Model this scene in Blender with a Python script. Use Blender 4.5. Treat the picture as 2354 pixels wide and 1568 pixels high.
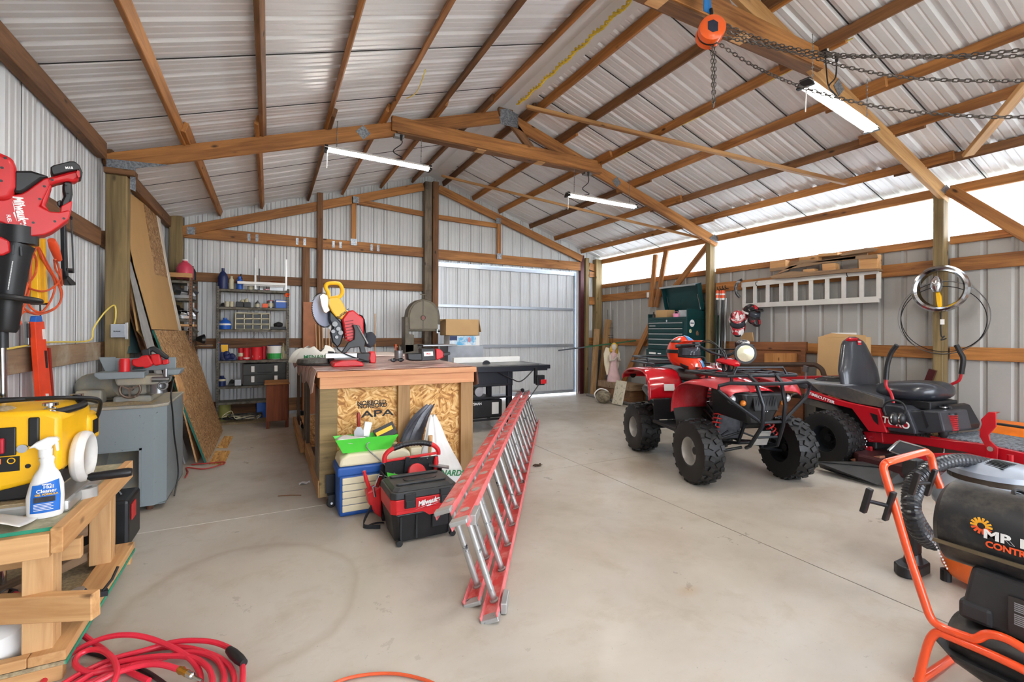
import bpy, bmesh, math, random
from mathutils import Vector, Matrix, Euler, Quaternion
for o in list(bpy.data.objects): bpy.data.objects.remove(o)
S = bpy.context.scene; COL = S.collection
R = math.radians; PI = math.pi
random.seed(7)
# ------------------------------------------------------------------ camera
FPX, PCX, PCY, CAMH = 1079.24, 1177.0, 759.4, 1.35
def _basis(y, p, r):
    f = Vector((math.sin(y)*math.cos(p), math.cos(y)*math.cos(p), math.sin(p)))
    rr = Vector((math.cos(y), -math.sin(y), 0)); d = f.cross(rr)
    return rr*math.cos(r)+d*math.sin(r), -rr*math.sin(r)+d*math.cos(r), f
BX, BY, BZ = _basis(R(27.380), R(0.103), R(-0.236))
cam_d = bpy.data.cameras.new('camera'); cam = bpy.data.objects.new('camera', cam_d); COL.objects.link(cam)
m3 = Matrix((BX, -BY, -BZ)).transposed()
cam.matrix_world = Matrix.Translation((0, 0, CAMH)) @ m3.to_4x4()
cam_d.sensor_width = 36; cam_d.lens = FPX/2354*36
cam_d.shift_x = -(PCX-1177)/2354; cam_d.shift_y = (PCY-784)/2354
cam_d.clip_start = 0.05; S.camera = cam
def px(x, y, X=None, Y=None, Z=None):
    """the point of the photograph (in its 2354 x 1568 frame) that lies on a known plane of the building"""
    d = BX*((x-PCX)/FPX) + BY*((y-PCY)/FPX) + BZ
    t = X/d.x if X is not None else (Y/d.y if Y is not None else (Z-CAMH)/d.z)
    return Vector((0, 0, CAMH)) + d*t
# ------------------------------------------------------------------ world and exposure
S.view_settings.view_transform = 'Standard'; S.view_settings.look = 'None'
S.view_settings.gamma = 1; S.view_settings.use_curve_mapping = False
S.view_settings.exposure = 1.42
w = bpy.data.worlds.new('sky'); S.world = w; w.use_nodes = True
nt = w.node_tree; bg = nt.nodes['Background']
tc = nt.nodes.new('ShaderNodeTexCoord'); sp = nt.nodes.new('ShaderNodeSeparateXYZ'); cr = nt.nodes.new('ShaderNodeValToRGB')
nt.links.new(tc.outputs['Generated'], sp.inputs[0]); nt.links.new(sp.outputs['Z'], cr.inputs[0]); nt.links.new(cr.outputs[0], bg.inputs[0])
cr.color_ramp.elements[0].position = 0.0; cr.color_ramp.elements[0].color = (.86, .90, .96, 1)
cr.color_ramp.elements[1].position = 0.8; cr.color_ramp.elements[1].color = (.62, .76, 1, 1)
bg.inputs['Strength'].default_value = 4.2
# low sun outside, high on the window side
sd = bpy.data.lights.new('sun', 'SUN'); sd.energy = 2.5; sd.angle = R(6); sd.color = (1, .96, .9)
so = bpy.data.objects.new('sun', sd); COL.objects.link(so); so.rotation_euler = (R(38), R(30), 0)
def lamp(name, loc, rot, sx, sy, power, col=(1, 1, 1), portal=False):
    l = bpy.data.lights.new(name, 'AREA'); l.shape = 'RECTANGLE'; l.size = sx; l.size_y = sy; l.energy = power; l.color = col
    o = bpy.data.objects.new(name, l); COL.objects.link(o); o.location = loc; o.rotation_euler = rot
    if portal: l.cycles.is_portal = True
    return o
# ------------------------------------------------------------------ materials
MATS = {}
def _new(name):
    m = bpy.data.materials.new(name); m.use_nodes = True; n = m.node_tree
    b = n.nodes['Principled BSDF']; MATS[name] = m
    return m, n, b, n.nodes, n.links
def _coord(N, L, scale=(1, 1, 1), rnd=True, kind='Object'):
    t = N.new('ShaderNodeTexCoord'); mp = N.new('ShaderNodeMapping'); mp.inputs['Scale'].default_value = scale
    if rnd:
        oi = N.new('ShaderNodeObjectInfo'); mu = N.new('ShaderNodeVectorMath'); mu.operation = 'SCALE'; mu.inputs['Scale'].default_value = 23
        L.new(oi.outputs['Random'], mu.inputs[0]); ad = N.new('ShaderNodeVectorMath')
        L.new(t.outputs[kind], ad.inputs[0]); L.new(mu.outputs[0], ad.inputs[1]); L.new(ad.outputs[0], mp.inputs[0])
    else: L.new(t.outputs[kind], mp.inputs[0])
    return mp.outputs[0]
def _noise(N, L, vec, scale, det=3, rough=.55, dist=0):
    n = N.new('ShaderNodeTexNoise'); n.inputs['Scale'].default_value = scale; n.inputs['Detail'].default_value = det
    n.inputs['Roughness'].default_value = rough; n.inputs['Distortion'].default_value = dist; L.new(vec, n.inputs['Vector']); return n.outputs['Fac']
def _ramp(N, L, fac, stops):
    r = N.new('ShaderNodeValToRGB'); e = r.color_ramp.elements
    while len(e) < len(stops): e.new(0.5)
    for i, (p, c) in enumerate(stops): e[i].position = p; e[i].color = (*c, 1) if len(c) == 3 else c
    L.new(fac, r.inputs[0]); return r.outputs[0]
def _bump(N, L, b, h, st=.3, dist=.01):
    bp = N.new('ShaderNodeBump'); bp.inputs['Strength'].default_value = st; bp.inputs['Distance'].default_value = dist
    L.new(h, bp.inputs['Height']); L.new(bp.outputs[0], b.inputs['Normal'])
def _mix(N, L, f, a, c):
    m = N.new('ShaderNodeMix'); m.data_type = 'RGBA'
    for i, v in ((0, f), (6, a), (7, c)):
        if hasattr(v, 'is_linked') or hasattr(v, 'links'): L.new(v, m.inputs[i])
        else: m.inputs[i].default_value = v if i == 0 else (*v, 1)
    return m.outputs[2]
def s(c):  # sRGB 0-255 -> linear
    return tuple(((v/255)/12.92 if v/255 <= .04045 else ((v/255+.055)/1.055)**2.4) for v in c)
def flat(name, c, rough=.5, metal=0, var=.12, vs=8, bump=0, coat=0, spec=None, **k):
    if name in MATS: return MATS[name]
    m, n, b, N, L = _new(name); c = s(c)
    if var:
        f = _noise(N, L, _coord(N, L), vs, 4)
        L.new(_ramp(N, L, f, [(.3, tuple(v*(1-var) for v in c)), (.7, tuple(min(1, v*(1+var)) for v in c))]), b.inputs['Base Color'])
        if bump: _bump(N, L, b, _noise(N, L, _coord(N, L), vs*12, 3), bump, .004)
    else: b.inputs['Base Color'].default_value = (*c, 1)
    b.inputs['Roughness'].default_value = rough; b.inputs['Metallic'].default_value = metal
    if coat: b.inputs['Coat Weight'].default_value = coat; b.inputs['Coat Roughness'].default_value = .08
    if spec is not None: b.inputs['Specular IOR Level'].default_value = spec
    return m
def dirty(name, c, c2, thr=.55, scale=6, rough=.6, metal=0, soft=.08, bump=.1):
    """a base colour with worn or dusty patches of a second one"""
    if name in MATS: return MATS[name]
    m, n, b, N, L = _new(name); v = _coord(N, L)
    f = _noise(N, L, v, scale, 8, .68)
    L.new(_ramp(N, L, f, [(thr-soft, s(c)), (thr+soft, s(c2))]), b.inputs['Base Color'])
    b.inputs['Roughness'].default_value = rough; b.inputs['Metallic'].default_value = metal
    if bump: _bump(N, L, b, f, bump, .01)
    return m
def wood(name, c1, c2, ax=0, scale=1.0, rough=.7, knots=True, c3=None):
    """sawn timber, grain running along one local axis"""
    if name in MATS: return MATS[name]
    m, n, b, N, L = _new(name); sc = [26*scale]*3; sc[ax] = 1.6*scale
    v = _coord(N, L, tuple(sc)); f = _noise(N, L, v, 1, 5, .6, .9)
    sc2 = [5*scale]*3; sc2[ax] = .8*scale; v2 = _coord(N, L, tuple(sc2)); g = _noise(N, L, v2, 1, 3, .5, .3)
    wv = N.new('ShaderNodeMath'); wv.operation = 'ADD'; L.new(f, wv.inputs[0]); L.new(g, wv.inputs[1])
    h = N.new('ShaderNodeMath'); h.operation = 'MULTIPLY'; h.inputs[1].default_value = .5; L.new(wv.outputs[0], h.inputs[0])
    c1, c2 = s(c1), s(c2); mid = tuple((a+d)/2 for a, d in zip(c1, c2))
    col = _ramp(N, L, h.outputs[0], [(.36, c1), (.5, mid), (.64, c2)])
    if knots:
        sc3 = [7]*3; sc3[ax] = 3.0; vo = N.new('ShaderNodeTexVoronoi'); vo.inputs['Scale'].default_value = 1
        L.new(_coord(N, L, tuple(sc3)), vo.inputs['Vector'])
        k = _ramp(N, L, vo.outputs['Distance'], [(.05, (1, 1, 1)), (.13, (0, 0, 0))])
        col = _mix(N, L, k, col, tuple(v*.35 for v in c1))
    if c3:
        st = _ramp(N, L, _noise(N, L, _coord(N, L, (1, 1, 1)), 2.2, 6, .65), [(.5, (0, 0, 0)), (.68, (1, 1, 1))])
        col = _mix(N, L, st, col, s(c3))
    L.new(col, b.inputs['Base Color']); b.inputs['Roughness'].default_value = rough
    _bump(N, L, b, f, .25, .003); return m
def osb(name, pal, rot=0, ax=1):
    """pressed strand board"""
    if name in MATS: return MATS[name]
    m, n, b, N, L = _new(name)
    t = N.new('ShaderNodeTexCoord'); cols = []
    for i, ang in enumerate((20, 75, -35)):
        mp = N.new('ShaderNodeMapping'); rv = [0, 0, 0]; rv[ax] = R(ang+rot); mp.inputs['Rotation'].default_value = rv; mp.vector_type = 'TEXTURE'; mp.inputs['Scale'].default_value = ((1/11, 1, 1/55), (1/12, 1, 1/48), (1/10, 1, 1/60))[i] if ax == 1 else ((1, 1/11, 1/55), (1, 1/12, 1/48), (1, 1/10, 1/60))[i]
        L.new(t.outputs['Object'], mp.inputs[0])
        nn = _noise(N, L, mp.outputs[0], 1, 2, .5, .6); cols.append(nn)
    vo = N.new('ShaderNodeTexVoronoi'); vo.inputs['Scale'].default_value = 22; L.new(t.outputs['Object'], vo.inputs['Vector'])
    sx = N.new('ShaderNodeSeparateColor'); L.new(vo.outputs['Color'], sx.inputs[0])
    def step(v, th):
        q = N.new('ShaderNodeMath'); q.operation = 'GREATER_THAN'; q.inputs[1].default_value = th; L.new(v, q.inputs[0]); return q.outputs[0]
    def mixf(f, a, c):
        q = N.new('ShaderNodeMix'); L.new(f, q.inputs[0]); L.new(a, q.inputs[2]); L.new(c, q.inputs[3]); return q.outputs[0]
    f = mixf(step(sx.outputs[0], .36), cols[0], mixf(step(sx.outputs[1], .5), cols[1], cols[2]))
    L.new(_ramp(N, L, f, [(.34, s(pal[0])), (.45, s(pal[1])), (.56, s(pal[2])), (.68, s(pal[3]))]), b.inputs['Base Color'])
    b.inputs['Roughness'].default_value = .65; _bump(N, L, b, f, .25, .004); return m
def emit(name, c, st):
    if name in MATS: return MATS[name]
    m, n, b, N, L = _new(name); b.inputs['Base Color'].default_value = (*c, 1)
    b.inputs['Emission Color'].default_value = (*c, 1); b.inputs['Emission Strength'].default_value = st; return m
def glassy(name, c, alpha=.35, rough=.1):
    if name in MATS: return MATS[name]
    m, n, b, N, L = _new(name); b.inputs['Base Color'].default_value = (*s(c), 1); b.inputs['Alpha'].default_value = alpha
    b.inputs['Roughness'].default_value = rough; return m
# ------------------------------------------------------------------ mesh building
class MB:
    def __init__(s_): s_.v = []; s_.f = []; s_.M = None
    def add(s_, vs, fs, M=None):
        n = len(s_.v)
        for p in vs:
            p = Vector(p)
            if M is not None: p = M @ p
            if s_.M is not None: p = s_.M @ p
            s_.v.append(p)
        s_.f += [tuple(i+n for i in f) for f in fs]; return s_
    def box(s_, x0, x1, y0, y1, z0, z1, M=None):
        return s_.add([(x0, y0, z0), (x1, y0, z0), (x1, y1, z0), (x0, y1, z0), (x0, y0, z1), (x1, y0, z1), (x1, y1, z1), (x0, y1, z1)],
                      [(0, 3, 2, 1), (4, 5, 6, 7), (0, 1, 5, 4), (1, 2, 6, 5), (2, 3, 7, 6), (3, 0, 4, 7)], M)
    def cbox(s_, c, d, rot=(0, 0, 0)):
        M = Matrix.Translation(c) @ Euler(rot).to_matrix().to_4x4()
        return s_.box(-d[0]/2, d[0]/2, -d[1]/2, d[1]/2, -d[2]/2, d[2]/2, M)
    def prism(s_, poly, lo, hi, ax='y', M=None):
        """polygon in the plane across ax, extruded from lo to hi"""
        def P(a, b, t): return {'y': (a, t, b), 'x': (t, a, b), 'z': (a, b, t)}[ax]
        n = len(poly); vs = [P(a, b, lo) for a, b in poly]+[P(a, b, hi) for a, b in poly]
        fs = [tuple(range(n)), tuple(range(2*n-1, n-1, -1))]+[(i, i+n, (i+1) % n+n, (i+1) % n) for i in range(n)]
        return s_.add(vs, fs, M)
    def beam(s_, p0, p1, w, h, up=(0, 0, 1), off=0):
        """bar of section w x h from p0 to p1, h measured towards up"""
        p0, p1 = Vector(p0), Vector(p1); d = (p1-p0); L = d.length; d.normalize(); u = Vector(up); sd_ = d.cross(u).normalized(); u = sd_.cross(d)
        M = Matrix((d, sd_, u)).transposed().to_4x4(); M.translation = p0
        return s_.box(0, L, -w/2, w/2, -h/2+off, h/2+off, M)
    def cyl(s_, p0, p1, r0, r1=None, n=16):
        return s_.loft([(p0, r0), (p1, r0 if r1 is None else r1)], n)
    def loft(s_, rings, n=12, cap=True, flat_=1.0, upv=None):
        """round sections (point, radius) joined; radius may be (rx, ry)"""
        pts = [Vector(p) for p, r in rings]; N_ = len(pts); vs = []; prev = None
        for i, (p, r) in enumerate(rings):
            a = pts[max(0, i-1)]; b = pts[min(N_-1, i+1)]; d = b-a
            if d.length < 1e-9: d = pts[-1]-pts[0]
            if d.length < 1e-9: d = Vector((0, 0, 1))
            d.normalize()
            if prev is None:
                u = Vector(upv) if upv else (Vector((0, 0, 1)) if abs(d.z) < .9 else Vector((0, 1, 0)))
            else: u = prev
            u = (u-d*u.dot(d)); u.normalize(); prev = u; q = d.cross(u)
            rx, ry = r if isinstance(r, tuple) else (r, r)
            for k in range(n):
                t = 2*PI*k/n; vs.append(pts[i]+q*(math.cos(t)*rx)+u*(math.sin(t)*ry))
        fs = [(i*n+k, i*n+(k+1) % n, (i+1)*n+(k+1) % n, (i+1)*n+k) for i in range(N_-1) for k in range(n)]
        if cap: fs += [tuple(range(n-1, -1, -1)), tuple((N_-1)*n+k for k in range(n))]
        return s_.add(vs, fs)
    def tube(s_, pts, r, n=8, closed=False, sm=0):
        pts = [Vector(p) for p in pts]
        if sm: pts = smooth_path(pts, sm, closed)
        if closed:
            pts = pts+[pts[0], pts[1]]
            return s_.loft([(p, r) for p in pts], n, cap=False)
        return s_.loft([(p, r) for p in pts], n)
    def lathe(s_, prof, c=(0, 0, 0), axis=(0, 0, 1), n=24, cap=True):
        """profile [(radius, height)] turned about an axis through c"""
        a = Vector(axis).normalized(); q = a.to_track_quat('Z', 'Y'); M = Matrix.Translation(c) @ q.to_matrix().to_4x4()
        vs = []; m = len(prof)
        for k in range(n):
            t = 2*PI*k/n
            for r, z in prof: vs.append((math.cos(t)*max(r, 1e-5), math.sin(t)*max(r, 1e-5), z))
        fs = [(k*m+i, ((k+1) % n)*m+i, ((k+1) % n)*m+i+1, k*m+i+1) for k in range(n) for i in range(m-1)]
        if cap and prof[0][0] > 1e-4 and prof[0] != prof[-1]: fs.append(tuple(k*m for k in range(n-1, -1, -1)))
        if cap and prof[-1][0] > 1e-4 and prof[0] != prof[-1]: fs.append(tuple(k*m+m-1 for k in range(n)))
        return s_.add(vs, fs, M)
    def ring(s_, R_, r, c=(0, 0, 0), axis=(0, 0, 1), n=32, m=8, ry=None):
        ry = ry or r; prof = [(R_+r*math.cos(2*PI*i/m), ry*math.sin(2*PI*i/m)) for i in range(m)]; prof.append(prof[0])
        return s_.lathe(prof, c, axis, n)
    def ball(s_, c, r, n=16, m=10, M=None):
        rx, ry, rz = r if isinstance(r, tuple) else (r, r, r); vs = []; fs = []
        for j in range(1, m):
            ph = PI*j/m
            for k in range(n): t = 2*PI*k/n; vs.append((rx*math.sin(ph)*math.cos(t), ry*math.sin(ph)*math.sin(t), rz*math.cos(ph)))
        vs += [(0, 0, rz), (0, 0, -rz)]; T_ = len(vs)-2
        for j in range(m-2):
            for k in range(n): fs.append((j*n+k, (j+1)*n+k, (j+1)*n+(k+1) % n, j*n+(k+1) % n))
        for k in range(n): fs.append((T_, k, (k+1) % n)); fs.append((T_+1, (m-2)*n+(k+1) % n, (m-2)*n+k))
        MM = Matrix.Translation(c)
        if M is not None: MM = MM @ M
        return s_.add(vs, fs, MM)
    def grid(s_, fn, nu, nv, thick=0):
        """surface fn(u, v) -> point, u and v from 0 to 1"""
        vs = [fn(i/nu, j/nv) for j in range(nv+1) for i in range(nu+1)]
        return s_.add(vs, [(j*(nu+1)+i, j*(nu+1)+i+1, (j+1)*(nu+1)+i+1, (j+1)*(nu+1)+i) for j in range(nv) for i in range(nu)])
    def build(s_, name, mat, parent=None, smooth=False, bev=0, solid=0, sub=0, seg=2, ang=.6, tag_=None):
        me = bpy.data.meshes.new(name); me.from_pydata([tuple(v) for v in s_.v], [], s_.f); me.validate()
        bm = bmesh.new(); bm.from_mesh(me); bmesh.ops.recalc_face_normals(bm, faces=bm.faces); bm.to_mesh(me); bm.free()
        me.materials.append(mat)
        if smooth or sub: me.shade_smooth(); (me.set_sharp_from_angle(angle=ang) if not sub else None)
        o = bpy.data.objects.new(name, me); COL.objects.link(o)
        if parent is not None: o.parent = parent
        if solid: q = o.modifiers.new('s', 'SOLIDIFY'); q.thickness = solid; q.offset = 0
        if sub: q = o.modifiers.new('d', 'SUBSURF'); q.levels = sub; q.render_levels = sub
        if bev: q = o.modifiers.new('b', 'BEVEL'); q.width = bev; q.segments = seg; q.limit_method = 'ANGLE'; q.angle_limit = R(40)
        if tag_: tag(o, *tag_)
        return o
def smooth_path(P, k, closed=False):
    out = []; n = len(P)
    rng = range(n) if closed else range(n-1)
    for i in rng:
        p0 = P[(i-1) % n] if closed else P[max(0, i-1)]; p1 = P[i % n]; p2 = P[(i+1) % n]; p3 = P[(i+2) % n] if closed else P[min(n-1, i+2)]
        for j in range(k):
            t = j/k; out.append(.5*((2*p1)+(p2-p0)*t+(2*p0-5*p1+4*p2-p3)*t*t+(3*p1-p0-3*p2+p3)*t*t*t))
    if not closed: out.append(P[-1])
    return out
def tag(o, label, cat, group=None, kind=None):
    if label: o['label'] = label
    if cat: o['category'] = cat
    if group: o['group'] = group
    if kind: o['kind'] = kind
    return o
def thing(name, label, cat, loc=(0, 0, 0), rotz=0, group=None, rot=None):
    o = bpy.data.objects.new(name, None); COL.objects.link(o); o.empty_display_size = .1
    o.location = loc; o.rotation_euler = rot if rot else (0, 0, rotz); tag(o, label, cat, group); return o
def dup(root, loc, rotz=None, label=None, group=None, rot=None):
    def cp(o, par):
        c = o.copy(); COL.objects.link(c); c.parent = par
        for ch in o.children: cp(ch, c)
        return c
    r_ = cp(root, None); r_.location = loc
    if rotz is not None: r_.rotation_euler = (0, 0, rotz)
    if rot: r_.rotation_euler = rot
    if label: r_['label'] = label
    if group: r_['group'] = group
    return r_
def struct(o): o['kind'] = 'structure'; return o
def text(name, body, size, mat, parent, loc, rot, ext=.0008, sx=1, shear=0, align='CENTER', label=None, bold=0):
    c = bpy.data.curves.new(name, 'FONT'); c.body = body; c.size = size; c.extrude = ext; c.align_x = align; c.align_y = 'CENTER'; c.shear = shear; c.offset = bold
    tmp = bpy.data.objects.new('tmp', c); COL.objects.link(tmp); dg = bpy.context.evaluated_depsgraph_get()
    me = bpy.data.meshes.new_from_object(tmp.evaluated_get(dg)); bpy.data.objects.remove(tmp); bpy.data.curves.remove(c)
    me.materials.clear(); me.materials.append(mat); o = bpy.data.objects.new(name, me); COL.objects.link(o); o.parent = parent
    o.location = loc; o.scale = (sx, 1, 1)
    if isinstance(rot, Matrix): o.rotation_euler = rot.to_euler()
    else: o.rotation_euler = rot
    return o
def decal_rot(nrm, up=(0, 0, 1)):
    """rotation that lays flat lettering on a face with this outward normal"""
    n = Vector(nrm).normalized(); u = Vector(up); xx = u.cross(n).normalized(); u = n.cross(xx)
    return Matrix((xx, u, n)).transposed()
# timber palette
M_TIM = wood('stained_timber', (116, 70, 30), (196, 134, 72), 0, 1, .6)
M_TIMD = wood('dark_timber', (84, 54, 32), (146, 102, 64), 0)
M_TIML = wood('light_timber', (150, 102, 56), (206, 160, 104), 0, 1, .6)
M_POST = wood('treated_post', (98, 82, 52), (158, 134, 90), 0, .8)
M_PINE = wood('new_pine', (186, 134, 82), (222, 176, 122), 0)
M_PINEY = wood('new_pine_lengthwise', (186, 134, 82), (222, 176, 122), 1)
M_PINEZ = wood('new_pine_upright', (186, 138, 88), (224, 182, 130), 2)
M_PLATE = dirty('galvanised_plate', (165, 172, 180), (120, 126, 134), .5, 60, .4, .8)
M_BLK = flat('black_plastic', (26, 27, 30), .42, var=.15)
M_RUB = flat('tyre_rubber', (20, 20, 21), .5, var=.2, vs=20, bump=.2)
M_BLKM = flat('black_metal', (30, 33, 38), .35, var=.1, metal=.3)
M_CHR = flat('chrome', (205, 208, 212), .12, 1, .05)
M_STEEL = flat('bare_steel', (150, 152, 154), .35, .9, .15)
M_ALU = flat('aluminium', (188, 190, 190), .38, .7, .08)
M_RED = flat('tool_red', (205, 28, 34), .38, var=.06)
M_WHT = flat('white_plastic', (238, 238, 236), .4, var=.03)
M_INK = flat('white_ink', (245, 245, 245), .5, var=0)
M_BINK = flat('black_ink', (20, 20, 22), .6, var=0)
M_ORG = flat('tool_orange', (240, 92, 28), .4, var=.05)
M_YEL = flat('tool_yellow', (248, 190, 20), .4, var=.05)
M_CARD = flat('cardboard', (196, 160, 112), .85, var=.06, vs=3)
# ================================================================== BUILDING
XL, XR, YB, YF, RX, RZ, SL = -1.335, 6.54, 8.40, -3.6, 2.63, 4.22, .32
def deck(x): return RZ-SL*abs(x-RX)
def steel(name, c, rough, metal, aniso=0):
    m, n, b, N, L = _new(name); v = _coord(N, L, (1, 1, 1), False)
    f = _noise(N, L, v, 1.3, 5, .6); g = _noise(N, L, _coord(N, L, (1, 1, 1), False), 40, 3, .7)
    L.new(_ramp(N, L, f, [(.3, tuple(q*.88 for q in s(c))), (.7, s(c))]), b.inputs['Base Color'])
    L.new(_ramp(N, L, g, [(.3, (rough-.06,)*3), (.7, (rough+.08,)*3)]), b.inputs['Roughness'])
    b.inputs['Metallic'].default_value = metal; _bump(N, L, b, f, .12, .02); return m
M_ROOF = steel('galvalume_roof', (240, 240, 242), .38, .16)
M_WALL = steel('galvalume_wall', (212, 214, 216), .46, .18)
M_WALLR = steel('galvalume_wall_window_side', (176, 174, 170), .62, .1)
M_SEAM = flat('seam_tape', (46, 46, 48), .8, var=0)
MINOR = [1]
def rib(t):  # panel profile, t along the sheet in metres, value = depth of the rib away from the room
    u = t % .2286; a = min(u, .2286-u)
    if a < .012: return .020
    if a < .030: return .020*(1-(a-.012)/.018)
    for c in (.0762, .1524) if MINOR[0] else ():
        if abs(u-c) < .012: return .005*(1-abs(u-c)/.012)
    return 0
BR = [0, .012, .030, .0642, .0762, .0882, .1404, .1524, .1644, .1986, .2166]
def breaks(a, b, extra=()):
    out = {a, b}; k = math.floor(a/.2286)
    while k*.2286 < b:
        for q in BR:
            t = k*.2286+q
            if a < t < b: out.add(round(t, 5))
        k += 1
    for e in extra:
        if a < e < b: out.add(e)
    return sorted(out)
def sheet(mb, a, b, lo, hi, P, extra=()):
    """ribbed sheet: t from a to b, the other way from lo(t) to hi(t); P(t, w, depth) -> point"""
    T_ = breaks(a, b, extra); vs = []
    for t in T_: d = rib(t); vs += [P(t, lo(t), d), P(t, hi(t), d)]
    mb.add(vs, [(2*i, 2*i+1, 2*i+3, 2*i+2) for i in range(len(T_)-1)])
c_ = lambda v: (lambda t: v)
# roof, one slope each
def roof_side(sg, name):
    x_e = XL-.25 if sg < 0 else XR+.25
    mb = MB(); sheet(mb, YF-.2, YB+.06, c_(RX), c_(x_e), lambda t, w_, d: (w_, t, deck(w_)+d))
    o = struct(mb.build(name, M_ROOF, solid=.002))
    sm = MB(); y = 1.143-.9144*6
    while y < YB: sm.beam((RX, y, RZ-.001), (x_e, y, deck(x_e)-.001), .009, .004); y += .9144
    sm.build('seam', M_SEAM, o)
    mb = MB(); mb.beam((RX, YF, RZ+.004), (RX+sg*.22, YF, deck(RX+.22)+.004), .01, .004)
roof_side(-1, 'ceiling_left'); roof_side(1, 'ceiling_right')
mb = MB(); mb.add([(RX-.2, YF, deck(RX-.2)-.004), (RX, YF, RZ-.012), (RX+.2, YF, deck(RX+.2)-.004), (RX-.2, YB, deck(RX-.2)-.004), (RX, YB, RZ-.012), (RX+.2, YB, deck(RX+.2)-.004)], [(0, 1, 4, 3), (1, 2, 5, 4)])
struct(mb.build('ceiling_ridge', M_ROOF, solid=.003))
# side walls
mb = MB(); sheet(mb, YF, YB, c_(-.05), c_(deck(XL)), lambda t, w_, d: (XL-d, t, w_))
wl = struct(mb.build('wall_left', M_WALL, solid=.002))
mb = MB()
for y in [1.14+.9144*k for k in range(-5, 9)]:
    if YF < y < YB: mb.box(XL, XL+.0015, y-.003, y+.003, 0, 2.9)
mb.build('seam', M_SEAM, wl)
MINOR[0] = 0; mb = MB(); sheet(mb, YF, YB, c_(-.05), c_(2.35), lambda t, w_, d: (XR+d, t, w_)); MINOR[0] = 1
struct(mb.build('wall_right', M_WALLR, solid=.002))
# back gable with the doorway
DX0, DX1, DZ = 2.80, 5.93, 2.64
mb = MB()
Pb = lambda t, w_, d: (t, YB+d, w_)
sheet(mb, XL, DX0, c_(-.05), deck, Pb, (RX,)); sheet(mb, DX0, DX1, c_(DZ), deck, Pb); sheet(mb, DX1, XR, c_(-.05), deck, Pb)
wb_ = struct(mb.build('wall_back', M_WALL, solid=.002))
mb = MB()
for x in [-.95+.9144*k for k in range(9)]:
    z0 = DZ if DX0 < x < DX1 else 0
    mb.box(x-.003, x+.003, YB-.0015, YB, z0, deck(x)-.02)
mb.build('seam', M_SEAM, wb_)
# gable behind the camera, with its wide open doorway
mb = MB(); Pf = lambda t, w_, d: (t, YF-d, w_)
sheet(mb, XL, 0.1, c_(-.05), deck, Pf); sheet(mb, 0.1, 5.6, c_(2.8), deck, Pf, (RX,)); sheet(mb, 5.6, XR, c_(-.05), deck, Pf)
struct(mb.build('wall_front', M_WALL, solid=.002))
lamp('doorway_portal', (2.85, YF+.02, 1.4), (R(-90), 0, 0), 5.5, 2.8, 1, portal=True)
# sliding door: steel sheet on a galvanised frame, hung outside the opening
d1 = struct(thing('door_1', 'galvanised sheet metal sliding door on rails in the back wall', 'door', (0, 0, 0)))
mb = MB(); sheet(mb, DX0-.1, DX1+.13, c_(.03), c_(DZ+.12), lambda t, w_, d: (t, YB+.10+d, w_)); mb.build('door_panel', M_WALL, d1, solid=.002)
M_RAIL = flat('galvanised_rail', (196, 204, 214), .3, .75, .06)
for nm, a, b in (('top_rail', 2.56, 2.63), ('middle_rail', 1.80, 1.855), ('lower_rail', 1.02, 1.08), ('bottom_rail', .03, .09)):
    mb = MB(); mb.box(DX0-.1, DX1-.01, YB+.055, YB+.098, a, b); mb.build(nm, M_RAIL, d1, bev=.004)
mb = MB(); mb.box(DX1-.01, DX1+.04, YB+.05, YB+.098, .03, 2.63); mb.build('side_stile', M_RAIL, d1, bev=.004)
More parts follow.
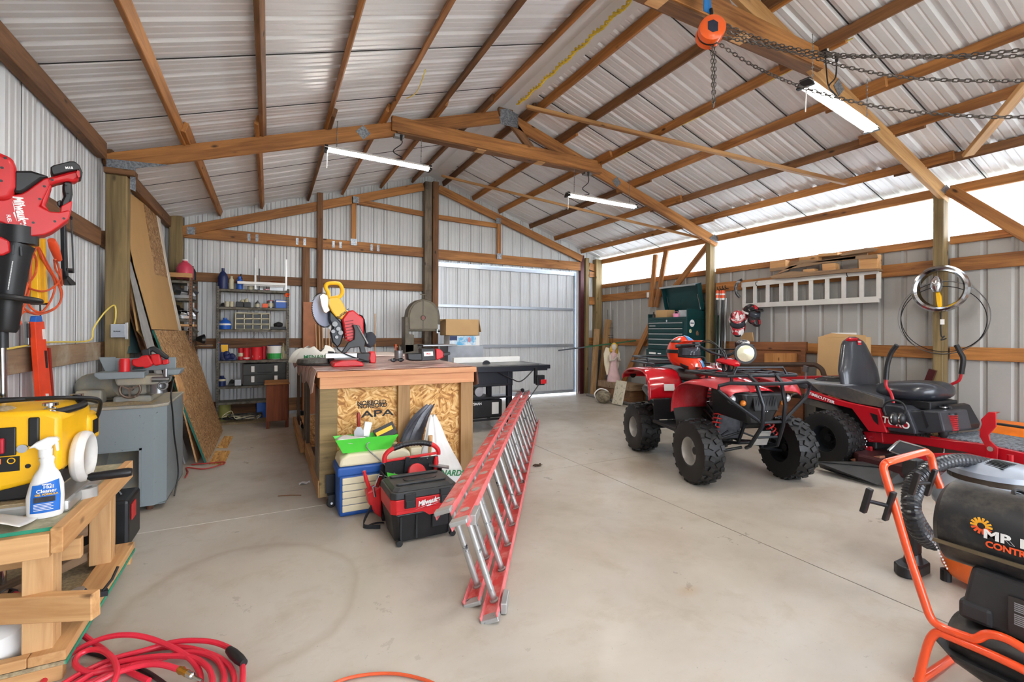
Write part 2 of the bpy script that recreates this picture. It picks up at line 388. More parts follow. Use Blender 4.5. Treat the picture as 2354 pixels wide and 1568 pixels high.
# floor slabs with saw-cut joints
def concrete():
    m, n, b, N, L = _new('concrete'); v = _coord(N, L, (1, 1, 1), False)
    f1 = _noise(N, L, v, .55, 6, .62, .4); f2 = _noise(N, L, v, 3.2, 8, .7, .3); f3 = _noise(N, L, _coord(N, L, (9, 60, 1), False), 1, 3, .6); f4 = _noise(N, L, v, 70, 2, .5)
    col = _ramp(N, L, f1, [(.32, s((166, 156, 142))), (.5, s((186, 178, 166))), (.68, s((200, 194, 184)))])
    st = _ramp(N, L, f2, [(.52, (0, 0, 0)), (.75, (.5, .5, .5))]); col = _mix(N, L, st, col, s((158, 142, 120)))
    sc_ = _ramp(N, L, f3, [(.66, (0, 0, 0)), (.76, (.25, .25, .25))]); col = _mix(N, L, sc_, col, s((128, 118, 106)))
    sp_ = _ramp(N, L, f4, [(.70, (0, 0, 0)), (.78, (.45, .45, .45))]); col = _mix(N, L, sp_, col, s((110, 100, 88)))
    # ring-shaped rub mark and brown leak stains
    def blob(cx, cy, rx, ry, inner, outer, colr, amt):
        nonlocal col
        t = N.new('ShaderNodeTexCoord'); mp = N.new('ShaderNodeMapping'); mp.vector_type = 'POINT'
        mp.inputs['Location'].default_value = (-cx/rx, -cy/ry, 0); mp.inputs['Scale'].default_value = (1/rx, 1/ry, 0)
        L.new(t.outputs['Object'], mp.inputs[0]); ns = N.new('ShaderNodeTexNoise'); ns.inputs['Scale'].default_value = 1.6; ns.inputs['Detail'].default_value = 5
        L.new(mp.outputs[0], ns.inputs['Vector'])
        ln = N.new('ShaderNodeVectorMath'); ln.operation = 'LENGTH'; L.new(mp.outputs[0], ln.inputs[0])
        ad = N.new('ShaderNodeMath'); ad.operation = 'MULTIPLY_ADD'; L.new(ns.outputs['Fac'], ad.inputs[0]); ad.inputs[1].default_value = .30; L.new(ln.outputs['Value'], ad.inputs[2])
        k = _ramp(N, L, ad.outputs[0], [(inner-.07 if inner > 0 else 0, (0,)*3 if inner > 0 else (amt,)*3), (max(inner, .01), (amt,)*3), (outer, (0, 0, 0))])
        col = _mix(N, L, k, col, s(colr))
    blob(-.10, 2.72, .68, .78, .95, 1.10, (150, 132, 110), .35)
    blob(3.2, 3.6, .9, .55, 0, .95, (146, 124, 98), .55)
    blob(4.1, 2.3, .8, .5, 0, .95, (140, 118, 94), .5)
    blob(1.9, 2.3, .9, .35, 0, .95, (160, 140, 112), .35)
    blob(3.9, 3.4, .35, .25, 0, .9, (96, 84, 70), .5)
    blob(.55, 1.55, .06, .05, 0, 1.0, (150, 122, 88), .6); blob(1.95, 1.75, .12, .07, 0, 1.0, (160, 128, 84), .6)
    L.new(col, b.inputs['Base Color'])
    L.new(_ramp(N, L, f2, [(.3, (.24,)*3), (.7, (.52,)*3)]), b.inputs['Roughness']); b.inputs['Specular IOR Level'].default_value = .45
    _bump(N, L, b, f2, .06, .01); return m
M_CON = concrete()
mb = MB(); g = .004
for x0, x1 in ((XL, 2.81-g), (2.81+g, XR)):
    for y0, y1 in ((YF, 3.895-g), (3.895+g, YB+.2)): mb.box(x0, x1, y0, y1, -.12, 0)
fl_ = struct(mb.build('floor', M_CON))
mb = MB(); mb.box(XL, XR, YF, YB, -.125, -.012); o = struct(mb.build('floor_joint', flat('joint_dirt', (92, 84, 74), .9, var=.3)))
mb = MB(); mb.box(-.9, 1.2, 3.8955-g, 3.8945+g, -.012, .0006); o = struct(mb.build('trim_1', flat('joint_filler', (224, 220, 212), .8, var=.1, vs=30)))
# ground outside
m, n, b, N, L = _new('gravel_yard'); v = _coord(N, L, (1, 1, 1), False)
L.new(_ramp(N, L, _noise(N, L, v, 3, 6), [(.3, s((120, 120, 96))), (.7, s((176, 172, 160)))]), b.inputs['Base Color']); b.inputs['Roughness'].default_value = .95
mb = MB(); mb.box(-40, 45, -45, 45, -.30, -.13); struct(mb.build('ground', m))
# clear ribbed strip windows in the right wall
m, n, b, N, L = _new('ribbed_clear_panel')
tr = N.new('ShaderNodeBsdfTransparent'); tl = N.new('ShaderNodeBsdfTranslucent'); mx = N.new('ShaderNodeMixShader'); tl.inputs[0].default_value = (.96, .98, 1, 1); tr.inputs[0].default_value = (.97, .98, 1, 1)
L.new(_ramp(N, L, _noise(N, L, _coord(N, L, (1, 14, 2), False), 1.5, 5), [(.3, (.45,)*3), (.7, (.8,)*3)]), mx.inputs[0])
L.new(tr.outputs[0], mx.inputs[1]); L.new(tl.outputs[0], mx.inputs[2]); L.new(mx.outputs[0], N['Material Output'].inputs[0])
M_CLR = m
for i, (a, b_) in enumerate(((5.42, 8.30), (2.44, 5.29), (-.55, 2.33), (YF, -.66))):
    mb = MB(); sheet(mb, a-.05, b_+.05, c_(2.34), c_(2.92), lambda t, w_, d: (XR-.006+d*.5, t, w_))
    o = struct(mb.build('window_%d' % (i+1), M_CLR))
# ------------------------------------------------------------------ timbers: each its own length of wood, length along local x
def timber(name, p0, p1, w_, h_, mat, label, group, up=(0, 0, 1), cat='beam', bev=.004):
    p0, p1 = Vector(p0), Vector(p1); d = p1-p0; L_ = d.length; d.normalize(); sd_ = d.cross(Vector(up)).normalized(); u = sd_.cross(d)
    mb = MB(); mb.box(0, L_, -w_/2, w_/2, -h_/2, h_/2); o = mb.build(name, mat, bev=bev, seg=1)
    M = Matrix((d, sd_, u)).transposed(); o.location = p0; o.rotation_euler = M.to_euler(); tag(o, label, cat, group, 'structure'); return o
# purlins
PU = .09
def purlin(x, i, side):
    nth = ['nearest the ridge', 'second from the ridge', 'third from the ridge', 'fourth from the ridge', 'fifth from the ridge', 'sixth from the ridge'][i]
    G = 'roof purlins on the %s slope' % side
    sg = -1 if side == 'left' else 1; off = .021 if i % 2 else -.021
    segs = ((YF+.05, -.4), (-.9, 2.62), (2.1, 5.62), (4.95, YB-.03))
    for k, (a, b_) in enumerate(segs):
        xx = x+(off if k % 2 else -off)*.95
        z = deck(xx)-.003-PU/2
        where = ('behind the camera bay', 'in the near bay', 'in the middle bay', 'in the far bay')[k]
        timber('ceiling_beam', (xx, a, z), (xx, b_, z), .038, PU, M_TIM if (i+k) % 3 else M_TIMD,
               'stained timber purlin under the %s roof slope, %s, %s' % (side, nth, where), G, up=(SL*sg, 0, 1))
for i, x in enumerate((2.32, 1.72, 1.12, .55, -.08, -.68)): purlin(x, i, 'left')
for i, x in enumerate((2.90, 3.46, 4.06, 4.72, 5.36, 6.0)): purlin(x, i, 'right')
# eave timbers
timber('wall_beam', (XL+.045, YF, 2.90), (XL+.045, 5.24, 2.90), .07, .14, M_TIMD, 'grey-brown eave timber on top of the left wall, near bays', 'left eave timbers')
timber('wall_beam', (XL+.045, 5.40, 2.90), (XL+.045, YB, 2.90), .07, .14, M_TIMD, 'grey-brown eave timber on top of the left wall, beyond the big post', 'left eave timbers')
BAYS = ((5.41, 8.28, 'far'), (2.43, 5.30, 'middle'), (-.6, 2.32, 'near'), (YF, -.72, 'rearmost'))
for a, b_, nm in BAYS:
    timber('wall_beam', (XR-.022, a, 2.885), (XR-.022, b_, 2.885), .038, .10, M_TIM, 'stained eave board above the strip window of the %s bay' % nm, 'right wall boards')
    timber('wall_beam', (XR-.022, a, 2.345), (XR-.022, b_, 2.345), .038, .085, M_TIM, 'narrow stained sill board under the strip window of the %s bay' % nm, 'right wall boards')
    timber('wall_beam', (XR-.022, a, 2.08), (XR-.022, b_, 2.08), .038, .145, M_TIM, 'wide stained girt, upper one on the right wall in the %s bay' % nm, 'right wall boards')
    timber('wall_beam', (XR-.022, a, 1.135), (XR-.022, b_, 1.135), .038, .135, M_TIM, 'wide stained girt at waist height on the right wall in the %s bay' % nm, 'right wall boards')
    timber('wall_beam', (XR-.022, a, .10), (XR-.022, b_, .10), .038, .18, M_TIMD, 'dark skirt board along the floor of the right wall in the %s bay' % nm, 'right wall boards')
M_DUST = wood('dusty_timber', (112, 88, 66), (150, 124, 98), 0, 1, .85, c3=(176, 164, 144))
for z, nm in ((2.155, 'upper'), (1.165, 'lower')):
    timber('wall_beam', (XL+.02, YF, z), (XL+.02, 5.26, z), .038, .15, M_DUST if nm == 'lower' else M_TIMD, '%s horizontal girt on the left wall before the big post%s' % (nm, ', dusted with sawdust' if nm == 'lower' else ''), 'left wall girts')
    timber('wall_beam', (XL+.02, 5.38, z), (XL+.02, 8.26, z), .038, .15, M_TIMD, '%s horizontal girt on the left wall behind the leaning boards' % nm, 'left wall girts')
timber('wall_beam', (XL+.02, YF, .10), (XL+.02, YB, .10), .038, .18, M_TIMD, 'dark skirt board along the floor of the left wall', 'left wall girts')
# posts
def post(x, y, z1, sx, sy, label, mat=M_POST, grp='treated posts', z0=0):
    return timber('support_column', (x, y, z0), (x, y, z1), sy, sx, mat, label, grp, up=(1, 0, 0), cat='post', bev=.006)
post(-1.195, 5.32, 2.71, .15, .13, 'heavy weathered post by the left wall with an electrical box on it')
post(-1.195, 2.39, 2.71, .15, .13, 'weathered post by the left wall of the near bay')
post(-1.195, -.70, 2.71, .15, .13, 'weathered post by the left wall of the rearmost bay')
post(-1.20, 8.32, 3.0, .16, .14, 'short-sided corner post where the left wall meets the back wall')
for y, nm in ((5.355, 'with green pipe and poles leaning beside it'), (2.375, 'with a chrome trim ring and wire loop hung on it'), (-.66, 'of the rearmost bay')):
    post(6.44, y, 2.86, .12, .09, 'yellowish upright post on the right wall %s' % nm, M_POST)
post(6.43, 8.33, 2.93, .17, .13, 'corner post where the right wall meets the back wall')
M_ROUGH = wood('bark_edged_post', (92, 82, 70), (140, 126, 108), 0, 1.6, .85, c3=(60, 52, 44))
post(2.555, 8.30, 4.05, .13, .14, 'rough grey centre pole of the back wall', M_ROUGH)
post(2.70, 8.31, 4.08, .11, .12, 'smooth brown stud nailed beside the rough centre pole', M_TIMD)
post(.735, 8.26, 3.60, .09, .05, 'thin dark stud rising above the tie beam of the back wall', M_TIMD)
post(.53, 8.30, 2.69, .11, .09, 'short stud under the tie beam beside the steel shelving', M_TIMD)
M_MAR = flat('maroon_steel', (74, 28, 30), .35, .3, .1)
post(6.02, 8.36, 3.0, .10, .08, 'dark maroon steel door post at the end of the sliding door', M_MAR)
post(6.15, 8.34, 2.95, .09, .06, 'yellow-brown stud beside the maroon door post', M_POST)
# back wall beams
def bbeam(a, b_, h_, lab, y=8.335, mat=M_TIM, t=.04): return timber('wall_beam', (a[0], y, a[1]), (b_[0], y, b_[1]), t, h_, mat, lab, 'back wall timbers')
bbeam((-1.12, 2.79), (2.49, 2.775), .17, 'wide tie beam across the left half of the back wall')
bbeam((2.76, 2.765), (5.97, 2.755), .18, 'wide header beam above the sliding door')
bbeam((-1.12, 2.14), (2.49, 2.135), .135, 'upper dark girt on the back wall above the steel shelving', 8.36, M_TIMD)
bbeam((-1.12, 1.145), (2.49, 1.145), .15, 'middle dusty girt on the back wall behind the steel shelving', 8.36, M_TIMD)
bbeam((-1.12, .16), (2.49, .16), .2, 'bottom skirt board on the back wall', 8.36, M_TIMD)
bbeam((6.20, 2.78), (6.36, 2.74), .15, 'short girt stub in the far right corner, upper')
bbeam((6.20, 2.60), (6.36, 2.60), .12, 'short girt stub in the far right corner, second')
bbeam((6.20, 2.02), (6.36, 2.02), .17, 'short pale girt stub in the far right corner')
bbeam((6.20, 1.14), (6.36, 1.14), .15, 'short dark girt stub in the far right corner')
def ch(x): return deck(x)-PU-.003-.075
bbeam((-1.15, ch(-1.15)-.06), (2.48, ch(2.48)-.04), .14, 'sloping rafter on the left half of the back wall', 8.30)
bbeam((2.76, ch(2.76)-.04), (5.99, ch(5.99)-.06), .14, 'sloping rafter above the sliding door', 8.30)
bbeam((1.33, 3.55), (2.49, 3.475), .09, 'small collar board left of the rough centre pole', 8.33)
bbeam((2.76, 3.45), (3.98, 3.42), .09, 'small collar board right of the rough centre pole', 8.33)
post(1.27, 8.30, 3.62, .08, .04, 'short web stud above the tie beam, left half of the back wall', M_TIM, z0=2.86)
post(4.0, 8.30, 3.56, .08, .04, 'short web stud above the sliding door header', M_TIM, z0=2.84)
# trusses
def truss(y, nm, vis=True):
    G = 'roof frame timbers'; y = y+.02
    t = .045
    timber('ceiling_beam', (-1.27, y, ch(-1.27)+.01), (RX-.09, y, ch(RX-.09)), t, .15, M_TIM, 'long left rafter of the roof frame %s' % nm, G)
    timber('ceiling_beam', (RX+.09, y, ch(RX+.09)), (6.52, y, ch(6.52)+.01), t, .15, M_TIM if y > 4 else M_TIML, 'long right rafter of the roof frame %s' % nm, G)
    timber('ceiling_beam', (1.20, y-.045, 3.655), (4.11, y-.045, 3.635), t, .16, M_TIM, 'flat collar tie of the roof frame %s' % nm, G)
    timber('ceiling_beam', (1.26, y, 3.567), (4.09, y, 3.548), .11, .02, M_TIMD, 'thin board nailed under the collar tie %s' % nm, G)
    for x, z in ((2.28, 3.547), (3.12, 3.541)): timber('ceiling_beam', (x-.06, y-.02, z), (x+.06, y-.02, z), .11, .012, M_PINE, 'pale cleat under the collar tie %s, %s' % (nm, 'left one' if x < 2.6 else 'right one'), G)
    timber('ceiling_beam', (2.72, y, 4.00), (3.02, y, 3.70), t, .10, M_TIMD, 'short web from the ridge down to the collar tie %s' % nm, G, up=(1, 0, 1))
    timber('ceiling_beam', (RX-.10, y, ch(RX)+.045), (RX+.10, y, ch(RX)+.045), .05, .10, M_TIMD, 'ridge block of the roof frame %s' % nm, G)
    timber('ceiling_beam', (-1.275, y-.01, 2.735), (-1.06, y-.01, 2.735), .12, .05, M_TIMD, 'seat block on the left post %s' % nm, G)
    def plate(poly, lab, yy=y-.026):
        mb = MB(); mb.prism(poly, yy-.003, yy, 'y'); q = mb.build('trim_plate', M_PLATE)
        tag(q, lab, 'metal plate', 'galvanised truss plates', 'structure')
        rb = MB(); xs = [p[0] for p in poly]; zs = [p[1] for p in poly]; x = min(xs)+.015
        while x < max(xs): rb.box(x-.003, x+.003, yy-.006, yy-.003, min(zs)+.02, max(zs)-.02) if len(poly) == 4 else None; x += .022
        if rb.v: rb.build('rib', M_PLATE, q)
    plate([(2.55, 3.93), (2.80, 3.93), (2.80, 4.10), (RX+.02, 4.145), (2.55, 4.115)], 'ribbed galvanised plate at the ridge %s' % nm, y-.028)
    plate([(-1.265, 2.72), (-1.10, 2.72), (-1.10, 2.60), (-1.06, 2.58), (-1.06, 2.79), (-.80, 2.86), (-1.265, 2.84)], 'large galvanised heel plate over the left post %s' % nm)
    for a, sgn in ((.90, 1), (4.40, -1)):
        M = Matrix.Translation((a, y-.026, ch(a))) @ Matrix.Rotation(R(-45-sgn*0), 4, 'Y'); mb = MB(); mb.box(-.055, .055, -.003, 0, -.055, .055, M)
        tag(mb.build('trim_plate', M_PLATE), 'small diamond splice plate on the %s rafter %s' % ('left' if sgn > 0 else 'right', nm), 'metal plate', 'galvanised truss plates', 'structure')
    M = MB(); M.prism([(6.30, 2.86), (6.52, 2.80), (6.52, 2.90), (6.42, 2.935)], y-.030, y-.026); tag(M.build('trim_plate', M_PLATE), 'toothed plate at the right heel of the frame %s' % nm, 'metal plate', 'galvanised truss plates', 'structure')
truss(5.27, 'above the workbench'); truss(2.33, 'nearest the camera'); truss(-.72, 'behind the camera')
# web stub plates on the back wall
for x, z, nm in ((1.30, 3.56, 'left rafter joint'), (3.98, 3.50, 'right rafter joint'), (1.27, 2.84, 'foot of the left web stud'), (4.0, 2.81, 'foot of the right web stud'), (-1.02, 2.80, 'left end of the tie beam')):
    mb = MB(); mb.box(x-.05, x+.05, 8.275, 8.278, z-.05, z+.06); tag(mb.build('trim_plate', M_PLATE), 'small galvanised plate at the %s' % nm, 'metal plate', 'back wall plates', 'structure')
for k, x in enumerate((-.28, .40, .95, 1.57)):
    for d in (0, .11):
        mb = MB(); mb.box(x+d-.02, x+d+.02, 8.311, 8.314, 2.73, 2.84); tag(mb.build('trim_plate', M_PLATE), 'narrow ragged tie plate, %s pair from the left on the tie beam, %s one' % (('first', 'second', 'third', 'fourth')[k], 'left' if d == 0 else 'right'), 'metal plate', 'tie beam plates', 'structure')
# diagonal braces in the roof plane
def rz(x): return deck(x)-PU-.003-.022
def brace(a, b_, lab): timber('ceiling_beam', (a[0], a[1], rz(a[0])), (b_[0], b_[1], rz(b_[0])), .09, .038, M_TIML, lab, 'roof braces', up=(SL, 0, 1))
brace((2.76, 4.96), (5.88, 3.02), 'long diagonal brace under the right roof slope, middle bay')
brace((2.70, 7.92), (6.36, 5.50), 'long diagonal brace under the right roof slope, far bay')
brace((5.92, 1.98), (3.2, -.25), 'diagonal brace under the right roof slope, near bay')
# diagonal braces in the right wall plane
XW = 6.42
def wbrace(p, q, w_, lab, mat=M_TIM, x=XW): 
    a = px(*p, X=x); c = px(*q, X=x); timber('wall_beam', a, c, w_, .04, mat, lab, 'right wall braces', up=(1, 0, 0))
wbrace((1507, 585), (1496, 706), .10, 'upright board left of the open tool chest lid')
wbrace((1532, 575), (1508, 706), .10, 'slanting board touching the upright one above the tool chest')
wbrace((1628, 563), (1528, 690), .10, 'diagonal wall brace running down from the post top to the tool chest')
wbrace((2182, 436), (2500, 625), .11, 'thick diagonal wall brace running down from the near post top', M_TIM)
wbrace((1500, 735), (1432, 880), .11, 'lower diagonal wall brace behind the tool chest')
# ------------------------------------------------------------------ measuring helpers for things
def wmb(t):
    """mesh builder that takes building coordinates for a part of t"""
    m_ = MB(); m_.M = (Matrix.Translation(t.location) @ t.rotation_euler.to_matrix().to_4x4()).inverted(); return m_
def Lp(t, x, y, d=0.0):
    """where the photograph's point (x, y) falls on the upright plane at local depth d of thing t: local (x, z)"""
    M = Matrix.Translation(t.location) @ t.rotation_euler.to_matrix().to_4x4(); Mi = M.inverted()
    o = Mi @ Vector((0, 0, CAMH)); q = Mi.to_3x3() @ (BX*((x-PCX)/FPX)+BY*((y-PCY)/FPX)+BZ)
    k = (d-o.y)/q.y; p = o+q*k; return (p.x, p.z)
def L3(t, x, y, d=0.0): a = Lp(t, x, y, d); return Vector((a[0], d, a[1]))
def pp(t, name, mat, pts, d0=0.0, d1=.03, bev=0, smooth=False, parent=None, M=None, mb=None, seg=2):
    poly = [Lp(t, *p, d0) for p in pts]; mb = mb or MB(); mb.prism(poly, d0, d1, 'y')
    return mb.build(name, mat, parent or t, smooth=smooth, bev=bev, seg=seg)
def tubep(t, name, mat, pts, r, d=0.0, n=8, sm=0, parent=None, closed=False):
    P = [L3(t, p[0], p[1], p[2] if len(p) > 2 else d) for p in pts]; return MB().tube(P, r, n, closed, sm).build(name, mat, parent or t, smooth=True)
def bx(mb, c, d_, rot=(0, 0, 0)): return mb.cbox(c, d_, rot)
# ================================================================== SHOP LIGHTS
M_TUBE = emit('lit_tube', (1, .97, .90), 42)
def shop_light(a, b_, label, cordx=.3, top=3.53):
    a, b_ = Vector(a), Vector(b_); c = (a+b_)/2; L_ = (b_-a).length; ang = math.atan2(b_.y-a.y, b_.x-a.x)
    t = thing('shop_light', label, 'light', c, 0, 'hanging shop lights', rot=(0, math.atan2(a.z-b_.z, L_), ang))
    mb = MB(); mb.prism([(-.055, -.005), (-.03, .022), (.03, .022), (.055, -.005), (.05, -.005), (.028, .016), (-.028, .016), (-.05, -.005)], -L_/2, L_/2, 'x'); mb.build('housing', M_WHT, t)
    mb = MB(); mb.loft([((-L_/2+.03, 0, -.008), .024), ((L_/2-.03, 0, -.008), .024)], 14); mb.build('tube', M_TUBE, t, smooth=True)
    for sg in (-1, 1):
        mb = MB(); mb.prism([(-.06, -.03), (-.035, .03), (.035, .03), (.06, -.03)], min(sg*L_/2, sg*(L_/2-.035)), max(sg*L_/2, sg*(L_/2-.035)), 'x'); mb.build('end_cap', M_BLK, t, bev=.004)
        h = top-c.z; mb = MB(); k = int(h/.03)
        mb.tube([(sg*(L_/2-.12), 0, .02), (sg*(L_/2-.12), 0, h)], .0028, 5); 
        for i in range(k): mb.ring(.006, .0018, (sg*(L_/2-.12), 0, .03+i*.03), (0 if i % 2 else 1, i % 2, .2), 8, 4)
        mb.build('hanging_chain', M_STEEL, t)
    mb = MB(); mb.tube([(-L_/2+.03, 0, -.02), (-L_/2+.03, .005, -.2)], .004, 6); mb.build('pull_cord', M_WHT, t)
    mb = MB(); mb.tube([(cordx, 0, top-c.z-.03), (cordx+.01, .01, .22), (cordx-.08, .02, .12), (cordx+.02, .0, .06), (cordx-.05, .03, .04), (cordx-.02, 0, .025)], .0055, 7, sm=6); mb.cyl((cordx, 0, top-c.z), (cordx, 0, top-c.z-.06), .018, .01, 8); mb.build('power_cord', M_BLK, t)
    return t
shop_light((.50, 5.20, 3.235), (1.64, 5.20, 3.205), 'lit shop light under the left end of the collar tie above the workbench', .22)
shop_light((3.50, 5.20, 3.17), (4.70, 5.20, 3.155), 'lit shop light hanging right of the collar tie over the open floor', -.25, 3.52)
shop_light((3.36, 2.00, 3.12), (4.60, 2.16, 3.10), 'largest lit shop light, hanging nearest beside the chain hoist', -.10, 3.50)
shop_light((.5, 1.9, 3.42), (1.7, 1.9, 3.42), 'lit shop light above and left of the camera')
shop_light((.5, -.8, 3.18), (1.7, -.8, 3.18), 'lit shop light behind the camera, left')
shop_light((3.5, -.8, 3.18), (4.7, -.8, 3.18), 'lit shop light behind the camera, right')
for x, z, nm, y in ((1.28, 3.545, 'left', 5.27), (3.86, 3.53, 'right', 5.27)):
    t = thing('outlet_box', 'small metal outlet box under the %s end of the collar tie' % nm, 'outlet', (x, y-.03, z-.025)); mb = MB(); mb.box(-.055, .055, -.04, .04, -.015, .015); mb.build('box', M_STEEL, t, bev=.003)
# ================================================================== WORKBENCH IN THE MIDDLE
OSBP = ((150, 98, 44), (196, 142, 74), (222, 176, 110), (238, 204, 146))
M_OSB = osb('strand_board', OSBP)
M_OLD = wood('old_grey_plank', (78, 70, 62), (120, 110, 98), 2, 1)
M_STUD = wood('stud', (138, 104, 66), (178, 142, 98), 2)
M_STUDY = wood('bottom_plank', (150, 110, 70), (196, 150, 100), 1)
M_APR = wood('apron_board', (192, 128, 88), (224, 170, 126), 0)
BX0, BX1, BY0, BY1, BZT = .33, 1.65, 3.87, 7.15, 1.03
t = thing('workbench', 'long wooden island workbench with a strand board front panel, on casters', 'workbench', ((BX0+BX1)/2, 5.4, 0))
mb = wmb(t); mb.box(BX0, BX1, BY0, BY1, BZT-.045, BZT-.001); mb.build('tabletop', M_APR, t, bev=.003)
mb = wmb(t); mb.box(BX0+.02, BX1-.02, BY0+.012, BY0+.05, BZT-.135, BZT-.045); mb.build('front_apron', M_APR, t, bev=.003)
for x in (BX0+.02, BX1-.058): mb = wmb(t); mb.box(x, x+.038, BY0+.05, BY1-.05, BZT-.135, BZT-.045); mb.build('side_apron', M_STUDY, t, bev=.003)
for x, w_ in ((BX0+.02, .13), (.955, .10), (BX1-.14, .115)):
    mb = wmb(t); mb.box(x, x+w_, BY0+.02, BY0+.07, .06, BZT-.135); mb.build('leg', M_POST if x < .5 else M_STUD, t, bev=.004)
mb = wmb(t); mb.box(BX0+.13, BX1-.12, BY0+.072, BY0+.085, .06, BZT-.135); pn = mb.build('front_panel', M_OSB, t)
for y, w_ in ((BY0+.075, .28), (5.25, .10), (5.55, .12), (7.0, .10)):
    mb = wmb(t); mb.box(BX0+.015, BX0+.05, y, y+w_, .06, BZT-.135); mb.build('side_stud', M_OLD, t, bev=.003)
mb = wmb(t); mb.box(BX0+.01, BX0+.05, BY0+.03, 5.40, .055, .19); mb.build('bottom_plank', M_STUDY, t, bev=.004)
mb = wmb(t); mb.box(BX0-.03, BX0+.01, 5.42, 7.12, .055, .16); mb.build('bottom_plank', M_STUDY, t, bev=.004)
mb = wmb(t); mb.box(BX0+.06, BX1-.06, 5.2, 7.05, .16, .18); mb.build('shelf', M_OSB, t)
for x in (BX1-.05,):
    for y in (BY0+.1, 5.4, 7.0): mb = wmb(t); mb.box(x, x+.035, y, y+.09, .06, BZT-.135); mb.build('side_stud', M_STUD, t, bev=.003)
for x, y in ((BX0+.10, BY0-.05), (BX1-.1, BY0+.12), (BX0+.1, BY1-.1), (BX1-.1, BY1-.1)):
    c = MB(); c.box(-.03, .03, -.03, .03, .09, .10); c.prism([(-.028, .10), (.028, .10), (.02, .03), (-.02, .03)], -.026, -.020, 'y'); c.prism([(-.028, .10), (.028, .10), (.02, .03), (-.02, .03)], .020, .026, 'y')
    c.box(-.04, .04, .03, .036, .10, .24)
    o = c.build('caster', M_BLKM, t); o.location = Vector((x, y, 0))-t.location
    c = MB(); c.lathe([(.004, -.016), (.03, -.016), (.036, -.01), (.036, .01), (.03, .016), (.004, .016)], (0, 0, .036), (0, 1, 0), 20); c.build('wheel', M_RUB, o, smooth=True)
    c = MB(); c.cyl((0, -.028, .036), (0, .028, .036), .009, n=10); c.build('axle', M_CHR, o)
lr = decal_rot((0, -1, 0))
for b_, x_, y_, s_, sx_ in (('NORBORD', 855, 926, .050, .95), ('NORBORD', 857, 933, .050, .95), ('APA', 868, 951, .075, 1.9)):
    q = px(x_, y_, Y=BY0+.0715); text('printed_mark', b_, s_, M_BINK, t, q-t.location, lr, sx=sx_, bold=.0012)
# brown plastic sheet lying over the top
def plastic(u, v):
    x = BX0-.10+u*(BX1-BX0+.20); y = BY0+.02+v*(BY1-BY0-.10); z = BZT+.004+.002*math.sin(u*31+v*7)
    ox = max(BX0-x, x-BX1, 0)
    if ox > 0:
        z = BZT+.004-ox*(1.6+.35*math.sin(v*23)); x = (BX0-.012-ox*.18-.006*math.sin(v*40)) if x < BX0 else (BX1+.012+ox*.18+.006*math.sin(v*34))
    return (x, y, z)
t2 = thing('plastic_sheet', 'brownish plastic sheet draped over the workbench top and its long edges', 'plastic sheet', (1, 5.4, BZT))
m, n, b, N, L = _new('brown_film'); f = _noise(N, L, _coord(N, L, (1, 3, 1), False), 4, 6, .6)
L.new(_ramp(N, L, f, [(.35, s((120, 84, 76))), (.5, s((170, 130, 120))), (.62, s((226, 204, 194)))]), b.inputs['Base Color']); b.inputs['Roughness'].default_value = .28; _bump(N, L, b, f, .4, .02)
mb = wmb(t2); mb.grid(plastic, 60, 50); mb.build('sheet', m, t2, smooth=True, solid=.0015)
# ================================================================== SLIDING MITRE SAW on the bench
t = thing('mitre_saw', 'tilted mitre saw with yellow handle, bare steel blade and red motor on the workbench', 'saw', (.72, 4.30, BZT+.006))
C0 = L3(t, 744, 713); 
mb = MB(); mb.lathe([(.004, -.002), (.135, -.002), (.142, 0), (.135, .002), (.004, .002)], (0, 0, 0), (1, -.95, .12), 60); o = mb.build('blade', flat('saw_blade', (186, 194, 216), .35, .3, .05), t, smooth=True); o.location = C0
mb = MB()
for k in range(60):
    a = 2*PI*k/60; mb.cbox((.145*math.cos(a), .145*math.sin(a), 0), (.014, .006, .004), (0, 0, a+.5))
o2 = mb.build('tooth', M_BLKM, o); o2.rotation_euler = Vector((1, -.95, .12)).to_track_quat('Z', 'Y').to_euler()
pp(t, 'blade_guard', dirty('worn_aluminium', (205, 190, 170), (150, 140, 128), .5, 12, .3, .8), [(734, 680), (742, 674), (753, 678), (757, 690), (755, 705), (759, 714), (750, 721), (744, 718), (739, 704), (736, 692)], -.12, -.09, .006)
pp(t, 'gearbox', M_YEL, [(753, 690), (757, 684), (778, 682), (790, 699), (795, 712), (806, 722), (803, 728), (787, 735), (772, 728), (764, 718), (755, 702)], -.06, .03, .008, True)
h = MB(); hp = [(757, 685), (754, 672), (749, 662), (751, 654), (761, 651), (778, 652), (785, 660), (787, 672), (781, 682), (771, 684)]
h.tube([L3(t, *p, -.01) for p in hp], .017, 10, True, 4); h.build('handle', M_YEL, t, smooth=True)
text('maker_name', 'DeWALT', .032, M_BINK, t, L3(t, 789, 722, -.063), Matrix.Rotation(R(-38), 3, 'Y') @ decal_rot((0, -1, 0)), bold=.0006)
pp(t, 'motor_housing', M_RED, [(787, 733), (800, 716), (812, 712), (826, 724), (836, 732), (836, 760), (838, 780), (826, 792), (812, 790), (796, 782), (792, 760)], -.09, .05, .012, True)
v = MB()
for k in range(7): z = .30+k*.022; a = L3(t, 790, 738+k*7, -.092); v.cbox(a+Vector((.045, 0, 0)), (.07, .006, .008), (0, R(-12), 0))
v.build('vent', flat('vent_red', (140, 16, 22), .5, var=0), t)
pp(t, 'motor_cap', M_BLK, [(826, 722), (835, 726), (842, 748), (843, 775), (836, 782), (836, 735)], -.06, .04, .01, True)
